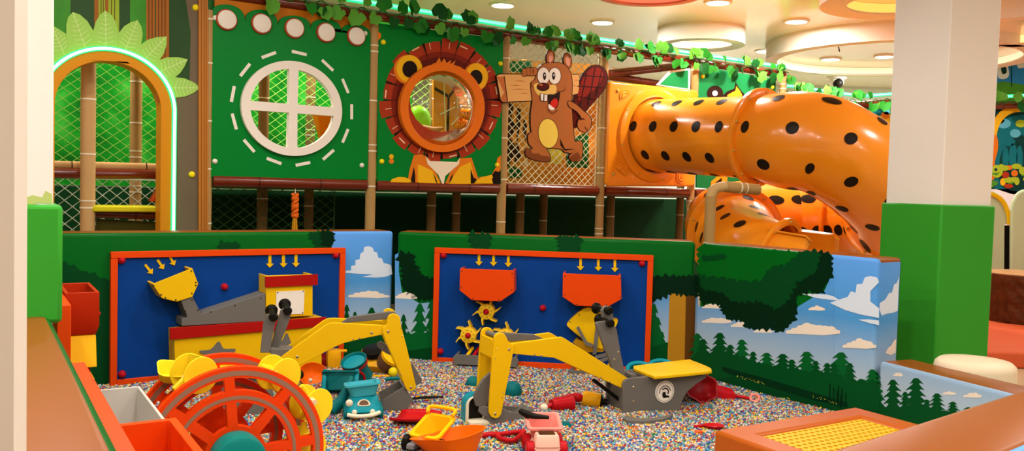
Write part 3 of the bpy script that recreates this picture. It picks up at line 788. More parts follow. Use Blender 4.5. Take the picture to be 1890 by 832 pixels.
bm = B(); hexa(bm, [lw(s0 - 0.34, n0 - 0.055, -0.02), lw(s0 + 0.5, n0 - 0.055, -0.02), lw(s0 + 0.5, n0 - 0.003, -0.02), lw(s0 - 0.34, n0 - 0.003, -0.02)],
     [lw(s0 - 0.34, n0 - 0.055, 0.84), lw(s0 + 0.5, n0 - 0.055, 0.84), lw(s0 + 0.5, n0 - 0.003, 0.84), lw(s0 - 0.34, n0 - 0.003, 0.84)])
obj('back_board', bm, orange_m, fu, bevel=0.003)
bin_box(fu, 'red_bin', s0, s0 + 0.42, n0, n1, 0.645, 0.85, darkred_m, slant=0.03)
def block(root, name, s0, s1, n0, n1, z0, z1, m, dtop=0.0, bev=0.003):
    bm = B(); hexa(bm, [lw(s0, n0, z0), lw(s1, n0, z0), lw(s1, n1, z0), lw(s0, n1, z0)], [lw(s0 + dtop, n0, z1), lw(s1, n0, z1), lw(s1, n1, z1), lw(s0 + dtop, n1, z1)])
    return obj(name, bm, m, root, bevel=bev)
block(fu, 'yellow_chute', s0 - 0.03, s0 + 0.40, n0, n1 - 0.012, 0.50, 0.643, yel_m, dtop=0.05)
block(fu, 'red_step', s0 + 0.02, s0 + 0.40, n0, n1 - 0.035, 0.445, 0.499, red_m)
block(fu, 'yellow_step', s0 - 0.01, s0 + 0.40, n0, n1 - 0.02, -0.02, 0.444, yel_m)
bm = B(); M = Matrix.Translation(lw(s0 + 0.05, n1, 0.74)); sphere(bm, M, 0.012); obj('screw_cap', bm, redk_m, fu)
# near unit
a = sn(145, 668, 0.9); b_ = sn(242, 832, 0.9); nn = (a[1] + b_[1]) / 2; sN0 = b_[0] - 0.3; sN1 = a[0]
nu = thing('hopper_unit', lw((sN0 + sN1) / 2, nn, 0), 'orange hopper board with a white bin and an open red bin, bottom left', 'play panel')
bm = B(); hexa(bm, [lw(sN0, nn - 0.04, -0.02), lw(sN1, nn - 0.04, -0.02), lw(sN1, nn + 0.012, -0.02), lw(sN0, nn + 0.012, -0.02)], [lw(sN0, nn - 0.04, 0.9), lw(sN1, nn - 0.04, 0.9), lw(sN1, nn + 0.012, 0.9), lw(sN0, nn + 0.012, 0.9)])
obj('back_board', bm, orange_m, nu, bevel=0.004)
c0 = sn(325, 770, 0.6); c1 = sn(385, 832, 0.6)
bin_box(nu, 'red_bin', c1[0] - 0.12, c0[0], nn + 0.013, c0[1], 0.3, 0.6, orange_m, th=0.026)
d0 = sn(258, 712, 0.57)
bin_box(nu, 'white_bin', c0[0] + 0.004, d0[0] + 0.0, nn + 0.013, d0[1], 0.25, 0.57, clear_m, th=0.01)

# ================================================================== WATER WHEEL
wheel_m = mat('wheel_orange', '#e03c06', rough=0.33)
groove_m = mat('wheel_groove', '#8f6a55', rough=0.6)
teal_m = mat('hub_teal', '#0f7a72', rough=0.35)
cup_m = mat('cup_yellow', '#f0d020', rough=0.35)
WA = PI / 6
WP = Pl((-1.073, 3.40), WA)
WZ, WR, WW = 0.30, 0.36, 0.28
ww = thing('water_wheel', (-1.073, 3.40, 0), 'orange spoked double water wheel with yellow cups and teal hub, in the foreground', 'play wheel')
def sector(r0, r1, a0, a1, hw, n=9):
    L = []
    for r, rev in ((r1, False), (r0, True)):
        da = math.asin(min(0.9, hw / r)); A = [a0 + da + (a1 - a0 - 2 * da) * k / (n - 1) for k in range(n)]
        if rev: A = A[::-1]
        L += [(r * math.cos(a), WZ + r * math.sin(a)) for a in A]
    return L
def wheel_disc(name, n0, n1):
    loops = [[(x, y + WZ) for x, y in disc_path(WR, 72)]]
    for k in range(8):
        a0 = math.radians(5) + k * PI / 4; a1 = a0 + PI / 4
        loops.append(sector(WR * 0.735, WR * 0.872, a0, a1, 0.0195)); loops.append(sector(WR * 0.34, WR * 0.60, a0, a1, 0.0195, 7))
    bm = B(); extr(bm, WP, loops, n0, n1)
    o = obj(name, bm, wheel_m, ww, bevel=0.004)
    bm = B()
    for r0, r1 in ((0.90, 0.955), (0.635, 0.675)):
        extr(bm, WP, [[(x, y + WZ) for x, y in disc_path(WR * r1, 72)], [(x, y + WZ) for x, y in disc_path(WR * r0, 72)]], n1 - 0.004, n1 + 0.0012)
    obj('groove_band', bm, groove_m, o)
    return o
wheel_disc('wheel_disc', -0.032, 0.0)
wheel_disc('wheel_disc', -WW - 0.032, -WW)
# inner rim troughs joining the two discs
def rim(name, r0, r1, n0, n1):
    bm = B(); extr(bm, WP, [[(x, y + WZ) for x, y in disc_path(r1, 64)], [(x, y + WZ) for x, y in disc_path(r0, 64)]], n0, n1)
    return obj(name, bm, wheel_m, ww)
rim('rim_band', WR * 0.80, WR * 0.835, -WW + 0.001, -0.20)
def axle_M(n): return WP.M(0, WZ, n) @ Matrix.Rotation(PI / 2, 4, 'X')
bm = B(); lathe(bm, axle_M(-WW + 0.001), [(0, 0), (0.035, 0), (0.035, WW - 0.034), (0, WW - 0.034)], 24); obj('axle', bm, wheel_m, ww)
bm = B(); lathe(bm, axle_M(0.0015), [(0.105, 0), (0.105, 0.075), (0.098, 0.092), (0.08, 0.10), (0, 0.10)], 36); obj('hub', bm, teal_m, ww)
bm = B(); lathe(bm, axle_M(-WW - 0.12), [(0, 0), (0.07, 0), (0.08, 0.01), (0.08, 0.086), (0, 0.086)], 28); obj('hub', bm, teal_m, ww)
for s in (-1, 1):
    bm = B(); n_ = -WW - 0.10 if s < 0 else 0.035
    c = WP.w(0, WZ, n_)
    hexa(bm, [c + WP.u * -0.09 + WP.n * -0.012 + V((0, 0, -WZ - 0.02)), c + WP.u * 0.09 + WP.n * -0.012 + V((0, 0, -WZ - 0.02)), c + WP.u * 0.09 + WP.n * 0.012 + V((0, 0, -WZ - 0.02)), c + WP.u * -0.09 + WP.n * 0.012 + V((0, 0, -WZ - 0.02))],
         [c + WP.u * -0.05 + WP.n * -0.012 + V((0, 0, -0.06)), c + WP.u * 0.05 + WP.n * -0.012 + V((0, 0, -0.06)), c + WP.u * 0.05 + WP.n * 0.012 + V((0, 0, -0.06)), c + WP.u * -0.05 + WP.n * 0.012 + V((0, 0, -0.06))])
    obj('stand', bm, teal_m, ww)
rod_m = mat('rod_cream', '#d9c79b', rough=0.4)
def cup(px, py, spin=0.35, r=0.075, n=-0.14, gap=0.11):
    s, t = WP.px(px, py, n)
    c = WP.w(s, t, n)
    th = math.atan2(t - WZ, s) - math.radians(82)          # closed side trails the turn of the wheel
    M = Matrix.Translation(c) @ Matrix.Rotation(WA + spin, 4, 'Z')
    bm = B()
    for y in (-gap / 2, gap / 2 - 0.006):
        lathe(bm, M @ Matrix.Translation((0, y, 0)) @ Matrix.Rotation(-PI / 2, 4, 'X'), [(0, 0), (r - 0.002, 0), (r, 0.002), (r, 0.004), (r - 0.002, 0.006), (0, 0.006)], 32)
    L = [(math.cos(th - 0.95 + 1.9 * k / 9), math.sin(th - 0.95 + 1.9 * k / 9)) for k in range(10)]
    L = [(-0.1 * math.cos(th - 0.9) , -0.1 * math.sin(th - 0.9))] + L + [(-0.1 * math.cos(th + 0.9), -0.1 * math.sin(th + 0.9))]
    ro, ri = r * 0.985, r * 0.93
    rows = [[bm.verts.new(M @ V((x * q, y, z * q))) for x, z in L] for q in (ro, ri) for y in (-gap / 2 + 0.0065, gap / 2 - 0.0065)]
    for k in range(len(L) - 1):
        for a_, b_ in ((0, 1), (3, 2)): bm.faces.new([rows[a_][k], rows[a_][k + 1], rows[b_][k + 1], rows[b_][k]])
    o = obj('cup', bm, cup_m, ww)
    bm = B(); e = V((-math.cos(th), 0, -math.sin(th))); q = M @ (e * r * 0.55)
    tube(bm, [q - WP.n * (WW - 0.15), q + WP.n * 0.11], 0.011, 10); obj('cup_rod', bm, rod_m, o)
    bm = B(); tube(bm, [M @ (e * r * 0.6), M @ (e * r * 1.35)], [0.02, 0.012], 8); obj('cup_spout', bm, cup_m, o)
    return o
cup(358, 689); cup(514, 690); cup(574, 745); cup(562, 822)
bm = B(); s, t = WP.px(311, 690, -0.24)
tub(bm, Matrix.Translation(WP.w(s, t - 0.02, -0.24)) @ Matrix.Rotation(0.5, 4, 'Z') @ Matrix.Rotation(0.15, 4, 'Y') @ Matrix.Rotation(0.35, 4, 'X'), 0.07, 0.07, 0.105, 0.13, 0.05, 0.006, 0.03); obj('cup_tray', bm, cup_m, ww)

# ================================================================== RIDE-ON DIGGERS
bolt_m = mat('bolt_bright', '#b8a98a', rough=0.25, metal=0.9)
black_m = mat('black_plastic', '#17140f', rough=0.35)
def gplate(bm, pts, z0, z1, mi=0):               # slab on the level z1, outline in photo pixels
    q = [G(x, y, z1) for x, y in pts]
    lo = [V((p.x, p.y, z0)) for p in q]
    hv = [bm.verts.new(p) for p in q]; lv = [bm.verts.new(p) for p in lo]
    for t in tessellate_polygon([[V((p.x, p.y, 0)) for p in q]]):
        bm.faces.new([hv[i] for i in t]); bm.faces.new([lv[i] for i in t[::-1]])
    m = len(q)
    for k in range(m): bm.faces.new([hv[k], lv[k], lv[(k + 1) % m], hv[(k + 1) % m]])
    return bm
def pair(root, name, pl, loop, w, th, m, bev=0.003, inset=0.0):
    a = B(); extr(a, pl, loop, -th - inset, -inset); o1 = obj(name, a, m, root, bevel=bev)
    b = B(); extr(b, pl, loop, -w + inset, -w + th + inset); o2 = obj(name, b, m, root, bevel=bev)
    return o1, o2
def bolts(root, pl, pts, n, r=0.008, m=None):
    bm = B()
    for p in pts:
        s, t = pl.px(p[0], p[1], n); dome(bm, pl, s, t, n, p[2] if len(p) > 2 else r, 0.004, 10)
    return obj('bolts', bm, m or bolt_m, root)
def grip(root, pl, s, t, n0, n1, flange_at, d=(0, 0)):
    bm = B()
    a = pl.w(s, t, n0); b = pl.w(s + d[0], t + d[1], n1)
    ax = (b - a); L = ax.length; q = ax.to_track_quat('Z', 'Y').to_matrix().to_4x4(); M = Matrix.Translation(a) @ q
    lathe(bm, M, [(0, 0), (0.034, 0.002), (0.038, 0.012), (0.034, 0.022), (0.018, 0.03), (0.022, L * 0.35), (0.018, L * 0.45), (0.022, L * 0.55), (0.018, L * 0.65), (0.023, L * 0.8), (0.028, L * 0.9), (0.022, L * 0.98), (0, L)], 18)
    return obj('grip', bm, black_m, root)

# ---------------- right digger
E2 = Pl((0.677, 5.34), math.radians(24)); w2 = 0.22
K5 = lambda pts: cr(pts, 850, 560, 3.467)
K6 = lambda pts: cr(pts, 1020, 550, 3.466)
x2 = thing('ride_on_digger', (0.9, 5.5, 0), 'yellow and grey ride-on sand digger with yellow seat and round white badge', 'toy digger')
boom = E2.T(K5([(322, 262), (640, 220), (655, 217), (672, 224), (1082, 482), (1068, 500), (1040, 545), (612, 352), (335, 325)]))
o1, o2 = pair(x2, 'boom_plate', E2, boom, w2, 0.02, yel_m, inset=0.021)
bolts(o1, E2, [(*K5([(475, 328)])[0], 0.006), (*K5([(515, 332)])[0], 0.006), (*K5([(900, 472)])[0], 0.006), (*K5([(955, 500)])[0], 0.006)], -0.0208)
stick = E2.T(K5([(215, 228), (222, 205), (238, 192), (258, 187), (280, 194), (295, 214), (305, 244), (322, 256), (345, 264), (334, 332), (262, 705), (250, 726), (222, 736), (198, 726), (184, 700), (184, 668), (205, 350), (214, 262)]))
o1, o2 = pair(x2, 'stick_plate', E2, stick, w2, 0.02, yel_m)
bolts(o1, E2, [(*K5([(310, 295)])[0], 0.009), (*K5([(222, 706)])[0], 0.009), (*K5([(228, 290)])[0], 0.004), (*K5([(222, 350)])[0], 0.004), (*K5([(272, 570)])[0], 0.004), (*K5([(266, 600)])[0], 0.004)], 0.0003)
bm = B(); wallstrip(bm, E2, E2.T(K5([(205, 352), (214, 235)])), -w2 + 0.0205, -0.0205, -0.018); obj('stick_brace', bm, yel_m, x2, bevel=0.002)
bm = plate(E2, K5([(196, 196), (215, 188), (250, 186), (470, 197), (540, 228), (330, 242), (215, 222)]), -0.125, -0.10); obj('linkage', bm, gray_m, x2, bevel=0.003)
bm = B(); s, t = E2.px(*K5([(258, 222)])[0]); tube(bm, [E2.w(s, t, -w2 + 0.0205), E2.w(s, t, -0.0205)], 0.016, 12); obj('pivot_pin', bm, gray_m, x2)
bm = plate(E2, K5([(196, 440), (205, 520), (188, 620), (165, 655), (100, 658), (88, 605), (108, 545), (145, 485)]), -0.13, -0.105); obj('bucket_link', bm, gray_m, x2, bevel=0.003)
bs_loop = E2.T(K5([(118, 660), (160, 655), (205, 670), (270, 668), (310, 690), (430, 702), (478, 690), (425, 735), (330, 760), (235, 778), (186, 778), (184, 725), (140, 715), (112, 690)]), -0.03)
bo1, bo2 = pair(x2, 'bucket_cheek', E2, bs_loop, w2, 0.012, gray_m, inset=0.0215)
bm = B(); wallstrip(bm, E2, E2.T(K5([(186, 725), (186, 778), (235, 778), (330, 760), (425, 735), (478, 692)]), -0.03), -w2 + 0.034, -0.034, 0.012); obj('bucket_shell', bm, gray_m, x2)
bl = K5([(1040, 735), (1040, 520), (1046, 500), (1060, 486), (1085, 478), (1235, 464), (1580, 455), (1572, 474), (1500, 522), (1450, 565), (1420, 620), (1400, 700)])
base = E2.T(bl); base[0] = (base[0][0], -0.02); base[-1] = (base[-1][0], -0.02)
b1, b2 = pair(x2, 'base_side', E2, base, w2, 0.02, gray_m)
bolts(b1, E2, [(*K6([(518, 570)])[0], 0.009), (*K6([(518, 662)])[0], 0.009)], 0.0003)
sz = E2.px(*K5([(1235, 466)])[0])[1]
s0 = base[0][0]
bm = B()
for a in ([(s0 + 0.02, 0.0), (s0 + 0.02, sz - 0.03)], [(s0 + 0.16, 0), (s0 + 0.16, sz - 0.001)], [(s0 + 0.30, 0), (s0 + 0.33, sz - 0.001)]):
    wallstrip(bm, E2, a, -w2 + 0.0205, -0.0205, -0.016)
obj('base_crosswall', bm, gray_m, x2)
seat = spline(K6([(523, 438), (545, 428), (850, 393), (890, 396), (1004, 442), (1012, 456), (990, 468), (680, 498), (640, 494), (528, 452)]), 3, True)
bm = B(); gplate(bm, seat, sz + 0.001, sz + 0.02); obj('seat', bm, yel_m, x2, bevel=0.004)
bm = B(); gplate(bm, K5([(1036, 726), (1062, 742), (1120, 748), (1200, 748), (1290, 738), (1340, 722), (1362, 700), (1345, 700), (1310, 716), (1240, 728), (1140, 732), (1064, 716)]), -0.03, 0.024); obj('foot_rail', bm, gray_m, x2, bevel=0.004)
# round badge
cs, ct = E2.px(*K5([(1308, 564)])[0], 0.006)
def ring_loop(r, n=40): return [(cs + x, ct + y) for x, y in disc_path(r, n)]
rb = abs(E2.px(*K5([(1367, 564)])[0], 0.006)[0] - cs)
bm = B(); extr(bm, E2, ring_loop(rb), 0.0003, 0.006)
badge = obj('badge', bm, white_m, x2)
bm = B()
extr(bm, E2, [ring_loop(rb * 0.90), ring_loop(rb * 0.86)], 0, 0.0068, back=False)
arc = [(cs + rb * 0.62 * math.cos(a), ct - rb * 0.05 + rb * 0.62 * math.sin(a)) for a in [PI * 1.05 - 1.0 * PI * k / 16 for k in range(17)]] + [(cs + rb * 0.54 * math.cos(a), ct - rb * 0.05 + rb * 0.54 * math.sin(a)) for a in [PI * 0.05 + 1.0 * PI * k / 16 for k in range(17)]]
extr(bm, E2, arc, 0, 0.0068, back=False)
arc = [(cs + rb * 0.42 * math.cos(a), ct - rb * 0.02 + rb * 0.40 * math.sin(a)) for a in [PI * 0.8 - 1.0 * PI * k / 16 for k in range(17)]] + [(cs + rb * 0.30 * math.cos(a), ct - rb * 0.02 + rb * 0.28 * math.sin(a)) for a in [-PI * 0.2 + 1.0 * PI * k / 16 for k in range(17)]]
extr(bm, E2, arc, 0, 0.0072, back=False)
extr(bm, E2, [(cs + rb * x, ct + rb * y) for x, y in ((-0.25, -0.02), (0.08, -0.02), (0.08, -0.3), (0.48, -0.42), (0.5, -0.55), (-0.18, -0.55), (-0.28, -0.3))], 0, 0.0076, back=False)
obj('badge_mark', bm, black_m, badge, recalc=False)
# control levers
def lever(root, pl, loop_px, n0, n1, g1, g2, nn=None):
    o = obj('control_lever', plate(pl, loop_px, n0, n1), gray_m, root, bevel=0.003)
    return o
la = lever(x2, E2, K5([(868, 135), (880, 118), (940, 112), (985, 138), (1000, 165), (1028, 330), (1058, 470), (985, 470), (955, 360), (925, 290)]), -0.075, -0.05, 0, 0)
lb = lever(x2, E2, K5([(905, 45), (918, 22), (940, 15), (960, 24), (976, 60), (985, 140), (1010, 320), (1040, 470), (980, 470), (930, 250)]), -0.16, -0.135, 0, 0)
s, t = E2.px(*K5([(885, 98)])[0], -0.2); s2, t2 = E2.px(*K5([(968, 130)])[0], 0.0)
grip(la, E2, s, t, -0.2, -0.0, 0, (s2 - s, t2 - t))
s, t = E2.px(*K5([(862, 28)])[0], -0.25); s2, t2 = E2.px(*K5([(962, 48)])[0], -0.09)
grip(lb, E2, s, t, -0.25, -0.09, 0, (s2 - s, t2 - t))
bolts(la, E2, [(*K5([(1010, 312)])[0], 0.008), (*K5([(985, 358)])[0], 0.009)], -0.0497)
bm = B(); s, t = E2.px(*K5([(850, 488)])[0], -0.1); s2, t2 = E2.px(*K5([(1040, 634)])[0], -0.1)
tube(bm, [E2.w(s, t, -0.1), E2.w(s2, t2, -0.1)], 0.012, 10); obj('drive_rod', bm, black_m, x2)
bm = B(); wallstrip(bm, E2, [(base[4][0] + 0.02, sz), (base[4][0] + 0.06, sz - 0.0)], -w2 + 0.021, -0.021, 0.016); obj('base_front', bm, gray_m, x2)

# ---------------- left digger
E1 = Pl((-0.596, 5.30), math.radians(15)); w1 = 0.25
K3 = lambda pts: cr(pts, 480, 550, 5.547)
K4 = lambda pts: cr(pts, 580, 630, 5.545)
x1 = thing('ride_on_digger', (-1.4, 5.2, 0), 'yellow and grey ride-on sand digger half hidden behind the orange water wheel', 'toy digger')
boom = E1.T(K3([(130, 690), (240, 590), (660, 290), (690, 272), (725, 261), (780, 258), (1290, 285), (1310, 330), (1250, 382), (1010, 430), (850, 470), (700, 540), (560, 620), (420, 690), (330, 735), (230, 800)]))
o1, o2 = pair(x1, 'boom_plate', E1, boom, w1, 0.02, yel_m, inset=0.021)
bolts(o1, E1, [(*K3([(380, 602)])[0], 0.01), (*K3([(1142, 357)])[0], 0.01), (*K3([(952, 421)])[0], 0.005), (*K3([(1018, 411)])[0], 0.005)], -0.0207)
stick = E1.T([(715, 588), (717, 583), (721, 580), (726, 578.6), (733, 580.5), (738, 585), (740.5, 602), (748.6, 632), (768, 712), (767, 718), (760, 722), (753, 721), (749, 717), (738.7, 689.5), (712.5, 630), (706, 612), (707, 605), (715, 598)])
o1, o2 = pair(x1, 'stick_plate', E1, stick, w1, 0.02, yel_m)
bolts(o1, E1, [(*K3([(1312, 342)])[0], 0.01), (*K3([(1440, 305)])[0], 0.004), (*K3([(1456, 388)])[0], 0.004), (*K3([(1430, 738)])[0], 0.004), (*K3([(1450, 786)])[0], 0.004), (*K4([(990, 472)])[0], 0.009)], 0.0003)
bm = plate(E1, K3([(835, 250), (900, 205), (960, 186), (1290, 143), (1375, 140), (1400, 165), (1330, 200), (1300, 216), (850, 258)]), -0.13, -0.105); obj('linkage', bm, gray_m, x1, bevel=0.003)
bm = plate(E1, K3([(1200, 460), (1240, 440), (1300, 480), (1345, 590), (1280, 560), (1200, 500)]), -0.13, -0.105); obj('bucket_link', bm, gray_m, x1, bevel=0.003)
bm = B(); s, t = E1.px(*K3([(1365, 215)])[0]); tube(bm, [E1.w(s, t, -w1 + 0.0205), E1.w(s, t, -0.0205)], 0.016, 12); obj('pivot_pin', bm, gray_m, x1)
bl = E1.T(K4([(690, 596), (925, 455), (960, 520), (1016, 604), (935, 692), (800, 722), (720, 732)]), -0.03)
pair(x1, 'bucket_cheek', E1, bl, w1, 0.012, gray_m, inset=0.0215)
bm = B(); wallstrip(bm, E1, [bl[1], bl[2], bl[3], bl[4], bl[5], bl[6]][::-1], -w1 + 0.034, -0.034, 0.012); obj('bucket_shell', bm, gray_m, x1)
bm = plate(E1, K4([(985, 225), (1010, 230), (1085, 365), (1105, 380), (1100, 420), (1060, 445), (1035, 455), (1030, 400)]), -0.2, -0.18); obj('bucket_link', bm, gray_m, x1, bevel=0.003)
base = E1.T([(500, 705), (496, 698), (480, 696), (390, 698), (380, 704), (385, 720), (400, 750), (410, 800), (505, 800)]); base[-1] = (base[-1][0], -0.02); base[-2] = (base[-2][0], -0.02)
pair(x1, 'base_side', E1, base, w1, 0.02, gray_m)
sz = base[2][1]
bm = B()
for k in (0.05, 0.2, 0.33): wallstrip(bm, E1, [(base[-1][0] - k, 0), (base[-1][0] - k, sz - 0.001)], -w1 + 0.0205, -0.0205, 0.016)
obj('base_crosswall', bm, gray_m, x1)
bm = plate(E1, K3([(95, 522), (330, 528), (330, 560), (240, 600), (120, 600)]), -0.2, -0.06); obj('base_front', bm, gray_m, x1, bevel=0.003)
p0 = E1.w((base[3][0] + base[2][0]) / 2, sz + 0.001, -w1 / 2)
bm = B(); M = Matrix.Translation(p0) @ Matrix.Rotation(math.radians(15), 4, 'Z')
loft(bm, M, [[(x, y, z) for x, y in rbox_loop(0.38, 0.30, 0.06)] for z in (0, 0.02)]); obj('seat', bm, yel_m, x1, bevel=0.004)
la = lever(x1, E1, K3([(60, 175), (90, 160), (140, 165), (166, 200), (140, 330), (98, 560), (0, 560), (30, 260)]), -0.075, -0.05, 0, 0)
lb = lever(x1, E1, K3([(205, 130), (240, 100), (300, 95), (328, 130), (310, 190), (290, 260), (165, 560), (90, 560), (190, 190)]), -0.15, -0.125, 0, 0)
s, t = E1.px(*K3([(115, 122)])[0], -0.15); s2, t2 = E1.px(*K3([(140, 205)])[0], 0.02)
grip(la, E1, s, t, -0.16, 0.02, 0, (s2 - s, t2 - t))
s, t = E1.px(*K3([(250, 58)])[0], -0.24); s2, t2 = E1.px(*K3([(285, 140)])[0], -0.07)
grip(lb, E1, s, t, -0.24, -0.07, 0, (s2 - s, t2 - t))

# ================================================================== CLIMBING FRAME BEHIND THE PIT
SPL = Pl((-1.276, 7.85), math.atan2(0.553, 0.833))
ZD, ZT = 1.385, 2.90
bam_m = mat('bamboo_wrap', '#b08a54', rough=0.4, noise=0.12, nscale=5)
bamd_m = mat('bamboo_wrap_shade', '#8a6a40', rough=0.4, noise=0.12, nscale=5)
tie_m = mat('bamboo_tie', '#e6dcc0', rough=0.5)
gbam_m = mat('bamboo_green', '#1c5a26', rough=0.35)
pipe_m = mat('pipe_redbrown', '#6a2412', rough=0.18, spec=0.6)
pipes_m = mat('pipe_seam', '#3a140a', rough=0.4)
cf = thing('climbing_frame', SPL.w(2.4, 0, -0.6), 'indoor climbing frame of bamboo wrapped poles and red-brown pipes behind the pit', 'climbing frame')
def bamboo(name, a, b, r, root, ties=None, m=None, seed=0, top_green=False):
    rnd = random.Random(seed); a, b = V(a), V(b); L = (b - a).length; d = (b - a) / L
    bm = B(); tube(bm, [a, b], r, 16)
    if top_green:
        q = a + d * (L - 0.75); tube(bm, [q, b], r + 0.002, 16, mi=2)
    o = 0.12 + rnd.random() * 0.2
    while o < L - 0.05:
        p = a + d * o
        tube(bm, [p - d * 0.006, p + d * 0.006], r + 0.003, 16, mi=1)
        if rnd.random() < 0.25: tube(bm, [p + d * 0.05, p + d * 0.06], r + 0.0025, 16, mi=1)
        o += 0.30 + rnd.random() * 0.18
    return obj(name, bm, [m or bam_m, tie_m, gbam_m], root)
def padpipe(name, a, b, r, root, m=None, seed=0, sag=0):
    rnd = random.Random(seed); a, b = V(a), V(b); L = (b - a).length; d = (b - a) / L
    bm = B(); tube(bm, [a, b], r, 16)
    o = 0.25 + rnd.random() * 0.2
    while o < L - 0.1:
        p = a + d * o; tube(bm, [p - d * 0.004, p + d * 0.004], r + 0.0015, 16, mi=1); o += 0.35 + rnd.random() * 0.25
    return obj(name, bm, [m or pipe_m, pipes_m], root)
poles_px = [380, 684, 926, 1108, 1275, 1437]
PSX = [SPL.px(x, 345)[0] for x in poles_px]
for i, s in enumerate(PSX):
    bamboo('pole', SPL.w(s, -0.02), SPL.w(s, ZT + (0.6 if i == 0 else 0.0)), 0.046, cf, seed=i, top_green=(i == 0))
for i in range(5):
    padpipe('deck_pipe', SPL.w(PSX[i] + 0.05, ZD), SPL.w(PSX[i + 1] - 0.05, ZD), 0.052, cf, seed=i + 5)
    padpipe('top_pipe', SPL.w(PSX[i] + 0.001, ZT), SPL.w(PSX[i + 1], ZT), 0.05, cf, seed=i + 15)
for i, (x, n) in enumerate(((484, -1.0), (570, -1.6), (796, -1.0), (842, -1.5), (960, -1.0), (1003, -1.5), (1127, -0.8), (1255, -1.0))):
    s = SPL.px(x, 380, n)[0]
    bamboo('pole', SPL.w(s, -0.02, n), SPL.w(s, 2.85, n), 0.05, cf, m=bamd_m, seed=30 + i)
bm = B(); s0, s1 = PSX[0] + 0.02, PSX[5]
extr(bm, SPL, [(s0, ZD - 0.06), (s1, ZD - 0.06), (s1, ZD - 0.02), (s0, ZD - 0.02)], -1.95, -0.06)
obj('deck', bm, mat('deck_carpet', '#4f6b3a', rough=0.9), cf)
# inner bars seen through the beaver net
for k, (x0, y0, x1, y1, n) in enumerate(((938, 120, 1108, 128, -0.9), (1122, 136, 1275, 120, -0.25), (1122, 140, 1278, 165, -0.3))):
    a, b = SPL.px(x0, y0, n), SPL.px(x1, y1, n)
    padpipe('guard_pipe', SPL.w(a[0], a[1], n), SPL.w(b[0], b[1], n), 0.045, cf, seed=50 + k)

# foliage backdrops inside the frame
bdg_m = mat('backdrop_foliage', '#2c8f2a', rough=0.7)
n_, l_, b_ = nodes_of(bdg_m)
tc = n_.new('ShaderNodeTexCoord'); tn = n_.new('ShaderNodeTexNoise'); tn.inputs['Scale'].default_value = 2.6; tn.inputs['Detail'].default_value = 8
rp = n_.new('ShaderNodeValToRGB'); l_.new(tc.outputs['Object'], tn.inputs['Vector']); l_.new(tn.outputs['Fac'], rp.inputs[0]); l_.new(rp.outputs[0], b_.inputs['Base Color'])
rp.color_ramp.elements[0].position = 0.3; rp.color_ramp.elements[0].color = (*hexc('#0a5c12'), 1)
rp.color_ramp.elements[1].position = 0.72; rp.color_ramp.elements[1].color = (*hexc('#4ab83e'), 1)
e = rp.color_ramp.elements.new(0.5); e.color = (*hexc('#128a1c'), 1)
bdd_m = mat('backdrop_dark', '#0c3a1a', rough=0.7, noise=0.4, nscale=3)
s0 = SPL.px(-60, 345)[0]
bm = B(); extr(bm, SPL, [(s0, 1.30), (PSX[2], 1.30), (PSX[2], 3.3), (s0, 3.3)], -2.04, -2.0)
tag(obj('foliage_backdrop', bm, bdg_m), 'printed bright green leafy backdrop behind the arch and round window', 'backdrop')
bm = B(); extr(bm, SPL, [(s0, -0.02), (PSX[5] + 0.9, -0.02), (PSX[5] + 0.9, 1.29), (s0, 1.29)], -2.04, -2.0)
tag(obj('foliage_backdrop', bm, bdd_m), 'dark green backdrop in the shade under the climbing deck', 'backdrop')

# ------------------------------------------------------------------ nets
def net(name, pl, s0, s1, t0, t1, n, pitch, r, m, label, clip=None, ratio=0.75, sag=0.0, seed=0):
    bm = B(); w_, h_ = s1 - s0, t1 - t0; py = pitch * ratio
    k = ratio; rnd = random.Random(seed)
    for sgn in (1, -1):
        c = -h_ / k
        while c < w_ + h_ / k:
            # line: s = c + sgn*(t/k) ...
            pts = []
            for u in (0, 1):
                t = u * h_; s = c + (t / k if sgn > 0 else (h_ - t) / k); pts.append((s, t))
            (sa, ta), (sb, tb) = pts
            # clip to 0..w
            def at_s(s): return (s, ta + (tb - ta) * (s - sa) / (sb - sa))
            P = [(sa, ta), (sb, tb)]
            if sa > sb: P = P[::-1]
            if P[1][0] <= 0 or P[0][0] >= w_: c += pitch; continue
            if P[0][0] < 0: P[0] = at_s(0)
            if P[1][0] > w_: P[1] = at_s(w_)
            off = rnd.uniform(-0.006, 0.006)
            a = pl.w(s0 + P[0][0] + off, t0 + P[0][1], n + 0.002 * sgn); b = pl.w(s0 + P[1][0] + off, t0 + P[1][1], n + 0.002 * sgn)
            if (b - a).length > 0.01: tube(bm, [a, b], r, 4, cap=False)
            c += pitch
    for (a, b) in (((s0, t0), (s1, t0)), ((s1, t0), (s1, t1)), ((s1, t1), (s0, t1)), ((s0, t1), (s0, t0))):
        tube(bm, [pl.w(*a, n), pl.w(*b, n)], r * 1.8, 5)
    return tag(obj(name, bm, m), label, 'safety net')
rope_m = mat('net_rope_cream', '#d9cfa6', rough=0.7)
ropeg_m = mat('net_rope_green', '#9ed35c', rough=0.7)
ropew_m = mat('net_rope_white', '#c9d2bf', rough=0.7)
sA = lambda x, n=0: SPL.px(x, 345, n)[0]
net('safety_net', SPL, sA(60, -1.25), sA(372, -1.25), 1.46, 2.75, -1.25, 0.115, 0.0035, ropeg_m, 'green diamond rope net inside the arch doorway', seed=1)
net('safety_net', SPL, sA(60, -0.9), sA(372, -0.9), 0.7, 1.37, -0.9, 0.115, 0.0035, ropew_m, 'white diamond rope net low in the arch doorway', seed=2, ratio=0.85)
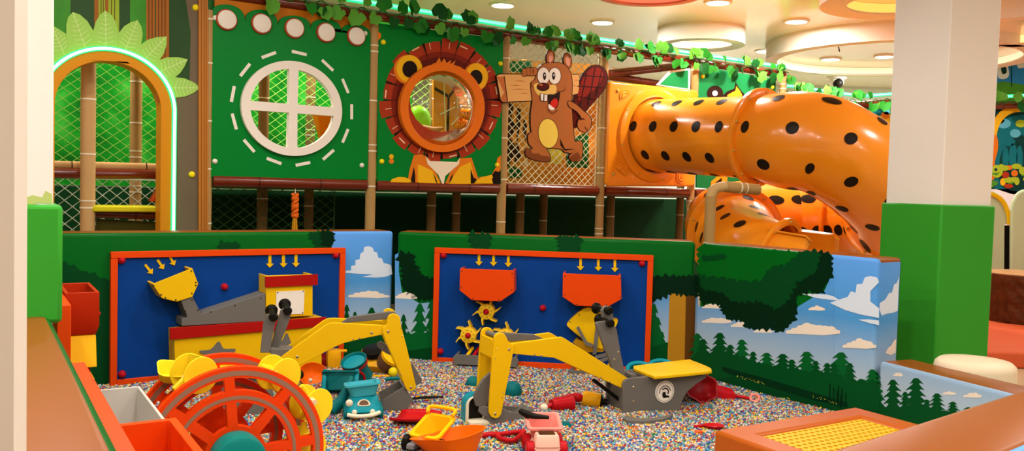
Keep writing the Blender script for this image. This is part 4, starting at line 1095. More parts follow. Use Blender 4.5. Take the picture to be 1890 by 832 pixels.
net('safety_net', SPL, PSX[0] + 0.1, PSX[2] - 0.1, 1.46, 2.8, -1.3, 0.115, 0.0035, ropeg_m, 'pale green rope net seen through the round window and the lion ring', seed=3)
net('safety_net', SPL, PSX[2] + 0.05, PSX[3] - 0.05, ZD + 0.05, ZT - 0.05, -0.03, 0.086, 0.0042, rope_m, 'cream diamond rope net behind the beaver cutout', seed=4, ratio=0.9)
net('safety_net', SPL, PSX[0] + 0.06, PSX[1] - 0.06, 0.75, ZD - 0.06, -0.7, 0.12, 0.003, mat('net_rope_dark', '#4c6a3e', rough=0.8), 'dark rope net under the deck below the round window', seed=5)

# ------------------------------------------------------------------ green panel with the round window
gp_m = mat('panel_green', '#007a28', rough=0.33)
op_m = mat('panel_orange', '#c2700f', rough=0.4)
wv_m = mat('molded_white', '#eadfd2', rough=0.4)
K2 = lambda pts: cr(pts, 360, 0, 1.892)
wp_ = thing('window_panel', SPL.w((PSX[0] + PSX[1]) / 2, ZD + 0.06, 0.03), 'green wall panel with white cross-barred round window and scalloped top', 'wall panel')
cs, ct = SPL.px(*K2([(337, 380)])[0], 0.03)
rs = (SPL.px(*K2([(513, 380)])[0], 0.03)[0] - SPL.px(*K2([(162, 380)])[0], 0.03)[0]) / 2
rt = (SPL.px(*K2([(337, 215)])[0], 0.03)[1] - SPL.px(*K2([(337, 545)])[0], 0.03)[1]) / 2
def ell(a, b, n=48, c=None):
    c = c or (cs, ct); return [(c[0] + a * math.cos(2 * PI * k / n), c[1] + b * math.sin(2 * PI * k / n)) for k in range(n)]
top = []
vall = [(52, 52), (175, 70), (290, 85), (405, 95), (512, 108), (614, 122)]
peak = [(115, 15), (232, 33), (347, 54), (459, 66), (565, 84)]
for k in range(5):
    (x0, y0), (x1, y1), (xp, yp) = vall[k], vall[k + 1], peak[k]
    for j in range(8):
        u = j / 8; a = PI - PI * u
        xm = (x0 + x1) / 2; yb = y0 + (y1 - y0) * u
        top.append((xm + (x1 - x0) / 2 * math.cos(a), yb + (yp - (y0 + y1) / 2) * math.sin(a) ** 0.8))
top.append(vall[5])
ol = SPL.T(K2(top + [(603, 628), (52, 618)]), 0.035)
bm = B(); extr(bm, SPL, [ol, ell(rs * 0.9, rt * 0.9)], 0.012, 0.035); obj('green_board', bm, gp_m, wp_, bevel=0.004)
bm = B(); extr(bm, SPL, [SPL.T(K2([(54, -20), (616, 40), (606, 620), (54, 612)]), 0.011), ell(rs * 0.9, rt * 0.9)], -0.005, 0.0115); obj('orange_board', bm, op_m, wp_)
hw = rs * 0.085
def quad(sx, sy):
    a0 = math.asin(hw / (rt * 0.83)); L = [(sx * hw, sy * hw)]
    for k in range(9):
        a = a0 + (PI / 2 - 2 * a0) * k / 8
        L.append((sx * rs * 0.83 * math.cos(a), sy * rt * 0.83 * math.sin(a)))
    L = [(cs + x, ct + y) for x, y in L]
    return L
bm = B(); extr(bm, SPL, [ell(rs, rt, 64)] + [quad(a, b) for a, b in ((1, 1), (-1, 1), (-1, -1), (1, -1))], 0.02, 0.075); obj('window_frame', bm, wv_m, wp_, bevel=0.014)
bm = B()
for (x, y) in ((258, 192), (364, 185), (463, 228), (525, 300), (547, 390), (525, 474), (466, 540), (377, 572), (276, 562), (189, 509), (137, 424), (132, 328), (175, 244)):
    s, t = SPL.px(*K2([(x, y)])[0], 0.0365); d = V((s - cs, t - ct, 0)).normalized(); p = V((-d.y, d.x, 0))
    q = [V((s, t, 0)) + p * a * 0.066 + d * b * 0.013 for a, b in ((-1, -1), (1, -1), (1, 1), (-1, 1))]
    extr(bm, SPL, [(v.x, v.y) for v in q], 0.03, 0.0368)
obj('white_dashes', bm, wv_m, wp_)
for (x, y) in ((112, 68), (234, 82), (349, 98), (459, 113), (565, 126)):
    s, t = SPL.px(*K2([(x, y)])[0], 0.06)
    bm = B(); M = SPL.M(s, t, 0.034) @ Matrix.Rotation(PI / 2, 4, 'X')
    lathe(bm, M, [(0.085, 0), (0.085, 0.018), (0.078, 0.026), (0.074, 0.026)], 28, 0); lathe(bm, M, [(0.077, 0.02), (0.074, 0.034), (0.06, 0.04), (0, 0.044)], 28, 1)
    obj('round_pad', bm, [mat('panel_red_rim', '#b8482c', rough=0.4), wv_m], wp_)
for (x, y) in ((72, 62), (595, 116), (70, 563), (583, 577)):
    s, t = SPL.px(*K2([(x, y)])[0], 0.04); bm = B(); dome(bm, SPL, s, t, 0.0345, 0.022, 0.018); obj('bolt_cap', bm, wv_m, wp_)
bm = B(); s, t = SPL.px(596, 236, -0.9); tub(bm, SPL.M(s, t - 0.12, -0.9), 0.05, 0.1, 0.18, 0.2, 0.26, 0.008, 0.03)
tag(obj('orange_cone', bm, mat('plastic_orange', '#f07c12', rough=0.35)), 'orange plastic piece seen through the lower right pane of the round window', 'toy')

# ------------------------------------------------------------------ lion panel
KL = lambda pts: cr(pts, 690, 50, 2.772)
lion_m = [gp_m, mat('mane_red', '#a5361a', rough=0.4), mat('mane_dark', '#5d1a10', rough=0.4), mat('lion_black', '#1d120c', rough=0.4), mat('lion_yellow', '#efb31a', rough=0.4),
          mat('lion_orange', '#e27a1c', rough=0.4), mat('lion_cream', '#f0dfc2', rough=0.4), mat('mane_line', '#f0c79a', rough=0.4), mat('mane_deep', '#7c2413', rough=0.4)]
lt = thing('lion_panel', SPL.w((PSX[1] + PSX[2]) / 2, ZD + 0.06, 0.03), 'green wall panel printed with a lion around a round clear window', 'wall panel')
lc = KL([(352, 412)])[0]
def ellpx(cx, cy, rx, ry, n=40, a0=0, a1=2 * PI):
    full = abs(a1 - a0 - 2 * PI) < 1e-6
    return KL([(cx + rx * math.cos(a0 + (a1 - a0) * k / (n if full else n - 1)), cy + ry * math.sin(a0 + (a1 - a0) * k / (n if full else n - 1))) for k in range(n)])
NF = 0.035
hole = SPL.T(ellpx(352, 412, 190, 205), NF)
bm = B(); extr(bm, SPL, [SPL.T(KL([(20, -20), (662, 60), (650, 802), (18, 796)]), NF), hole], 0.012, NF, 0)
def lf(pts, lay, mi): flat(bm, SPL, KL(pts), NF + 0.0012 * lay, mi)
def mane(a0, a1, r0, r1, lay, mi, seed=0):
    c = (345, 372); P = []
    for a, r in ((a0, r0), (a0, r1), ((a0 + a1) / 2, r1 * 1.005), (a1, r1), (a1, r0)):
        P.append((c[0] + r * 322 * math.cos(a), c[1] - r * 330 * math.sin(a)))
    lf(P, lay, mi)
rnd = random.Random(3)
NPL = 20
for k in range(NPL):
    a0 = 2 * PI * k / NPL + 0.02; a1 = a0 + 2 * PI / NPL - 0.035
    r1 = 0.90 + 0.09 * rnd.random()
    mane(a0 - 0.02, a1 + 0.02, 0.5, 0.84, 1 + 0.02 * k, 1); mane(a0, a1, 0.6, r1, 1.5 + 0.02 * k, 1)
dark = ellpx(345, 388, 256, 262, 48); 
extr(bm, SPL, [SPL.T(dark, NF + 0.003), SPL.T(ellpx(352, 412, 200, 214, 48), NF + 0.003)], 0, NF + 0.003, 8, back=False)
extr(bm, SPL, [SPL.T(ellpx(348, 398, 238, 246, 48), NF + 0.0036), SPL.T(ellpx(352, 412, 200, 214, 48), NF + 0.0036)], 0, NF + 0.0036, 2, back=False)
for k in range(NPL):
    a = 2 * PI * k / NPL + 0.005; c = (345, 372); w_ = 0.010 if k % 3 else 0.022
    P = [(c[0] + r * 322 * math.cos(a + q), c[1] - r * 330 * math.sin(a + q)) for r, q in ((0.68, -0.002), (0.92, -w_), (0.92, w_), (0.68, 0.002))]
    lf(P, 4, 3)
    a += PI / NPL + 0.05 * (k % 2); w_ = 0.006
    P = [(c[0] + r * 322 * math.cos(a + q), c[1] - r * 330 * math.sin(a + q)) for r, q in ((0.80, -w_), (0.90, -w_), (0.90, w_), (0.80, w_))]
    if k % 3 == 0: P = [(c[0] + r * 322 * math.cos(a + q), c[1] - r * 330 * math.sin(a + q)) for r, q in ((0.88, -0.07), (0.90, -0.07), (0.90, 0.07), (0.88, 0.07))]
    lf(P, 4, 7)
lf([(300, 188), (318, 182), (335, 155), (345, 182), (360, 160), (372, 184), (395, 168), (392, 190), (420, 170), (408, 194), (450, 205), (380, 215), (310, 200)], 5, 5)
# body
lf([(205, 655), (240, 650), (280, 665), (345, 802), (170, 800), (185, 720)], 4.2, 5)
lf([(437, 672), (500, 668), (530, 760), (545, 802), (365, 802), (400, 720)], 4.2, 5)
lf([(225, 700), (300, 735), (340, 802), (225, 800)], 5.2, 4); lf([(440, 715), (495, 690), (520, 802), (380, 802)], 5.2, 4)
lf([(205, 712), (212, 760), (212, 802), (186, 800)], 6, 3); lf([(302, 740), (316, 770), (328, 802), (316, 790)], 6, 3); lf([(408, 745), (398, 780), (384, 802), (392, 770)], 6, 3); lf([(495, 725), (512, 770), (530, 780), (515, 800), (496, 800)], 6, 3)
lf([(265, 660), (285, 684), (425, 690), (440, 668), (436, 700), (365, 762), (358, 802), (350, 802), (330, 755), (275, 700)], 6.5, 6)
lf([(262, 655), (275, 640), (280, 672)], 6.6, 3); lf([(430, 640), (440, 665), (425, 672)], 6.6, 3)
lf([(80, 800), (92, 778), (125, 766), (160, 768), (190, 782), (205, 800)], 6, 4); lf([(512, 800), (525, 780), (560, 765), (600, 772), (610, 800)], 6, 4)
lf([(530, 768), (600, 760), (625, 715), (632, 670), (650, 655), (650, 720), (640, 770), (605, 790), (560, 772)], 5, 5); lf([(600, 760), (620, 735), (640, 740), (648, 730), (648, 800), (610, 800)], 5.4, 3); lf([(560, 765), (605, 755), (610, 772), (575, 785)], 6.1, 4)
for x, y, r in ((90, 662, 12), (90, 686, 13)): lf([(x + r * math.cos(a), y + r * math.sin(a)) for a in [k * PI / 8 for k in range(16)]], 4, 4 if y < 670 else 5)
lf([(22, 25), (34, 30), (38, 48), (30, 62), (21, 66)], 4, 5)
obj('printed_board', bm, lion_m, lt)
for (cx, cy, rx, ry, px_, py_, prx, pry) in ((180, 213, 73, 76, 184, 215, 38, 43), (525, 252, 63, 73, 523, 258, 33, 40)):
    bm = plate(SPL, ellpx(cx - 4, cy + 4, rx, ry), NF + 0.002, NF + 0.014); extr(bm, SPL, SPL.T(ellpx(cx + 2, cy, rx * 0.9, ry * 0.92), NF + 0.0155), 0, NF + 0.0155, 1, back=False)
    extr(bm, SPL, SPL.T(ellpx(px_, py_, prx, pry), NF + 0.017), 0, NF + 0.017, 2, back=False)
    obj('ear', bm, [lion_m[5], lion_m[4], lion_m[3]], lt)
ringo = SPL.T(ellpx(352, 412, 216, 228, 56), NF + 0.06); ringi = SPL.T(ellpx(352, 414, 174, 190, 56), NF + 0.06)
bm = B(); extr(bm, SPL, [ringo, ringi], NF - 0.01, NF + 0.06); obj('ring_frame', bm, mat('ring_orange', '#e5711a', rough=0.35), lt, bevel=0.02)
glass = bpy.data.materials.new('clear_bubble'); glass.use_nodes = True
gn, gl = glass.node_tree.nodes, glass.node_tree.links; gn.remove(gn['Principled BSDF'])
tr_ = gn.new('ShaderNodeBsdfTransparent'); gs = gn.new('ShaderNodeBsdfGlossy'); gs.inputs['Roughness'].default_value = 0.03
fz = gn.new('ShaderNodeFresnel'); fz.inputs['IOR'].default_value = 1.5; mxs = gn.new('ShaderNodeMixShader')
gl.new(fz.outputs[0], mxs.inputs[0]); gl.new(tr_.outputs[0], mxs.inputs[1]); gl.new(gs.outputs[0], mxs.inputs[2]); gl.new(mxs.outputs[0], gn['Material Output'].inputs['Surface'])
tr_.inputs[0].default_value = (0.97, 0.98, 0.96, 1)
gc = SPL.px(*KL([(352, 414)])[0], NF + 0.03); ga = (SPL.px(*KL([(526, 414)])[0], NF)[0] - SPL.px(*KL([(178, 414)])[0], NF)[0]) / 2; gb = (SPL.px(*KL([(352, 224)])[0], NF)[1] - SPL.px(*KL([(352, 604)])[0], NF)[1]) / 2
bm = B(); M = SPL.M(gc[0], gc[1], NF + 0.01) @ Matrix.Rotation(PI / 2, 4, 'X')
lathe(bm, M, [(1.0, 0), (0.85, 0.07), (0.6, 0.12), (0.3, 0.15), (0, 0.16)], 40, sx=ga, sy=gb)
obj('clear_bubble', bm, glass, lt, smooth=60)
ybolt_m = mat('bolt_cap_yellow', '#f0d81c', rough=0.3)
for (x, y) in ((48, 77), (40, 687), (647, 187), (630, 705)):
    s, t = SPL.px(*KL([(x, y)])[0], NF); bm = B(); dome(bm, SPL, s, t, NF + 0.0005, 0.024, 0.02); obj('bolt_cap', bm, ybolt_m, lt)
# things seen through the lion's window
bm = B(); s, t = SPL.px(772, 222, -0.55); sphere(bm, SPL.M(s, t, -0.55), 0.13, sx=1, sy=1, sz=1.15); tag(obj('punch_ball', bm, mat('lime_vinyl', '#8fd61e', rough=0.35), smooth=60), 'lime green punch ball behind the lion window', 'toy')
bm = B(); s, t = SPL.px(778, 238, -0.3); s2, t2 = SPL.px(818, 236, -0.3); tube(bm, [SPL.w(s, t, -0.3), SPL.w((s + s2) / 2, t - 0.01, -0.3), SPL.w(s2, t2, -0.3)], [0.045, 0.04, 0.012], 12)
tag(obj('foam_horn', bm, mat('tan_vinyl', '#b98242', rough=0.5), smooth=60), 'tan tapered foam horn behind the lion window', 'toy')
gir_m = [mat('giraffe_orange', '#e0861a', rough=0.5), mat('giraffe_black', '#2a1a0c', rough=0.5), mat('giraffe_white', '#ead9b4', rough=0.5), mat('bay_green', '#14602c', rough=0.5)]
gb_ = B(); n = -0.75
extr(gb_, SPL, SPL.T([(800, 90), (858, 90), (858, 350), (800, 350)], n), n - 0.02, n, 0)
for P in ([(803, 160), (828, 175), (826, 180), (802, 166)], [(828, 175), (850, 150), (853, 154), (830, 180)], [(826, 178), (830, 178), (828, 262), (824, 262)], [(826, 240), (850, 262), (848, 266), (824, 246)], [(806, 262), (826, 240), (828, 244), (810, 268)]): flat(gb_, SPL, P, n + 0.002, 1)
for P in ([(818, 130), (820, 130), (824, 262), (822, 262)], [(812, 210), (840, 196), (841, 198), (813, 212)], [(830, 150), (856, 170), (855, 172), (829, 152)], [(832, 230), (856, 205), (857, 207), (833, 232)], [(838, 120), (840, 120), (846, 200), (844, 200)]): flat(gb_, SPL, P, n + 0.003, 2)
tag(obj('giraffe_board', gb_, gir_m), 'orange board with black and white giraffe lines behind the lion window', 'wall panel')

# ------------------------------------------------------------------ beaver bay
KV = lambda pts: cr(pts, 900, 80, 3.083)
bb = B(); n = -0.62
def bf(pts, lay, mi): flat(bb, SPL, KV(pts), n + 0.002 * lay, mi)
extr(bb, SPL, SPL.T(KV([(100, 90), (640, 120), (640, 830), (100, 830)]), n), n - 0.02, n, 0)
for i, P in enumerate(([(110, 335), (150, 350), (135, 420), (165, 470), (130, 540), (170, 600), (120, 700), (110, 700)], [(165, 360), (190, 380), (185, 470), (170, 560), (190, 640), (150, 690), (165, 560)], [(205, 420), (225, 470), (215, 560), (200, 500)])): bf(P, 1, 1)
bf([(440, 560), (575, 500), (575, 710), (450, 705)], 1, 3); bf([(120, 690), (200, 720), (190, 765), (120, 765)], 1, 3); bf([(330, 600), (440, 590), (420, 690), (350, 680)], 1.2, 4); bf([(205, 670), (225, 665), (230, 690), (210, 697)], 1.4, 2)
bf([(120, 100), (250, 100), (250, 170), (120, 160)], 1, 3); bf([(500, 160), (640, 150), (640, 260), (500, 240)], 1, 0)
tag(obj('printed_backboard', bb, [mat('backboard_orange', '#cf8a2a', rough=0.5, noise=0.2, nscale=6), gir_m[1], gir_m[2], gir_m[3], mat('backboard_lime', '#c7bf3c', rough=0.5)]), 'orange and black printed board behind the beaver net', 'wall panel')

bv_m = [mat('beaver_brown', '#b46a34', rough=0.45), mat('beaver_outline', '#2a120a', rough=0.5), mat('beaver_cream', '#f0c86a', rough=0.45), mat('beaver_belly', '#f2d358', rough=0.45), mat('beaver_white', '#f6f0e6', rough=0.45),
        mat('beaver_tail', '#8a1f10', rough=0.45), mat('beaver_taild', '#571208', rough=0.45), mat('plank_wood', '#e8b068', rough=0.5), mat('plank_edge', '#c9703c', rough=0.5), mat('beaver_red', '#d3261c', rough=0.45),
        mat('beaver_dark', '#7f4520', rough=0.45), mat('beaver_pink', '#e3a088', rough=0.45)]
bt = thing('beaver_cutout', SPL.w(SPL.px(1015, 200)[0], 1.6, 0.03), 'flat cutout of a cartoon beaver carrying a plank, hung on the rope net', 'cutout sign')
bv = B(); n = 0.075
def board(pts, n0, n1, mi, grow=5):
    # outline plate a little larger, colour plate on top
    c = V((sum(p[0] for p in pts) / len(pts), sum(p[1] for p in pts) / len(pts), 0))
    L = []
    m = len(pts)
    ar = sum(pts[i][0] * pts[(i + 1) % m][1] - pts[(i + 1) % m][0] * pts[i][1] for i in range(m))
    for i in range(m):
        a, b_, d = V((*pts[i - 1], 0)), V((*pts[i], 0)), V((*pts[(i + 1) % m], 0)); t = (d - a)
        if t.length < 1e-6: continue
        t.normalize(); nn_ = V((t.y, -t.x, 0)) * (1 if ar > 0 else -1); q = b_ + nn_ * grow; L.append((q.x, q.y))
    extr(bv, SPL, SPL.T(KV(L), n1 - 0.001), n0, n1 - 0.001, 1)
    flat(bv, SPL, KV(pts), n1 + 0.0006, mi)
def bvf(pts, lay, mi): flat(bv, SPL, KV(pts), n + 0.0012 * lay, mi)
def eb(cx, cy, rx, ry, k=24, rot=0): return [(cx + rx * math.cos(a) * math.cos(rot) - ry * math.sin(a) * math.sin(rot), cy + rx * math.cos(a) * math.sin(rot) + ry * math.sin(a) * math.cos(rot)) for a in [2 * PI * i / k for i in range(k)]]
sm = lambda P, k=3: spline(P, k, True)
tail = sm([(495, 480), (482, 400), (500, 290), (540, 185), (595, 130), (650, 135), (680, 180), (672, 240), (630, 300), (575, 360), (520, 440)])
board(tail, n - 0.02, n - 0.006, 6)
board([(52, 185), (70, 176), (520, 178), (520, 285), (330, 322), (85, 333), (75, 320)], n - 0.02, n - 0.004, 7)
bvf(sm([(515, 280), (545, 190), (595, 140), (645, 145), (655, 190), (620, 250), (560, 300), (520, 330)]), -2, 5)
for P in ([(510, 240), (660, 250), (658, 254), (510, 245)], [(500, 300), (610, 315), (606, 319), (500, 305)], [(545, 180), (670, 190), (668, 195), (545, 185)], [(560, 170), (566, 168), (520, 400), (515, 398)], [(610, 135), (616, 135), (575, 350), (570, 350)], [(650, 140), (655, 142), (620, 300), (615, 300)]): bvf(P, -1, 1)
bvf([(54, 190), (96, 190), (112, 330), (86, 332), (74, 310), (95, 280)], -1.5, 8); bvf([(92, 186), (97, 186), (116, 330), (111, 330)], -1, 1)
for (x0, y, x1) in ((150, 215, 220), (125, 240, 200), (130, 262, 230), (180, 285, 240), (490, 210, 520), (485, 240, 505)): bvf([(x0, y), ((x0 + x1) / 2, y - 5), (x1, y + 2), ((x0 + x1) / 2, y - 1)], -1, 8)
# ears
for cx, cy, r in ((358, 78, 0.12), (455, 98, -0.15)):
    e = eb(cx, cy, 22, 42, 20, r); board(e, n - 0.02, n - 0.002, 0, 4); bvf(eb(cx + 1, cy + 2, 12, 30, 18, r), 0, 11)
# right arm behind, legs
board(sm([(232, 520), (262, 503), (300, 530), (335, 600), (355, 640), (350, 672), (290, 668), (235, 650), (215, 625), (225, 600), (260, 600), (235, 570)]), n - 0.02, n - 0.001, 0, 4)
bvf(sm([(225, 605), (265, 600), (300, 635), (352, 645), (350, 672), (290, 668), (235, 650), (215, 628)]), 1, 10)
bvf(eb(272, 612, 25, 16, 16), 1.5, 0)
board(sm([(430, 580), (500, 560), (535, 560), (540, 620), (525, 665), (480, 668), (465, 640), (500, 610), (440, 620)]), n - 0.02, n - 0.001, 0, 4)
bvf(sm([(490, 630), (515, 620), (528, 650), (510, 668), (478, 665), (470, 648)]), 1, 10)
body = sm([(318, 118), (370, 110), (430, 118), (468, 160), (480, 220), (478, 320), (482, 420), (490, 520), (500, 600), (470, 625), (415, 600), (340, 595), (285, 560), (250, 500), (246, 400), (255, 330), (250, 280), (248, 225), (270, 205), (285, 150)])
board(body, n - 0.02, n, 0, 4)
bvf(eb(345, 512, 58, 86, 28, -0.08), 1, 1); bvf(eb(345, 512, 55, 83, 28, -0.08), 2, 3)
for P in ([(412, 540), (440, 600), (500, 600), (440, 610), (415, 580)],): bvf(P, 2, 1)
# face
bvf(eb(415, 255, 28, 24), 1, 10); bvf(eb(412, 250, 27, 21), 1.6, 0); bvf(eb(262, 232, 16, 22), 1, 10); bvf(eb(264, 230, 14, 19), 1.6, 0)
bvf(sm([(262, 240), (290, 225), (340, 240), (385, 235), (390, 280), (340, 300), (285, 292)]), 2, 2)
for cx, cy, rx, ry in ((318, 185, 34, 48), (382, 185, 34, 46)): bvf(eb(cx, cy, rx + 3, ry + 3), 2.4, 1); bvf(eb(cx, cy, rx, ry), 3, 4)
bvf(eb(324, 186, 9, 22), 4, 1); bvf(eb(376, 185, 9, 22), 4, 1); bvf(eb(325, 180, 3, 7, 10), 4.6, 4); bvf(eb(377, 180, 3, 7, 10), 4.6, 4)
bvf(eb(316, 247, 36, 24), 4, 1); bvf(eb(315, 244, 31, 19), 5, 6); bvf(eb(304, 236, 10, 6, 12), 5.6, 8)
bvf(sm([(342, 292), (380, 290), (410, 275), (408, 320), (395, 365), (370, 380), (348, 370), (345, 330)]), 4, 1)
bvf(sm([(362, 330), (385, 312), (400, 330), (392, 360), (375, 368), (358, 352)]), 5, 9); bvf(sm([(348, 345), (370, 362), (384, 372), (365, 380), (348, 368)]), 5.5, 4)
bvf([(298, 283), (320, 288), (318, 333), (302, 325)], 5, 1); bvf([(321, 288), (342, 290), (340, 330), (322, 333)], 5, 1); bvf([(301, 286), (318, 290), (316, 329), (304, 322)], 5.6, 4); bvf([(323, 291), (340, 293), (338, 327), (323, 330)], 5.6, 4)
bvf([(340, 372), (370, 395), (400, 375), (402, 382), (372, 404), (342, 380)], 4.4, 10)
# left hand gripping the plank and the hanging right arm
for cx, cy in ((210, 165), (232, 160), (252, 162), (268, 160)): bvf(eb(cx, cy, 17, 26), 2, 1); bvf(eb(cx, cy, 14, 23), 2.6, 0)
board(sm([(460, 330), (500, 345), (545, 385), (585, 420), (588, 465), (570, 500), (535, 500), (512, 470), (520, 430), (535, 425), (505, 385), (465, 360)]), n - 0.005, n + 0.004, 0, 4)
bvf([(520, 430), (545, 425), (560, 440), (545, 432), (525, 438)], 5, 1); bvf([(555, 470), (575, 495), (570, 500), (550, 478)], 5, 10)
obj('cutout_board', bv, bv_m, bt, recalc=False)

# ------------------------------------------------------------------ far green panels beside the slide
fg = thing('wall_board', SPL.w((PSX[4] + PSX[5]) / 2, ZD, 0.02), 'green wall panel with black and orange print, mostly hidden behind the slide', 'wall panel')
bm = B(); extr(bm, SPL, SPL.T([(1290, 122), (1432, 146), (1426, 360), (1286, 346)], 0.03), 0.005, 0.03, 0)
F4 = lambda pts: cr(pts, 1090, 60, 1.981)
for lay, mi, P in ((1, 1, eb(455, 222, 30, 28)), (2, 2, eb(455, 222, 10, 10)), (1, 1, [(480, 232), (500, 215), (525, 205), (530, 180), (545, 205), (562, 225), (560, 245), (480, 245)]), (2, 3, [(500, 228), (530, 212), (533, 195), (548, 215), (556, 232), (500, 238)]), (1, 3, [(440, 545), (470, 520), (500, 530), (500, 560), (440, 565)]), (2, 1, [(455, 550), (480, 530), (478, 555)])):
    flat(bm, SPL, F4(P), 0.03 + 0.0015 * lay, mi)
obj('printed_board', bm, [mat('panel_green_far', '#1c7a42', rough=0.35), bv_m[1], wv_m, mat('print_orange', '#e59a20')], fg)
for x, y in ((410, 160), (665, 200)):
    s, t = SPL.px(*F4([(x, y)])[0], 0.03); bm = B(); dome(bm, SPL, s, t, 0.0305, 0.026, 0.02); obj('bolt_cap', bm, ybolt_m, fg)
bm = plate(SPL, F4([(243, 192), (292, 140), (364, 130), (364, 212)]), -0.012, 0.01); extr(bm, SPL, SPL.T(F4([(252, 190), (296, 147), (357, 138), (357, 205)]), 0.0125), 0, 0.0125, 1, back=False)
tag(obj('gable_panel', bm, [wv_m, mat('panel_green_far', '#1c7a42')]), 'small slanted green panel with white edge above the slide entry', 'wall panel')

# ------------------------------------------------------------------ arch doorway
KR = lambda pts: cr(pts, 90, 0, 4.16)
ap = thing('arch_panel', SPL.w(SPL.px(240, 345)[0], -0.02, 0.0), 'forest printed doorway panel with orange arch and leafy crown at the left', 'doorway panel')
NA = 0.03
sr, tsp = SPL.px(296, 205, NA); stp, ttop = SPL.px(196, 113, NA)
R_in = ttop - tsp; R_in = (sr - stp) * 0.5 + R_in * 0.5; sc_ = sr - R_in
so = SPL.px(322, 205, NA)[0]; R_out = so - sc_
def arch(R, t_bottom, n=28):
    return [(sc_ - R, t_bottom)] + [(sc_ - R * math.cos(PI * k / n), tsp + (R * math.sin(PI * k / n)) * ((ttop - tsp) / R_in)) for k in range(n + 1)] + [(sc_ + R, t_bottom)]
sL = SPL.px(20, 345, NA)[0]; sR = SPL.px(386, 345, NA)[0]; zt_ = 3.25
arch_mats = [mat('forest_dark', '#2d4a26', rough=0.45, noise=0.3, nscale=3), mat('forest_green', '#3f8a2a', rough=0.45, noise=0.3, nscale=6), mat('forest_brown', '#9a5c1e', rough=0.45, noise=0.2, nscale=4), mat('forest_stripe', '#5e3510', rough=0.45), mat('forest_lime', '#8fa62c', rough=0.45, noise=0.2, nscale=6), mat('forest_grey', '#6d5c48', rough=0.45, noise=0.2, nscale=3)]
bm = B(); extr(bm, SPL, [[(sL, -0.02)] + [(sL, zt_), (sR, zt_), (sR, -0.02)] + arch(R_out - 0.01, -0.02)[::-1]], 0.0, NA, 0)
def col(x0, x1, y0, y1, mi, lay):
    flat(bm, SPL, [(x0, y0), (x1, y0), (x1, y1), (x0, y1)], NA + 0.001 * lay, mi)
col(97, 130, -20, 80, 1, 1); col(174, 182, -20, 100, 2, 1); col(182, 194, -20, 100, 4, 1); col(194, 200, -20, 100, 2, 1.1); col(200, 220, -20, 100, 4, 1)
col(240, 270, -20, 100, 1, 1); col(270, 286, -20, 130, 2, 1); col(288, 312, -20, 190, 2, 1)
for x in (274, 280, 292, 298, 304): col(x, x + 1.6, -20, 130, 3, 2)
for x in (186, 190, 205, 211): col(x, x + 1.4, -20, 90, 3, 2)
flat(bm, SPL, [(326, -20), (366, -20), (366, 425), (322.5, 425), (322.5, 205), (318, 180)], NA + 0.001, 5)
flat(bm, SPL, [(316, -20), (340, -20), (352, 60), (350, 150), (335, 170), (316, 120)], NA + 0.002, 0)
flat(bm, SPL, [(356, -20), (366, -20), (366, 60), (360, 40)], NA + 0.002, 5)
obj('printed_board', bm, arch_mats, ap)
bm = B(); L0_, L1_ = arch(R_out - 0.02, -0.02), arch(R_in, -0.02)
extr(bm, SPL, L0_ + L1_[::-1], -0.12, NA + 0.03); obj('arch_rim', bm, mat('arch_orange', '#cf8418', rough=0.35), ap, bevel=0.008)
bm = plate(SPL, [(367, -20), (384, -20), (384, 425), (367, 425)], NA + 0.001, NA + 0.03)
for x in (371, 376, 380): extr(bm, SPL, SPL.T([(x, -20), (x + 1.2, -20), (x + 1.2, 425), (x, 425)], NA + 0.0312), 0, NA + 0.0312, 1, back=False)
obj('wood_strip', bm, [mat('strip_wood', '#b5702a', rough=0.4), mat('strip_wood_dark', '#7c4614')], ap)
for x, y in ((361, 14), (354, 322)):
    s, t = SPL.px(x, y, NA); bm = B(); dome(bm, SPL, s, t, NA + 0.0025, 0.026, 0.02); obj('bolt_cap', bm, ybolt_m, ap)
leaf_m = [mat('crown_leaf', '#9cc75a', rough=0.5), mat('crown_vein', '#dfe8a8', rough=0.5)]
leaves = [([(20, 190), (80, 225), (140, 265), (150, 420), (30, 505), (-60, 600)], (20, 190), (120, 420)),
          ([(135, 265), (134, 190), (150, 130), (185, 92), (240, 112), (295, 160), (342, 235), (350, 385), (150, 422)], (185, 92), (290, 390)),
          ([(342, 235), (362, 165), (395, 112), (435, 82), (482, 115), (515, 170), (537, 253), (540, 398), (345, 385)], (435, 82), (440, 385)),
          ([(537, 253), (580, 200), (630, 170), (683, 155), (710, 200), (722, 260), (710, 340), (660, 450), (530, 400)], (683, 155), (580, 400)),
          ([(710, 340), (760, 305), (830, 285), (905, 280), (905, 340), (885, 410), (850, 460), (790, 560), (650, 445)], (905, 280), (720, 470)),
          ([(850, 460), (910, 440), (990, 438), (1068, 455), (1040, 515), (1010, 560), (970, 592), (900, 670), (780, 545)], (1068, 455), (830, 560)),
          ([(970, 592), (1040, 600), (1110, 630), (1168, 672), (1110, 715), (1050, 740), (955, 752), (890, 650)], (1168, 672), (930, 675))]
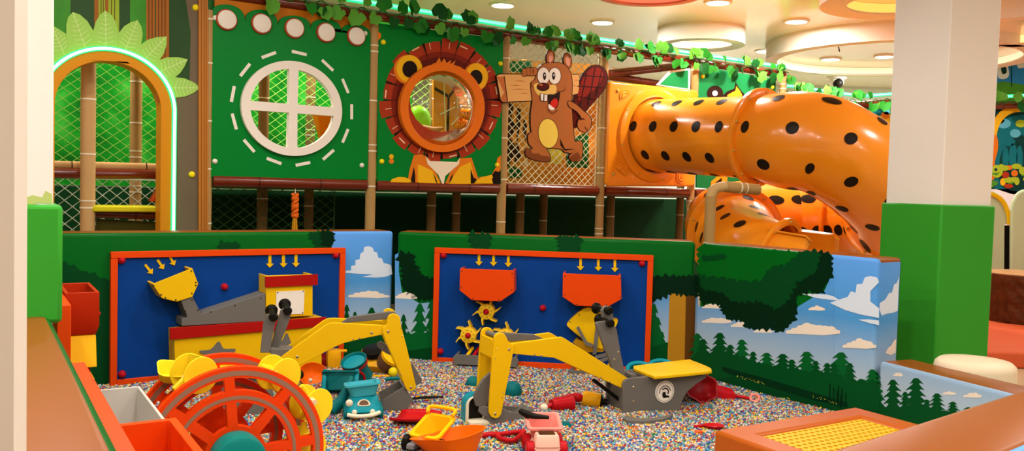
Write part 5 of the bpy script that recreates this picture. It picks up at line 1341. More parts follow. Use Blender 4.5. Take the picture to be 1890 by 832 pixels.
for k, (P, tip, basep) in enumerate(leaves):
    nl = NA + 0.004 + 0.0025 * (k % 2)
    bm = plate(SPL, KR(P), nl - 0.0035, nl + 0.004)
    tp, bp = V((*tip, 0)), V((*basep, 0)); d = (tp - bp); L = d.length; d.normalize(); w_ = V((-d.y, d.x, 0))
    def vein(a, b, wd):
        e = (b - a).normalized(); f = V((-e.y, e.x, 0)) * wd
        flat(bm, SPL, KR([(v.x, v.y) for v in (a - f, b - f, b + f, a + f)]), nl + 0.0055, 1)
    vein(bp, tp, 1.6)
    for j in range(1, 8):
        c = bp + d * L * (0.05 + 0.118 * j); q = 88 * math.sin(PI * min(0.92, 0.42 + 0.075 * j)) * (0.9 if j < 7 else 0.6)
        for sg in (1, -1): vein(c, c + w_ * sg * q * 0.8 + d * q * 0.25, 1.2)
    obj('crown_leaf', bm, leaf_m, ap)
# neon line round the arch
neon_m = mat('neon_core', (0.72, 1.0, 0.86), emit=1.6)
neong_m = mat('neon_halo', (0.03, 1.0, 0.28), emit=1.0)  # green halo round the neon, built as a wider glowing tube
bm = B(); tube(bm, [SPL.w(s, t, NA + 0.045) for s, t in arch(R_out - 0.008, 0.3, 40)], 0.012, 8)
tube(bm, [SPL.w(s, t, NA + 0.035) for s, t in arch(R_out - 0.008, 0.3, 40)], 0.019, 8, mi=1)
tag(obj('neon_tube', bm, [neon_m, neong_m]), 'glowing green white neon tube following the arch doorway', 'neon light')
# poles and shelves inside the doorway
ir = thing('entry_ladder', SPL.w(SPL.px(220, 345, -0.5)[0], 0, -0.5), 'tan pole with padded rails and a yellow shelf inside the arch doorway', 'climbing step')
s = SPL.px(162, 345, -0.3)[0]; bamboo('pole', SPL.w(s, -0.02, -0.3), SPL.w(s, 3.0, -0.3), 0.055, ir, seed=70, m=mat('bamboo_light', '#c29a66', rough=0.4, noise=0.1, nscale=5))
s = SPL.px(250, 345, -1.1)[0]; bamboo('pole', SPL.w(s, -0.02, -1.1), SPL.w(s, 3.0, -1.1), 0.05, ir, seed=71)
def rail(x0, y0, x1, y1, n, r, m, seed):
    a, b = SPL.px(x0, y0, n), SPL.px(x1, y1, n); return padpipe('rail', SPL.w(a[0], a[1], n), SPL.w(b[0], b[1], n), r, ir, m, seed)
rail(60, 303, 300, 309, -0.55, 0.033, mat('tan_vinyl_rail', '#c79a62', rough=0.35), 1); rail(60, 319, 300, 322, -0.52, 0.042, pipe_m, 2); rail(176, 394, 300, 398, -0.36, 0.035, pipe_m, 3)
bm = B(); a = SPL.px(168, 384, -0.2); b = SPL.px(305, 386, -0.2)
loft(bm, SPL.M((a[0] + b[0]) / 2, a[1] - 0.03, -0.42), [[(x, y, z) for x, y in rbox_loop(b[0] - a[0], 0.36, 0.05)] for z in (0, 0.045)]); obj('shelf', bm, mat('shelf_yellow', '#cfc41c', rough=0.4), ir, bevel=0.01)
bm = plate(SPL, [(178, 404), (300, 410), (300, 480), (178, 480)], -0.46, -0.43); obj('shelf_riser', bm, mat('olive_vinyl', '#4f4a14', rough=0.5), ir)
bm = B(); s, t = SPL.px(288, 372, -0.4); loft(bm, SPL.M(s + 0.03, t, -0.42), [[(-0.08, -0.08, 0), (0.12, -0.08, 0), (0.12, 0.08, 0), (-0.08, 0.08, 0)], [(0.0, -0.08, 0.13), (0.12, -0.08, 0.15), (0.12, 0.08, 0.15), (0.0, 0.08, 0.13)]])
tag(obj('foam_wedge', bm, mat('wedge_red', '#a8350f', rough=0.45), bevel=0.01), 'rust red foam wedge lying on the yellow shelf in the doorway', 'foam block')

# hanging rope toy under the deck
rt_ = thing('rope_tassel', SPL.w(SPL.px(545, 420, 0.0)[0], 0.9, 0.0), 'orange knotted rope tassel hanging under the deck pipe', 'rope toy')
s, t0 = SPL.px(545, 358, 0.0); _, t1 = SPL.px(545, 400, 0.0); _, t2 = SPL.px(545, 432, 0.0)
rop_m = mat('rope_orange', '#d8621a', rough=0.7); roy_m = mat('rope_yellow', '#c98a1a', rough=0.7)
bm = B(); tube(bm, [SPL.w(s, ZD - 0.05, 0), SPL.w(s, t0 + 0.005, 0)], 0.004, 6); obj('hook_cord', bm, tie_m, rt_)
bm = B()
for sg in (0, PI):
    tube(bm, [SPL.w(s + 0.018 * math.cos(sg + k * 0.9), t0 + (t1 - t0) * k / 16, 0.018 * math.sin(sg + k * 0.9)) for k in range(17)], 0.016, 8)
for k in (0.2, 0.55, 0.95): sphere(bm, Matrix.Translation(SPL.w(s, t0 + (t1 - t0) * k, 0)), 0.033, sz=0.8)
obj('knotted_rope', bm, rop_m, rt_)
bm = B()
for k in range(6):
    a = k * PI / 3; tube(bm, [SPL.w(s + 0.01 * math.cos(a), t1, 0.01 * math.sin(a)), SPL.w(s + 0.022 * math.cos(a), t2, 0.022 * math.sin(a))], 0.008, 6)
obj('tassel', bm, roy_m, rt_)

# ================================================================== SPOTTED TUBE SLIDE
sl_m = mat('slide_orange', '#fd981c', rough=0.22, spec=0.5, coat=0.3)
dot_m = mat('slide_dot', '#241a14', rough=0.35)
slb_m = mat('slide_bolt', '#d9a54a', rough=0.35)
e_s, e_t = SPL.px(1208, 250, 0.08)
P0_ = SPL.w(e_s, e_t, 0.06); HD = SPL.n.copy(); TH0 = math.atan2(HD.y, HD.x)
L1_, RB = 1.5, 0.82
Pend = P0_ + HD * L1_
CEN = Pend + V((-math.sin(TH0), math.cos(TH0), 0)) * RB
TURN = math.radians(388)
ZS, ZSL = e_t, math.radians(1)
_ctrl = []
for k in range(0, 9): _ctrl.append(P0_ + HD * (L1_ * k / 8) + V((0, 0, -0.07 * k / 8)))
for deg in range(20, 241, 20):
    th = TH0 + math.radians(deg)
    drop = 0.0016 * min(deg, 45) + 0.0088 * max(0, min(deg, 125) - 45) + 0.0006 * max(0, deg - 125)
    _ctrl.append(V((CEN.x + RB * math.sin(th), CEN.y - RB * math.cos(th), e_t - 0.07 - drop)))
zl = _ctrl[-1].z
_ctrl += [V((2.36, 9.45, zl * 0.45 + 1.04 * 0.55)), V((2.32, 9.02, 0.99)), V((2.30, 8.66, 0.88)), V((2.30, 8.36, 0.81)), V((2.35, 8.10, 0.76)), V((2.46, 7.98, 0.72))]
_path = spline(_ctrl, 12)
_cum = [0.0]
for i in range(1, len(_path)): _cum.append(_cum[-1] + (_path[i] - _path[i - 1]).length)
UEND = _cum[-1]
import bisect
def s_center(u):                                  # u: metres along the tube axis
    if u <= 0: return _path[0] + (_path[1] - _path[0]).normalized() * u
    if u >= UEND: return _path[-1] + (_path[-1] - _path[-2]).normalized() * (u - UEND)
    i = max(1, bisect.bisect_right(_cum, u)); i = min(i, len(_path) - 1)
    k = (u - _cum[i - 1]) / max(1e-9, _cum[i] - _cum[i - 1]); return _path[i - 1] + (_path[i] - _path[i - 1]) * k
def u_of(j): return _cum[min(len(_cum) - 1, j * 12)]
def s_rad(u):
    return 0.40 + 0.06 * max(0, min(1, (u - L1_ + 0.02) / 0.35)) - 0.04 * max(0, min(1, (u - UEND + 1.8) / 0.8))
def s_frame(u):
    t = (s_center(u + 0.05) - s_center(u - 0.05)).normalized()
    x = t.cross(V((0, 0, 1))).normalized(); y = x.cross(t).normalized()
    return s_center(u), t, x, y
def s_pt(u, a, dr=0.0):
    c, t, x, y = s_frame(u); r = s_rad(u) + dr
    return c + (x * math.cos(a) + y * math.sin(a)) * r
ts = thing('tube_slide', V((CEN.x, CEN.y, 0)), 'orange spiral tube slide with black dots, in front of the climbing frame', 'slide')
def s_section(u0, u1, dots=True, seed=0, a0=0, a1=2 * PI, name='tube_section', du=0.31):
    bm = B(); nu = max(2, int((u1 - u0) / 0.07)); na = 40
    full = a1 - a0 > 6.28
    rows = [[bm.verts.new(s_pt(u0 + (u1 - u0) * i / nu, a0 + (a1 - a0) * k / na)) for k in range(na if full else na + 1)] for i in range(nu + 1)]
    for i in range(nu):
        for k in range(na):
            k2 = (k + 1) % len(rows[0])
            bm.faces.new([rows[i][k], rows[i][k2], rows[i + 1][k2], rows[i + 1][k]])
    if dots:
        rnd = random.Random(seed); nr = 8
        for j in range(nr):
            a = 2 * PI * j / nr + 0.2
            u = u0 + 0.10 + (du / 2 if j % 2 else 0)
            while u < u1 - 0.08:
                r = s_rad(u); d = 0.058
                cen = s_pt(u, a, 0.0025); aw = d / r
                # run length scale on the bend: outside longer than inside
                sc2 = 1.0
                if u > L1_: sc2 = 1.0 / max(0.45, 1.0 + r * math.cos(a) / RB)
                ring1 = [bm.verts.new(s_pt(u + d * 0.55 * sc2 * math.cos(q), a + aw * 0.55 * math.sin(q), 0.003)) for q in [2 * PI * k / 16 for k in range(16)]]
                ring2 = [bm.verts.new(s_pt(u + d * sc2 * math.cos(q), a + aw * math.sin(q), 0.0022)) for q in [2 * PI * k / 16 for k in range(16)]]
                cv = bm.verts.new(s_pt(u, a, 0.0032))
                for k in range(16):
                    bm.faces.new([cv, ring1[k], ring1[(k + 1) % 16]]).material_index = 1
                    bm.faces.new([ring1[k], ring2[k], ring2[(k + 1) % 16], ring1[(k + 1) % 16]]).material_index = 1
                u += du
    return obj(name, bm, [sl_m, dot_m], ts, smooth=60, recalc=False)
def s_flange(u, w=0.045, out=0.055, nb=10, seed=0):
    c, t, x, y = s_frame(u); r = s_rad(u) - 0.004
    bm = B(); m_ = Matrix((x, y, t)).transposed().to_4x4(); m_.translation = c
    lathe(bm, m_, [(r, -w / 2), (r + out * 0.8, -w / 2), (r + out, -w / 2 + 0.008), (r + out, w / 2 - 0.008), (r + out * 0.8, w / 2), (r, w / 2)], 48)
    o = obj('flange_ring', bm, sl_m, ts, smooth=40)
    bm = B()
    for k in range(nb):
        a = 2 * PI * k / nb + 0.3; p = c + (x * math.cos(a) + y * math.sin(a)) * (r + out * 0.5)
        sphere(bm, Matrix.Translation(p + t * (w / 2 + 0.001)), 0.016, seg=8); sphere(bm, Matrix.Translation(p - t * (w / 2 + 0.001)), 0.016, seg=8)
    obj('flange_bolts', bm, slb_m, ts)
    return o
nC = len(_ctrl)
UF = [L1_, u_of(8 + 6), u_of(8 + 10), u_of(nC - 5), UEND - 0.02]
s_section(0.0, UF[0] - 0.001, seed=1)
for i in range(4): s_section(UF[i] + 0.001, UF[i + 1], seed=2 + i, du=0.31)
s_flange(UF[0], out=0.075, w=0.05); s_flange(UF[1]); s_flange(UF[2]); s_flange(UF[3], out=0.075); s_flange(UF[4], out=0.06)
# open chute at the bottom
c, t, x, y = s_frame(UEND - 0.06); bm = B()
t2 = V((t.x, t.y, t.z * 0.5)).normalized()
rows = []
for i in range(9):
    v = i / 8; rr = 0.42 + 0.04 * v; p = c + (t2 + V((0.25, -0.1, 0)) * v) * (0.04 + 0.29 * v) 
    row = []
    for k in range(25):
        w0 = 0.95 - 0.1 * v; a = PI - w0 + (PI + 2 * w0) * k / 24
        hgt = 1.0 if i < 8 else 0.9
        row.append(p + (x * math.cos(a) + y * math.sin(a) * hgt) * rr)
    # rolled lip
    row = [row[0] - x * -0.0 + (row[0] - p).normalized() * 0.05 - y * 0.03] + row + [row[-1] + (row[-1] - p).normalized() * 0.05 - y * 0.03]
    rows.append([bm.verts.new(q) for q in row])
for a_, b_ in zip(rows, rows[1:]):
    for k in range(len(a_) - 1): bm.faces.new([a_[k], a_[k + 1], b_[k + 1], b_[k]])
o = obj('exit_chute', bm, sl_m, ts, smooth=50); md = o.modifiers.new('thickness', 'SOLIDIFY'); md.thickness = 0.015
# entry panel
bm = plate(SPL, cr([(68, 182), (80, 178), (385, 210), (396, 220), (384, 555), (372, 563), (66, 563), (56, 552)], 1090, 60, 1.981), 0.025, 0.075)
hole = None
o = obj('entry_panel', bm, sl_m, ts, bevel=0.02)
bm = B(); M = SPL.M(e_s, e_t, 0.076) @ Matrix.Rotation(PI / 2, 4, 'X')
lathe(bm, M, [(0.40, 0), (0.52, 0), (0.515, 0.03), (0.47, 0.045), (0.42, 0.045)], 48); obj('collar_ring', bm, sl_m, ts, smooth=50)
bm = B()
for k in range(8):
    a = 2 * PI * k / 8 + 0.25; dome(bm, SPL, e_s + 0.495 * math.cos(a), e_t + 0.495 * math.sin(a), 0.1, 0.02, 0.016)
for x_, y_ in ((98, 213), (84, 517)):
    s, t_ = SPL.px(*F4([(x_, y_)])[0], 0.075); dome(bm, SPL, s, t_, 0.0755, 0.022, 0.018)
obj('panel_bolts', bm, slb_m, ts)
for (x_, y_, rot) in ((125, 235, 0.5), (110, 510, -0.6), (330, 528, 2.6), (372, 240, 2.2)):   # moulded shells in the corners
    s, t_ = SPL.px(*F4([(x_, y_)])[0], 0.076); bm = B()
    M = SPL.M(s, t_, 0.0745) @ Matrix.Rotation(PI / 2, 4, 'X') @ Matrix.Rotation(rot, 4, 'Z')
    lathe(bm, M, [(0.085, 0), (0.075, 0.012), (0.06, 0.008), (0.045, 0.018), (0.028, 0.012), (0, 0.02)], 18, a0=0, a1=PI); obj('molded_shell', bm, sl_m, ts)
for uu in (UF[1], UF[2]):                            # steel legs under the bends
    c, t, x, y = s_frame(uu); bm = B(); tube(bm, [V((c.x, c.y, -0.02)), V((c.x, c.y, c.z - s_rad(uu) - 0.03))], 0.04, 12); obj('support_leg', bm, bam_m, ts)
# bamboo handrail in front of the slide
hr = thing('handrail', W(1304, 440, 7.35) * 1.0, 'bamboo wrapped handrail with bent top in front of the slide exit', 'handrail')
ORG[hr.name] = V((hr.location.x, hr.location.y, -0.02)); hr.location.z = -0.02
YH = 7.35
a = W(1312, 362, YH); b0 = W(1335, 344, YH); b1 = W(1400, 350, YH + 0.1)
bamboo('post', V((a.x, a.y, -0.02)), a, 0.047, hr, seed=90)
bm = B(); tube(bm, spline([a - V((0, 0, 0.03)), a, a * 0.5 + b0 * 0.5 + V((-0.02, 0, 0.018)), b0, b0 + (b1 - b0) * 0.1], 5), 0.043, 14); obj('elbow', bm, mat('elbow_tan', '#c4a06a', rough=0.4), hr)
bamboo('rail', b0 + (b1 - b0) * 0.06, b1, 0.047, hr, seed=91)

# ================================================================== LEAF GARLANDS AND LED LINE
gl_m = [mat('leaf_mid', '#267a22', rough=0.5), mat('leaf_light', '#5a9e34', rough=0.5), mat('leaf_dark', '#14501c', rough=0.5), mat('vine', '#2f5a1e', rough=0.6)]
def ivy(bm, p, d, up, nrm, size, mi, rnd):
    """folded five-lobed leaf growing along d"""
    side = d.cross(nrm).normalized(); L = []
    for k, (a, r) in enumerate(((0, 1.0), (22, 0.84), (45, 0.96), (72, 0.78), (100, 0.86), (135, 0.66), (165, 0.5), (180, 0.3), (195, 0.5), (225, 0.66), (260, 0.86), (288, 0.78), (315, 0.96), (338, 0.84))):
        q = math.radians(a); r *= size * 0.8 * (0.92 + 0.16 * rnd.random())
        fold = abs(math.sin(q)) * 0.30 * size - 0.25 * size * max(0, math.cos(q))
        L.append(p + d * (r * math.cos(q) + 0.5 * size) + side * r * math.sin(q) + nrm * fold)
    c = bm.verts.new(p + d * 0.5 * size); vs = [bm.verts.new(q) for q in L]
    for k in range(len(vs)):
        f = bm.faces.new([c, vs[k], vs[(k + 1) % len(vs)]]); f.material_index = mi
def garland(name, path, n, label, size=0.085, seed=0, nrm=None, led=True, led_label=None, dense=1.0, up_off=0.085):
    rnd = random.Random(seed); bm = B(); nrm = nrm or SPL.n
    pts = [V(p) for p in path]
    segs = [(pts[i + 1] - pts[i]).length for i in range(len(pts) - 1)]; tot = sum(segs)
    def at(u):
        for i, L in enumerate(segs):
            if u <= L or i == len(segs) - 1: return pts[i] + (pts[i + 1] - pts[i]) * (u / L)
            u -= L
    vine = [at(tot * k / 60) + nrm * 0.065 + V((0, 0, 0.025 * math.sin(k * 1.3))) for k in range(61)]
    tube(bm, vine, 0.006, 5, mi=3)
    u = 0.03
    while u < tot:
        p = at(u) + nrm * (0.07 + 0.03 * rnd.random())
        tl = (at(min(tot, u + 0.05)) - at(max(0, u - 0.05))).normalized()
        for q in range(rnd.choice((1, 2, 2, 3))):
            hangs = rnd.random() < 0.5
            d = (V((0, 0, -1 if hangs else 0.9)) + tl * rnd.uniform(-0.9, 0.9) + nrm * rnd.uniform(0.0, 0.6)).normalized()
            nn_ = (nrm + V((rnd.uniform(-.5, .5), rnd.uniform(-.5, .5), rnd.uniform(0, .7)))).normalized(); nn_ = (nn_ - d * nn_.dot(d)).normalized()
            ivy(bm, p + tl * rnd.uniform(-0.05, 0.05) + V((0, 0, -0.02 if hangs else 0.02)), d, None, nn_, size * rnd.uniform(0.7, 1.15), rnd.choice((0, 0, 1, 1, 2)), rnd)
        u += rnd.uniform(0.08, 0.16) / dense
    g = tag(obj(name, bm, gl_m, smooth=60, recalc=False), label, 'leaf garland')
    if led:
        bm = B(); tube(bm, [at(tot * k / 40) + V((0, 0, up_off)) + nrm * 0.03 for k in range(41)], 0.015, 8)
        tube(bm, [at(tot * k / 40) + V((0, 0, up_off)) + nrm * 0.018 for k in range(41)], 0.024, 8, mi=1)
        tag(obj('led_tube', bm, led_m), led_label, 'light strip')
led_m = [mat('led_core', (0.22, 1.0, 0.58), emit=1.4), mat('led_halo', (0.02, 0.9, 0.30), emit=1.0)]  # second material paints the strip's green halo on a wider tube
top = lambda s, dz=0.02: SPL.w(s, ZT + dz, 0.0)
garland('leaf_garland', [top(PSX[0] + 0.5, 0.03), top(PSX[2], 0.0)], 0, 'leafy vine garland along the top pipe above the round window and lion panels', seed=1, led_label='glowing green light tube on the pipe above the round window and the lion', size=0.105, dense=0.9)
garland('leaf_garland', [top(PSX[2] + 0.02, 0.0), top(PSX[5] + 0.02, 0.0)], 0, 'leafy vine garland along the top pipe above the beaver and the slide', seed=2, led_label='glowing green light tube on the pipe above the beaver and slide entry', size=0.10, dense=1.0)
g0, g1, g2 = W(1440, 168, 12.6), W(1590, 189, 12.6), W(1700, 180, 12.6)
garland('leaf_garland', [g0, g1, g2], 0, 'far leaf garland behind the slide, left of the square pillar', seed=3, size=0.11, nrm=V((0, -1, 0)), led_label='far green light tube behind the slide, left of the square pillar', dense=1.1)
g3, g4 = W(1810, 192, 12.2), W(1990, 182, 12.2)
garland('leaf_garland', [g3, g4], 0, 'far leaf garland right of the square pillar above the jungle mural', seed=4, size=0.11, nrm=V((0, -1, 0)), led_label='far green light tube right of the square pillar', dense=0.8)

ff = thing('garland_stand', W(1640, 400, 12.9), 'far bamboo frame carrying garlands behind the slide and the square pillar', 'climbing frame')
ORG[ff.name] = V((ff.location.x, ff.location.y, -0.02)); ff.location.z = -0.02
for i, x in enumerate((1582, 1705, 1822)):
    q = W(x, 200, 12.9); bamboo('pole', V((q.x, q.y, -0.02)), V((q.x, q.y, q.z)), 0.06, ff, seed=120 + i)
for i, (a, b) in enumerate(((g0, g1), (g1, g2), (g2, g3), (g3, g4))):
    padpipe('top_pipe', a + V((0, 0.08, -0.03)), b + V((0, 0.08, -0.03)), 0.05, ff, seed=130 + i)
# ================================================================== FAR RIGHT AND BEHIND THE SLIDE
PF = Pl((0, 12.7), 0.0)
mur = [mat('mural_teal', '#12707c', rough=0.5, noise=0.25, nscale=5), mat('mural_yellow', '#e8b51e', rough=0.5), mat('mural_green', '#4f8f2a', rough=0.5, noise=0.3, nscale=5), mat('mural_orange', '#d8741c', rough=0.5), mat('mural_deep', '#0d3b3a', rough=0.5, noise=0.4, nscale=6), mat('mural_red', '#a8381a', rough=0.5), mat('mural_lime', '#a4bd2c', rough=0.5), mat('mural_blue', '#2f86d0', rough=0.5, noise=0.2, nscale=4), mat('mural_white', '#e8eef2', rough=0.5), mat('mural_brown', '#7d4a22', rough=0.5), mat('mural_aqua', '#5cb4cf', rough=0.5)]
bm = B(); extr(bm, PF, PF.T([(1430, 196), (1720, 200), (1720, 530), (1430, 520)]), -0.06, 0.0, 2)
for lay, mi, P in ((1, 0, [(1580, 200), (1640, 200), (1640, 235), (1618, 222), (1596, 212)]), (2, 1, spline([(1612, 228), (1620, 216), (1632, 212), (1646, 214), (1650, 240), (1626, 236)], 3, True)), (3, 10, spline([(1630, 196), (1640, 198), (1642, 210), (1632, 210)], 3, True)), (3, 3, spline([(1626, 210), (1638, 206), (1642, 216), (1632, 220)], 3, True)), (1, 9, [(1545, 200), (1580, 200), (1580, 212), (1545, 210)]), (1, 4, [(1430, 215), (1545, 215), (1545, 480), (1430, 480)])):
    flat(bm, PF, P, 0.002 * lay, mi)
tag(obj('mural_panel', bm, mur), 'teal and yellow mural panel behind the slide, left of the square pillar', 'mural')
PG = Pl((0, 12.35), 0.0)
bm = B(); extr(bm, PG, PG.T([(1790, 196), (1990, 190), (1990, 536), (1790, 532)]), -0.06, 0.0, 4)
def gf(P, lay, mi): flat(bm, PG, P, 0.002 * lay, mi)
gf([(1790, 350), (1990, 345), (1990, 520), (1790, 520)], 1, 8)
gf(spline([(1838, 250), (1848, 225), (1870, 214), (1895, 212), (1925, 222), (1945, 262), (1946, 348), (1836, 348)], 3, True), 1, 0)
gf(spline([(1846, 290), (1862, 262), (1880, 250), (1900, 262), (1910, 345), (1850, 345)], 3, True), 2, 4)
for (x, y, rx, ry, mi) in ((1852, 228, 14, 9, 10), (1874, 246, 10, 8, 10), (1862, 262, 12, 8, 0), (1846, 222, 8, 6, 6), (1884, 228, 10, 7, 6), (1870, 290, 8, 26, 0), (1856, 292, 6, 22, 0), (1882, 292, 6, 24, 0)): gf(eb(x, y, rx, ry, 14), 3, mi)
arcp = [(1828 + 0, 262), (1832, 228), (1846, 206), (1868, 196), (1895, 193), (1925, 198), (1950, 222), (1958, 262)]
arci = [(1946, 264), (1938, 232), (1918, 212), (1893, 206), (1868, 209), (1852, 220), (1842, 238), (1838, 262)]
gf(spline(arcp, 4) + spline(arci, 4), 4, 1)
gf(spline([(1828, 255), (1840, 252), (1842, 275), (1836, 300), (1840, 322), (1826, 330)], 3, True), 5, 3)
for i in range(26):
    rnd = random.Random(i + 200); x = 1826 + rnd.random() * 90; y = 306 + rnd.random() * 38; gf(eb(x, y, 5 + 5 * rnd.random(), 4 + 4 * rnd.random(), 10), 6 + 0.1 * i, rnd.choice((2, 6, 1, 3, 5, 6, 2)))
gf(eb(1840, 316, 11, 12, 16), 9, 6); gf(eb(1838, 313, 3, 3, 10), 9.4, 4); gf([(1826, 320), (1846, 318), (1840, 324)], 9.4, 2)
tag(obj('mural_panel', bm, mur), 'jungle mural with yellow arch and teal waterfall right of the square pillar', 'mural')
PH = Pl((0, 12.6), 0.0)
bm = B(); extr(bm, PH, PH.T([(1815, 112), (1990, 106), (1990, 186), (1815, 190)]), -0.05, 0.0, 7)
def hf(P, lay, mi): flat(bm, PH, P, 0.002 * lay, mi)
hf(spline([(1843, 120), (1852, 116), (1860, 122), (1862, 140), (1852, 146), (1842, 142)], 3, True), 1, 8); hf(spline([(1848, 124), (1856, 122), (1858, 134), (1850, 136)], 3, True), 2, 4)
hf([(1876, 118), (1900, 114), (1900, 124), (1880, 126)], 1, 8); hf([(1815, 160), (1850, 150), (1900, 158), (1990, 150), (1990, 186), (1815, 190)], 1, 2); hf([(1866, 112), (1868, 112), (1868, 160), (1866, 160)], 2, 4)
tag(obj('mural_panel', bm, mur), 'blue picture panel with a white bird high right of the square pillar', 'mural')
# pale green curved boards with yellow trim
PK = Pl((0, 10.3), 0.0)
pg_m = mat('board_pale_green', '#b9cfa8', rough=0.35); yt_m = mat('trim_yellow', '#e5c013', rough=0.35); bk_m = mat('gap_black', '#14120e', rough=0.4)
cg = thing('curved_gate', PK.w(PK.px(1850, 500)[0], 0.12, 0), 'pale green curved gate boards with yellow striped trim, far right', 'gate')
bm = plate(PK, spline([(1800, 352), (1835, 354), (1852, 372), (1860, 395)], 4) + [(1862, 414), (1854, 414), (1853, 566), (1800, 566)], 0.0, 0.05); obj('left_board', bm, pg_m, cg, bevel=0.006)
bm = plate(PK, spline([(1826, 353), (1848, 362), (1862, 382), (1869, 414)], 4) + [(1861, 415)] + spline([(1860, 398), (1852, 378), (1840, 366), (1826, 360)], 4), 0.051, 0.08); obj('yellow_trim', bm, yt_m, cg, bevel=0.004)
bm = plate(PK, [(1854, 416), (1866, 416), (1866, 564), (1854, 564)], -0.02, 0.03); obj('dark_slot', bm, bk_m, cg)  # black plate stands in for the dark gap between the boards
bm = plate(PK, spline([(1867, 566), (1868, 400), (1874, 366), (1890, 350), (1930, 348)], 4) + [(1930, 566)], 0.06, 0.12); obj('right_board', bm, pg_m, cg, bevel=0.02)
# raised mat, stump stool
mat_m = mat('mat_coral', '#d9633c', rough=0.45)
bm = B(); box(bm, Matrix.Translation((6.3, 10.0, -0.02)), 4.6, 5.4, 0.14); tag(obj('floor_mat', bm, mat_m, bevel=0.02), 'thick coral red play mat on the floor beyond the square pillar', 'mat')
sp = G(1886, 592, 0.12)
t_ = thing('stump_stool', (sp.x, sp.y, 0.12), 'carved dark brown tree stump stool on the coral mat', 'stool')
bm = B(); M = Matrix.Translation(sp); rows = []
rnd = random.Random(9)
nb_ = 72
for i in range(15):
    z = 0.5 * i / 14; row = []
    for k in range(nb_):
        a = 2 * PI * k / nb_; r = 0.36 + 0.018 * abs(math.sin(a * 6 + i * 0.9)) * (1 if i % 5 else 0.3) + 0.01 * math.sin(a * 18 + i * 1.7)
        row.append((r * math.cos(a), r * math.sin(a), z))
    rows.append(row)
loft(bm, M, rows); obj('carved_body', bm, mat('stump_brown', '#5a3119', rough=0.35, noise=0.7, nscale=16, bump=0.9, bscale=14), t_, smooth=60)
bm = B(); lathe(bm, M @ Matrix.Translation((0, 0, 0.501)), [(0, 0), (0.36, 0), (0.365, 0.012), (0.35, 0.022), (0, 0.022)], 48); obj('seat_top', bm, mat('stump_top', '#b98c5e', rough=0.4), t_)
# cream pouf
pp = G(1800, 694, 0.0)
c = W(1800, 663, 5.25)
bm = B(); lathe(bm, Matrix.Translation((c.x, c.y, -0.02)), [(0, 0), (0.215, 0), (0.225, 0.02), (0.228, c.z - 0.03), (0.222, c.z - 0.006), (0.20, c.z + 0.014), (0.1, c.z + 0.02), (0, c.z + 0.021)], 40)
tag(obj('round_pouf', bm, mat('pouf_cream', '#e6d3b4', rough=0.45), smooth=50), 'cream round pouf stool behind the low padded wall', 'stool')
# log blocks under the slide
for i, (x, y, Y, r, h, lab) in enumerate(((1588, 462, 10.2, 0.22, 0.55, 'brown log block in the gap between the slide and the green pillar, right one'), (1560, 462, 10.6, 0.2, 0.35, 'brown log block under the slide bend, left one'))):
    c = W(x, y, Y); bm = B(); tube(bm, [V((c.x, c.y, -0.02 if c.x < 3.9 else 0.12)), V((c.x, c.y, h + 0.35))], r, 20, mi=0)
    tag(obj('log_block', bm, mat('log_brown', '#6b4526', rough=0.6, noise=0.3, nscale=8), bevel=0.02), lab, 'log block')
# security camera
c = W(1544, 148, 14.5)
t_ = thing('security_camera', (c.x, c.y, c.z), 'white dome security camera with black lens high on the far wall', 'camera')
bm = B(); lathe(bm, Matrix.Translation((c.x, c.y, CEIL - 0.06)), [(0, 0.06), (0.16, 0.06), (0.16, 0.0), (0.06, -0.02), (0.06, c.z - CEIL + 0.05), (0, c.z - CEIL + 0.05)], 24); obj('mount', bm, white_m, t_)
bm = B(); sphere(bm, Matrix.Translation((c.x, c.y, c.z - 0.02)), 0.12); obj('housing', bm, white_m, t_)
bm = B(); sphere(bm, Matrix.Translation((c.x, c.y - 0.07, c.z - 0.06)), 0.085); obj('lens_ball', bm, black_m, t_, smooth=60)

# ================================================================== PLASTIC BEADS FILLING THE PIT
PAL = ['#ccc5b8', '#cfc8bc', '#3766ac', '#274a90', '#6aa2c4', '#dca41a', '#e8bc2c', '#cc5a1c', '#a8301f', '#b84a50', '#3f8060', '#66508c', '#98928a', '#c0988f', '#4d8f9c', '#d0c47c', '#7fae9a', '#e2dccf']
rng = np.random.default_rng(4)
def zsurf(x, y): return 0.012 * np.sin(x * 3.1 + 1) * np.sin(y * 2.7) + 0.008 * np.sin(x * 7 + y * 5)
pitp = [G(100, 430, H), G(727, 426, H), G(733, 427, H), G(1288, 446, H), G(1622, 477, H)]
poly = [(p.x, p.y) for p in pitp] + [(PD.w(lenD, 0, 0).x, PD.w(lenD, 0, 0).y), (N1.x, N1.y), (N2.x, N2.y), (L1.x, L1.y), (L0.x, L0.y)]
cxp = sum(p[0] for p in poly) / len(poly); cyp = sum(p[1] for p in poly) / len(poly)
def inside(px, py):
    r = np.zeros(px.shape, bool); n = len(poly); j = n - 1
    for i in range(n):
        xi, yi = poly[i]; xj, yj = poly[j]
        c = ((yi > py) != (yj > py)) & (px < (xj - xi) * (py - yi) / (yj - yi + 1e-12) + xi); r ^= c; j = i
    return r
sp_ = 0.0122
gx, gy = np.meshgrid(np.arange(-3.2, 2.6, sp_), np.arange(3.3, 7.3, sp_))
gx = gx.ravel() + rng.uniform(-.5, .5, gx.size) * sp_; gy = gy.ravel() + rng.uniform(-.5, .5, gy.size) * sp_
u = gx / gy * FPX + CX
keep = inside(gx, gy) & (u > 140) & (u < 1640) & ((gy > 4.1) | (u < 640))
gx, gy = gx[keep], gy[keep]; N = gx.size
gz = zsurf(gx, gy) + rng.uniform(-0.003, 0.005, N)
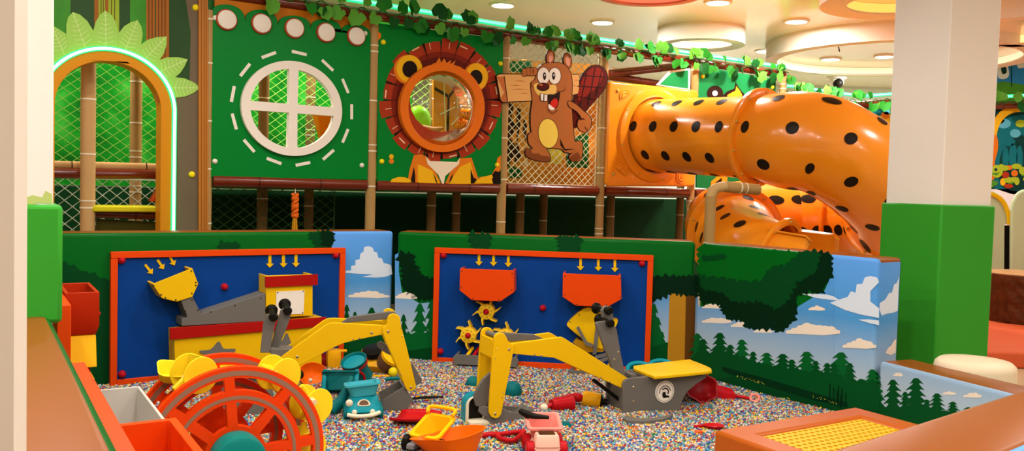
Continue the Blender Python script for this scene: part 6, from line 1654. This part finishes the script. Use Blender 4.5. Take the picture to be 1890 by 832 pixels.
big = rng.random(N)
R_ = 0.0058 * (0.8 + 0.5 * big); Ln = R_ * (0.7 + 0.9 * rng.random(N))
ax = rng.normal(size=(N, 3)); ax[:, 2] *= 0.9; ax /= np.linalg.norm(ax, axis=1)[:, None]
ref = np.where(np.abs(ax[:, 2:3]) < 0.9, np.array([[0, 0, 1.0]]), np.array([[1.0, 0, 0]]))
bx = np.cross(ax, ref); bx /= np.linalg.norm(bx, axis=1)[:, None]; by = np.cross(ax, bx)
K = 6
ang = np.arange(K) * 2 * PI / K
cen = np.stack([gx, gy, gz], 1)
ringd = bx[:, None, :] * np.cos(ang)[None, :, None] + by[:, None, :] * np.sin(ang)[None, :, None]
lo = cen[:, None, :] + ringd * R_[:, None, None] - ax[:, None, :] * Ln[:, None, None]
hi = cen[:, None, :] + ringd * R_[:, None, None] + ax[:, None, :] * Ln[:, None, None]
co = np.concatenate([lo, hi], 1).reshape(-1, 3)
base_i = (np.arange(N) * 2 * K)[:, None]
loops = []; 
side = np.stack([np.stack([np.full(1, k)[0] + base_i[:, 0], (k + 1) % K + base_i[:, 0], K + (k + 1) % K + base_i[:, 0], K + k + base_i[:, 0]], 1) for k in range(K)], 1)   # N,K,4
caps = np.stack([base_i + np.arange(K)[::-1][None, :], base_i + K + np.arange(K)[None, :]], 1)  # N,2,K
vi = np.concatenate([side.reshape(N, -1), caps.reshape(N, -1)], 1).ravel()
cnt = np.tile(np.array([4] * K + [K, K]), N); st_ = np.concatenate([[0], np.cumsum(cnt)[:-1]])
pi_ = np.repeat(rng.integers(0, len(PAL), N), K + 2)
# the bed below the beads
bedn = 40
bx_, by_ = np.meshgrid(np.linspace(-3.4, 2.8, bedn), np.linspace(1.4, 7.6, bedn)); bz_ = zsurf(bx_, by_) - 0.012
bco = np.stack([bx_.ravel(), by_.ravel(), bz_.ravel()], 1); ii = np.arange(bedn * bedn).reshape(bedn, bedn)
q = np.stack([ii[:-1, :-1], ii[:-1, 1:], ii[1:, 1:], ii[1:, :-1]], -1).reshape(-1, 4)
qc = bco[q].mean(1); q = q[inside(qc[:, 0], qc[:, 1])]
off = co.shape[0]
allco = np.concatenate([co, bco]); allvi = np.concatenate([vi, (q + off).ravel()]); allst = np.concatenate([st_, vi.size + np.arange(len(q)) * 4]); allpi = np.concatenate([pi_, np.full(len(q), len(PAL))])
me = bpy.data.meshes.new('plastic_beads')
me.vertices.add(len(allco)); me.vertices.foreach_set('co', allco.astype(np.float32).ravel())
me.loops.add(len(allvi)); me.loops.foreach_set('vertex_index', allvi.astype(np.int32))
me.polygons.add(len(allst)); me.polygons.foreach_set('loop_start', allst.astype(np.int32))
me.update(calc_edges=True); me.validate()
me.polygons.foreach_set('material_index', allpi.astype(np.int32))
bead_ms = [mat('bead_%d' % i, c, rough=0.3) for i, c in enumerate(PAL)]
bed_m = mat('bead_bed', '#7f7a72', rough=0.6); nn2, ll2, bb2 = nodes_of(bed_m)
tcc = nn2.new('ShaderNodeTexCoord'); vo = nn2.new('ShaderNodeTexVoronoi'); vo.inputs['Scale'].default_value = 75
hs = nn2.new('ShaderNodeHueSaturation'); hs.inputs['Saturation'].default_value = 0.7; hs.inputs['Value'].default_value = 0.75
ll2.new(tcc.outputs['Object'], vo.inputs['Vector']); ll2.new(vo.outputs['Color'], hs.inputs['Color']); ll2.new(hs.outputs[0], bb2.inputs['Base Color'])
beads = _finish('plastic_beads', me, bead_ms + [bed_m], None, None, 0, None)
tag(beads, 'mixed coloured plastic beads covering the pit floor', 'beads', kind='stuff')

# ================================================================== LOOSE TOYS
def P_(name, col, rough=0.32): return mat(name, col, rough=rough)
teal_t = P_('toy_teal', '#1590a0'); teald_t = P_('toy_teal_dark', '#0d6d70'); teall_t = P_('toy_teal_light', '#3fb0c0'); orange_t = P_('toy_orange', '#f2690c'); amber_t = P_('toy_amber', '#e8a512'); yellow_t = P_('toy_yellow', '#f3b60f')
red_t = P_('toy_red', '#b5121a'); pink_t = P_('toy_pink', '#e9897c'); pinkl_t = P_('toy_pink_light', '#f2b9a4'); cream_t = P_('toy_cream', '#e8dcc0'); grey_t = P_('toy_grey', '#8e8d90'); brown_t = P_('toy_brown', '#6b4a35'); redo_t = P_('toy_red_orange', '#e0541c')
def at(x, y, z=0.0, yaw=0.0, pitch=0.0, roll=0.0):
    p = G(x, y, z)
    return Matrix.Translation(p) @ Matrix.Rotation(yaw, 4, 'Z') @ Matrix.Rotation(pitch, 4, 'X') @ Matrix.Rotation(roll, 4, 'Y')
def rootat(M): return (M.translation.x, M.translation.y, M.translation.z)
def wheelp(bm, M, r, w, mi=0):
    lathe(bm, M, [(0, -w / 2), (r * 0.85, -w / 2), (r, -w / 2 + 0.006), (r, w / 2 - 0.006), (r * 0.85, w / 2), (0.0, w / 2)], 20, mi)

# teal truck with a tipper bed
M = at(670, 768, 0.0, 0.22); T_ = Matrix.Translation
tt = thing('toy_truck', rootat(M), 'teal toy dump truck with cream bumper next to the grey digger bucket', 'toy truck')
S = 0.112 / 0.5
bm = B(); rings = []
for z, w_, d_, y0 in ((0.02, 0.19, 0.15, 0.02), (0.045, 0.215, 0.17, 0.0), (0.075, 0.205, 0.165, 0.005), (0.105, 0.175, 0.13, 0.02), (0.13, 0.16, 0.115, 0.03)):
    rings.append([(x, y + y0, z) for x, y in rbox_loop(w_, d_, 0.045)])
loft(bm, M, rings); obj('body', bm, teal_t, tt, smooth=60)
bm = B(); tub(bm, M @ T_((0, 0.035, 0.122)) @ Matrix.Rotation(-0.12, 4, 'X') @ Matrix.Rotation(-0.10, 4, 'Y'), 0.15, 0.14, 0.19, 0.19, 0.075, 0.01, 0.03, rim=0.012); obj('tipper_bed', bm, teall_t, tt, smooth=50)
bm = B(); pts = [M @ V(p) for p in ((-0.095, -0.088, 0.035), (-0.05, -0.104, 0.03), (0, -0.108, 0.03), (0.05, -0.104, 0.034), (0.095, -0.088, 0.045))]
tube(bm, spline(pts, 4), 0.012, 10); 
for x in (-0.055, 0.05): sphere(bm, M @ T_((x, -0.092, 0.05)), 0.016, sy=0.7)
obj('bumper', bm, cream_t, tt, smooth=60)
bm = B(); L = [(0.04 * math.cos(a), 0.035 * math.sin(a) if math.sin(a) > 0 else 0.008 * math.sin(a)) for a in [2 * PI * k / 24 for k in range(24)]]
Mw = M @ T_((0.0, -0.0655, 0.085)) @ Matrix.Rotation(PI / 2 - 0.45, 4, 'X')
loft(bm, Mw, [[(x, y, 0) for x, y in L], [(x * 0.92, y * 0.92, 0.008) for x, y in L]], 0)
L2 = [(x * 0.7, y * 0.7 + 0.003) for x, y in L]; loft(bm, Mw, [[(x, y, 0.0075) for x, y in L2], [(x, y, 0.0092) for x, y in L2]], 1); obj('windscreen', bm, [cream_t, brown_t], tt)
for x in (-0.1, 0.1):
    for y in (-0.03, 0.08):
        bm = B(); wheelp(bm, M @ T_((x, y, 0.03)) @ Matrix.Rotation(PI / 2, 4, 'Y'), 0.036, 0.035); obj('wheel', bm, teald_t, tt)
bm = B(); sphere(bm, M @ T_((-0.085, -0.06, 0.098)), 0.022, sy=0.6); obj('flower_badge', bm, cream_t, tt)

# teal open crate truck behind it
M = at(627, 728, 0.0, 0.12); t_ = thing('toy_trailer', rootat(M), 'open teal toy trailer box standing left of the teal truck', 'toy truck')
bm = B(); tub(bm, M @ T_((0, 0, 0.015)) @ Matrix.Rotation(-0.55, 4, 'X'), 0.17, 0.11, 0.215, 0.165, 0.12, 0.012, 0.03, rim=0.012); obj('box', bm, teald_t, t_, smooth=50)
bm = B(); 
for x in (-0.1, 0.11): tube(bm, spline([M @ V(p) for p in ((x, -0.07, 0.0), (x, -0.05, 0.08), (x * 0.98, 0.03, 0.155))], 5), 0.016, 10)
obj('side_arm', bm, teal_t, t_, smooth=60)
# big bent arm between
M = at(640, 762, 0.0, 0.2); bm = B(); pts = [M @ V(p) for p in ((-0.10, 0.0, 0.02), (-0.04, 0.03, 0.06), (0.0, 0.07, 0.13), (0.03, 0.1, 0.2))]
tube(bm, spline(pts, 5), [0.045 - 0.028 * k / 15 for k in range(16)], 12); tag(obj('toy_fender', bm, teald_t, smooth=60), 'dark teal curved plastic fender lying left of the teal truck', 'toy part')
# teal watering pot with red ribbon
M = at(662, 705, 0.0, 0.2, 0.0, 0.0); t_ = thing('toy_pot', rootat(M), 'teal cup shaped toy pot with a red band behind the teal trailer', 'toy bucket')
Mt = M @ T_((0.0, 0, 0.05)) @ Matrix.Rotation(0.42, 4, 'X') @ Matrix.Rotation(-0.3, 4, 'Y')
bm = B(); lathe(bm, Mt, [(0, -0.045), (0.075, -0.045), (0.095, -0.02), (0.08, 0.05), (0.088, 0.13), (0.094, 0.135), (0.088, 0.137), (0.08, 0.13), (0.07, 0.05), (0, 0.045)], 28); obj('pot_body', bm, [teald_t], t_, smooth=50)
bm = B(); lathe(bm, Mt, [(0.0, 0.112), (0.082, 0.112), (0.082, 0.118), (0, 0.118)], 28); obj('water_blue_lid', bm, teal_t, t_)
bm = B(); lathe(bm, Mt, [(0.087, 0.095), (0.091, 0.098), (0.092, 0.108), (0.087, 0.111)], 28); tube(bm, [Mt @ V(p) for p in ((0.02, -0.088, 0.1), (0.05, -0.095, 0.06), (0.045, -0.1, 0.02), (0.08, -0.1, -0.05))], 0.009, 8); obj('red_band', bm, red_t, t_)
# amber cup
M = at(616, 676, 0.0, 0.5, 0, 0.0); bm = B(); lathe(bm, M, [(0, 0), (0.055, 0), (0.062, 0.06), (0.058, 0.12), (0.05, 0.13), (0, 0.125)], 7); tube(bm, [M @ V((0.03, -0.03, 0.12)), M @ V((0.09, -0.02, 0.118))], 0.012, 8)
tag(obj('toy_cup', bm, amber_t, smooth=40), 'amber faceted toy cup left of the teal pot', 'toy cup')
# brown/yellow tipped dump truck and black wheel behind the boom
M = at(700, 692, 0.0, -0.25); t_ = thing('toy_tipper', rootat(M), 'yellow and brown toy tipper lying on its side under the left digger boom', 'toy truck')
bm = B(); tub(bm, M @ T_((-0.03, 0, 0.03)) @ Matrix.Rotation(-0.9, 4, 'X'), 0.22, 0.09, 0.27, 0.14, 0.13, 0.012, 0.03, rim=0.01); obj('bed', bm, amber_t, t_, smooth=50)
bm = B(); tube(bm, [M @ V((-0.15, -0.05, 0.012)), M @ V((0.02, -0.09, 0.008)), M @ V((0.12, -0.07, 0.015))], 0.012, 8); obj('bed_edge', bm, yellow_t, t_)
bm = B(); Mc = M @ T_((0.06, 0.02, 0.10)) @ Matrix.Rotation(0.7, 4, 'Y') @ Matrix.Rotation(0.3, 4, 'X'); lathe(bm, Mc, [(0, -0.04), (0.075, -0.04), (0.085, 0.0), (0.08, 0.06), (0.0, 0.06)], 24); obj('cab', bm, brown_t, t_)
bm = B(); lathe(bm, Mc, [(0.081, 0.045), (0.086, 0.05), (0.086, 0.075), (0.05, 0.085), (0, 0.085)], 24); obj('cab_roof', bm, yellow_t, t_)
bm = B(); wheelp(bm, M @ T_((-0.07, 0.06, 0.16)) @ Matrix.Rotation(0.35, 4, 'X'), 0.085, 0.05); obj('wheel', bm, black_m, t_)
bm = B(); sphere(bm, M @ T_((0.14, -0.08, 0.05)), 0.035); obj('lamp_ball', bm, P_('toy_lemon', '#e8d018'), t_)
M = at(731, 665, 0.0, 0.0); bm = B(); tube(bm, spline([M @ V(p) for p in ((0, 0, 0.2), (0.02, 0, 0.15), (0.03, 0, 0.1), (0.0, 0, 0.06))], 4), [0.02, 0.024, 0.028, 0.03, 0.03, 0.03, 0.03, 0.03, 0.028, 0.026, 0.022, 0.018, 0.014], 10)
tag(obj('toy_hook', bm, amber_t, smooth=60), 'amber curved toy handle just right of the left digger stick', 'toy part')
# teal lever on the beads behind the bucket
M = at(727, 704, 0.02, 0.15); bm = B(); tube(bm, spline([M @ V(p) for p in ((-0.06, 0, 0.012), (-0.03, 0, 0.02), (0.05, 0, 0.02), (0.07, 0, 0.0))], 4), 0.014, 10); tag(obj('toy_hook', bm, teald_t, smooth=60), 'teal toy handle lying behind the left digger bucket', 'toy part')
# orange bowl with black grip behind the wheel
M = at(577, 712, 0.0, 0.5); t_ = thing('toy_scoop', rootat(M), 'orange bowl shaped scoop with black knob behind the water wheel', 'toy shovel')
bm = B(); lathe(bm, M @ T_((0, 0, 0.055)) @ Matrix.Rotation(0.75, 4, 'X'), [(0, -0.05), (0.05, -0.045), (0.09, -0.015), (0.105, 0.04), (0.1, 0.042), (0.084, -0.008), (0.045, -0.036), (0, -0.04)], 28); obj('bowl', bm, orange_t, t_, smooth=60)
bm = B(); sphere(bm, M @ T_((-0.10, -0.02, 0.09)), 0.033); obj('knob', bm, black_m, t_, smooth=60)
bm = B(); sphere(bm, M @ T_((-0.04, -0.085, 0.06)), 0.014); obj('screw_cap', bm, cream_t, t_)
# red scoop under the yellow tipper
M = at(768, 782, 0.0, -0.25); bm = B(); R = []
for v in range(6):
    u_ = v / 5; w_ = 0.05 + 0.07 * math.sin(PI * min(1, 0.25 + 0.6 * u_)); R.append([(-0.13 + 0.26 * u_, w_ * math.cos(PI * k / 8), 0.012 + 0.035 * (1 - math.sin(PI * k / 8)) + 0.02 * u_) for k in range(9)])
vr = [[bm.verts.new(M @ V(p)) for p in r] for r in R]
for a, b in zip(vr, vr[1:]):
    for k in range(8): bm.faces.new([a[k], a[k + 1], b[k + 1], b[k]])
o = obj('toy_scoop', bm, red_t, smooth=60); o.modifiers.new('thickness', 'SOLIDIFY').thickness = 0.008; tag(o, 'red shallow scoop half under the yellow toy tipper', 'toy shovel')
# yellow tipper with grey frame and black wheels
M = at(800, 830, 0.0, -0.42); t_ = thing('toy_truck', rootat(M), 'yellow toy dump bed on a grey frame with black wheels behind the orange scoop', 'toy truck')
bm = B(); tub(bm, M @ T_((0.0, 0.02, 0.03)) @ Matrix.Rotation(0.32, 4, 'X'), 0.10, 0.13, 0.16, 0.20, 0.11, 0.009, 0.03, rim=0.011); obj('dump_bed', bm, yellow_t, t_, smooth=50)
bm = B(); pts = [M @ Matrix.Rotation(0.32, 4, 'X') @ V(p) for p in ((-0.075, 0.115, 0.15), (-0.07, 0.15, 0.165), (0.07, 0.15, 0.165), (0.075, 0.115, 0.15))]; tube(bm, spline(pts, 5), 0.011, 8); obj('bed_handle', bm, yellow_t, t_, smooth=60)
bm = B(); hexa(bm, [M @ V(p) for p in ((-0.10, -0.12, 0.02), (-0.05, -0.12, 0.02), (-0.05, 0.10, 0.02), (-0.10, 0.10, 0.02))], [M @ V(p) for p in ((-0.095, -0.12, 0.05), (-0.05, -0.12, 0.05), (-0.055, 0.10, 0.07), (-0.09, 0.10, 0.07))]); obj('chassis', bm, grey_t, t_, bevel=0.006)
for x, y in ((-0.115, 0.05), (-0.115, -0.07), (0.08, -0.07), (0.08, 0.05)):
    bm = B(); wheelp(bm, M @ T_((x, y, 0.04)) @ Matrix.Rotation(PI / 2, 4, 'Y'), 0.045, 0.04); w_ = obj('wheel', bm, black_m, t_)
    bm = B(); wheelp(bm, M @ T_((x - 0.019 * (1 if x < 0 else -1), y, 0.04)) @ Matrix.Rotation(PI / 2, 4, 'Y'), 0.018, 0.01); obj('wheel_cap', bm, grey_t, w_)
# big orange scoop in front
M = at(842, 838, 0.02, 0.12); bm = B()
def scoop_ring(w_, d_, z, tip):
    L = []
    for k in range(28):
        a = 2 * PI * k / 28; x, y = math.cos(a), math.sin(a)
        px_ = x * w_ * (1.0 + (tip if x < -0.2 else 0) * (-x - 0.2)); py_ = y * d_ * (0.72 if x < -0.5 else 1.0) * (1 - 0.1 * math.cos(2 * a))
        L.append((px_, py_, z + (0.03 * x if tip else 0)))
    return L
loft(bm, M, [scoop_ring(0.10, 0.07, 0, 0), scoop_ring(0.125, 0.085, 0.05, 0.35), scoop_ring(0.145, 0.1, 0.105, 0.75), scoop_ring(0.15, 0.104, 0.112, 0.78), scoop_ring(0.14, 0.094, 0.111, 0.74), scoop_ring(0.118, 0.078, 0.055, 0.3), scoop_ring(0.09, 0.06, 0.014, 0)])
tag(obj('toy_scoop', bm, orange_t, smooth=50), 'large bright orange pouring scoop at the bottom centre, nearest toy', 'toy shovel')
# red D handle
M = at(926, 812, 0.0, 0.15); bm = B()
tube(bm, spline([M @ V(p) for p in ((-0.02, 0.03, 0.02), (0.0, -0.05, 0.02), (0.06, -0.075, 0.022), (0.12, 0.03, 0.03), (0.13, 0.06, 0.03), (0.06, 0.05, 0.026))], 6, True), 0.0135, 10); tube(bm, [M @ V(p) for p in ((0.0, 0.035, 0.02), (-0.05, 0.05, 0.018), (-0.10, 0.055, 0.012))], 0.016, 10)
tag(obj('spade_handle', bm, red_t, smooth=60), 'red D-shaped spade handle lying left of the pink truck', 'toy shovel')
# pink truck
M = at(1003, 835, 0.0, 0.12); t_ = thing('toy_truck', rootat(M), 'pink toy dump truck with red wheels at the bottom of the picture', 'toy truck')
bm = B(); loft(bm, M, [[(x, y + 0.0, z) for x, y in rbox_loop(w_, d_, 0.02)] for z, w_, d_ in ((0.03, 0.13, 0.26), (0.06, 0.14, 0.27), (0.075, 0.12, 0.25))]); obj('chassis', bm, pinkl_t, t_, smooth=50)
bm = B(); loft(bm, M, [[(x, y - 0.09, z) for x, y in rbox_loop(w_, d_, 0.015)] for z, w_, d_ in ((0.07, 0.13, 0.10), (0.12, 0.12, 0.085), (0.128, 0.11, 0.075))]); obj('cab', bm, pinkl_t, t_, smooth=50)
bm = B(); Mw = M @ T_((0, -0.085, 0.1285)); loft(bm, Mw, [[(x, y, 0) for x, y in rbox_loop(0.085, 0.055, 0.008)], [(x, y, 0.003) for x, y in rbox_loop(0.083, 0.053, 0.008)]]); obj('roof_window', bm, P_('toy_tinted', '#3a2410', 0.15), t_)
bm = B(); tub(bm, M @ T_((0, 0.055, 0.085)) @ Matrix.Rotation(0.22, 4, 'X'), 0.12, 0.11, 0.17, 0.17, 0.08, 0.009, 0.02, rim=0.010); obj('dump_bed', bm, pink_t, t_, smooth=50)
for x in (-0.085, 0.085):
    for y in (-0.085, 0.06):
        bm = B(); wheelp(bm, M @ T_((x, y, 0.045)) @ Matrix.Rotation(PI / 2, 4, 'Y'), 0.042, 0.045); obj('wheel', bm, red_t, t_)
bm = B(); tube(bm, spline([M @ V(p) for p in ((-0.12, 0.09, 0.20), (-0.06, 0.05, 0.185), (0.03, 0.03, 0.18))], 5), [0.014, 0.017, 0.019, 0.02, 0.02, 0.018, 0.016, 0.014, 0.012, 0.011, 0.010], 8)
tag(obj('toy_lever', bm, black_m, smooth=60), 'black plastic lever resting in the pink truck bed', 'toy part')
# teal piece right of the pink truck
M = at(1038, 792, 0.0, 0.3); bm = B(); loft(bm, M, [[(x, y, z) for x, y in rbox_loop(0.11, 0.05, 0.015)] for z in (0, 0.02)] + [[(x, y, 0.045) for x, y in rbox_loop(0.08, 0.03, 0.01)]]); tag(obj('toy_block', bm, teald_t, smooth=40), 'small teal plastic block right of the pink truck', 'toy part')
# blue and cream sieve at the right digger bucket
M = at(877, 778, 0.0, 0.35); t_ = thing('toy_lantern', rootat(M), 'teal and cream rounded toy frame left of the right digger bucket', 'toy')
PQ = Pl((M.translation.x, M.translation.y), 0.35)
def archl(w_, h, z0, n=14): return [(-w_, z0)] + [(-w_ * math.cos(PI * k / n), z0 + h + w_ * math.sin(PI * k / n)) for k in range(n + 1)] + [(w_, z0)]
bm = B(); extr(bm, PQ, archl(0.065, 0.10, 0.0), -0.08, -0.01); obj('shell', bm, teal_t, t_, bevel=0.006)
bm = B(); extr(bm, PQ, [archl(0.06, 0.09, 0.004), archl(0.045, 0.085, 0.02)], -0.009, 0.012); obj('rim', bm, cream_t, t_, bevel=0.003)
bm = B(); extr(bm, PQ, archl(0.045, 0.085, 0.0205), -0.0095, 0.0); obj('opening', bm, black_m, t_)
bm = B(); loft(bm, M, [[(x + 0.03, y - 0.06, z) for x, y in rbox_loop(0.18, 0.07, 0.02)] for z in (0.004, 0.02)]); obj('base_tray', bm, cream_t, t_)
for (x, y, col, lab, sz) in ((872, 712, teald_t, 'dark teal rounded knob toy left of the right digger stick', 0.045), (946, 728, teald_t, 'dark teal rounded toy just right of the right digger stick', 0.06), (905, 772, red_t, 'red toy lump under the right digger bucket', 0.05)):
    M = at(x, y, 0.0, 0.4); bm = B(); lathe(bm, M, [(0, 0), (sz, 0), (sz * 1.1, sz * 0.5), (sz * 0.8, sz * 1.2), (sz * 0.3, sz * 1.5), (0, sz * 1.5)], 20); tag(obj('toy_mold', bm, col, smooth=60), lab, 'sand mold')
# red cup with white ball
M = at(1030, 757, 0.0, 0.5); t_ = thing('toy_cup', rootat(M), 'red toy cup on its side with white ball end, right of the right digger stick', 'toy cup')
Mc = M @ T_((0.0, 0, 0.04)) @ Matrix.Rotation(PI / 2, 4, 'Y')
bm = B(); lathe(bm, Mc, [(0, -0.05), (0.035, -0.05), (0.043, -0.02), (0.048, 0.05), (0.062, 0.09), (0.056, 0.09), (0.042, 0.05), (0, 0.0)], 22); obj('cup_body', bm, red_t, t_, smooth=50)
bm = B(); tube(bm, [Mc @ V((0, 0, -0.05)), Mc @ V((0.01, 0, -0.085))], 0.014, 10); obj('neck', bm, red_t, t_)
bm = B(); sphere(bm, Mc @ T_((0.012, 0, -0.105)), 0.026); obj('ball_end', bm, cream_t, t_, smooth=60)
# yellow roller with red handle
M = at(1092, 750, 0.0, -0.12); t_ = thing('toy_roller', rootat(M), 'yellow toy roller with red handle and black hub left of the digger base', 'toy')
Mc = M @ T_((0, 0, 0.045)) @ Matrix.Rotation(PI / 2 + 0.1, 4, 'Y')
bm = B(); lathe(bm, Mc, [(0, -0.06), (0.046, -0.06), (0.05, -0.05), (0.05, 0.045), (0.046, 0.055), (0.0, 0.055)], 24); obj('drum', bm, amber_t, t_)
bm = B(); lathe(bm, Mc, [(0, 0.056), (0.045, 0.056), (0.045, 0.062), (0.02, 0.07), (0.018, 0.10), (0, 0.10)], 20); obj('hub', bm, black_m, t_)
bm = B(); sphere(bm, Mc @ T_((0, 0, -0.095)), 0.032, sz=1.3); obj('handle', bm, red_t, t_, smooth=60)
# teal basket and disc behind the seat
M = at(1190, 690, 0.0, 0.2); 
for (qx, qy, qd, r, lab) in ((1181, 682, 6.0, 0.085, 'teal toy wheel rim behind the digger seat, left one'), (1222, 678, 6.1, 0.09, 'teal toy basket ring behind the digger seat, right one')):
    bm = B(); Mr = T_(W(qx, qy, qd)) @ Matrix.Rotation(0.55, 4, 'X'); tube(bm, [Mr @ V((r * math.cos(a), r * 0.8 * math.sin(a), 0)) for a in [2 * PI * k / 28 for k in range(28)]], 0.016, 10, closed=True)
    lathe(bm, Mr, [(r * 0.97, -0.004), (r * 0.8, -0.10), (r * 0.7, -0.17), (0, -0.175)], 28, sy=0.8)
    tag(obj('toy_basket', bm, teal_t, smooth=60), lab, 'toy')
# red mold behind the digger
M = at(1290, 738, 0.0, 0.3); bm = B(); Mr = M @ T_((0, 0, 0.07)) @ Matrix.Rotation(1.0, 4, 'X') @ Matrix.Rotation(0.35, 4, 'Z')
L = lambda r, z: [(r * (1 + 0.07 * math.cos(6 * a)) * math.cos(a) * 1.15, r * (1 + 0.07 * math.cos(6 * a)) * math.sin(a), z) for a in [2 * PI * k / 36 for k in range(36)]]
loft(bm, Mr, [L(0.06, -0.02), L(0.09, 0.0), L(0.105, 0.045), L(0.095, 0.045), L(0.08, 0.008), L(0.05, -0.008)]); tag(obj('sand_mold', bm, P_('toy_darkred', '#8f0f14'), smooth=50), 'dark red shell shaped sand mold behind the right digger', 'sand mold')
# red rake with ring handle
M = at(1352, 735, 0.01, -0.35); t_ = thing('toy_rake', rootat(M), 'red toy rake with pink ring end lying by the pine mural', 'toy rake')
bm = B(); loft(bm, M, [[(-0.13, -0.06, 0.0), (-0.13, 0.07, 0.0), (-0.02, 0.05, 0.0), (0.02, 0.015, 0.0), (0.02, -0.015, 0.0), (-0.03, -0.05, 0.0)], [(-0.12, -0.05, 0.05), (-0.12, 0.06, 0.07), (-0.02, 0.04, 0.06), (0.02, 0.012, 0.03), (0.02, -0.012, 0.03), (-0.03, -0.04, 0.04)]])
for k in range(4): tube(bm, [M @ V((-0.12, -0.05 + 0.035 * k, 0.03)), M @ V((-0.165, -0.06 + 0.042 * k, 0.01))], 0.008, 8)
obj('rake_head', bm, red_t, t_)
bm = B(); tube(bm, [M @ V((0.02, 0, 0.02)), M @ V((0.12, 0.0, 0.012))], 0.011, 10); obj('handle', bm, red_t, t_)
bm = B(); tube(bm, [M @ V((0.145 + 0.028 * math.cos(a), 0.028 * math.sin(a), 0.02 + 0.018 * math.sin(a))) for a in [2 * PI * k / 16 for k in range(16)]], 0.009, 8, closed=True); obj('ring_end', bm, pink_t, t_)
# red dish and orange bit near the step
M = at(1317, 790, 0.0, 0.1); bm = B(); lathe(bm, M, [(0, 0.0), (0.05, 0.0), (0.068, 0.02), (0.062, 0.02), (0.045, 0.006), (0, 0.006)], 24, sy=0.7); tube(bm, [M @ V((-0.06, 0.01, 0.012)), M @ V((-0.12, 0.0, 0.01))], 0.01, 8); tag(obj('toy_dish', bm, red_t, smooth=60), 'red oval toy dish with a handle left of the orange step', 'toy dish')
M = at(1290, 800, 0.0, 0.3); bm = B(); loft(bm, M, [[(x, y, z) for x, y in rbox_loop(0.05, 0.03, 0.01)] for z in (0, 0.015)]); tag(obj('toy_block', bm, redo_t), 'tiny red orange plastic piece left of the red dish', 'toy part')
# dark stick
M = at(790, 735, 0.012, 0.08); bm = B(); tube(bm, [M @ V((-0.12, -0.02, 0.0)), M @ V((-0.03, 0.0, 0.006)), M @ V((0.10, 0.01, 0.008))], [0.008, 0.009, 0.006], 8); tag(obj('toy_stick', bm, black_m), 'thin dark stick lying on the beads right of the left digger bucket', 'stick')
M = at(590, 672, 0.0, 0.3); bm = B(); lathe(bm, M, [(0, 0), (0.08, 0), (0.085, 0.05), (0.06, 0.08), (0, 0.085)], 18, sx=1.5); tag(obj('toy_mold', bm, P_('toy_darkred', '#8f0f14'), smooth=60), 'dark red sand mold by the foot of the blue truck panel', 'sand mold')
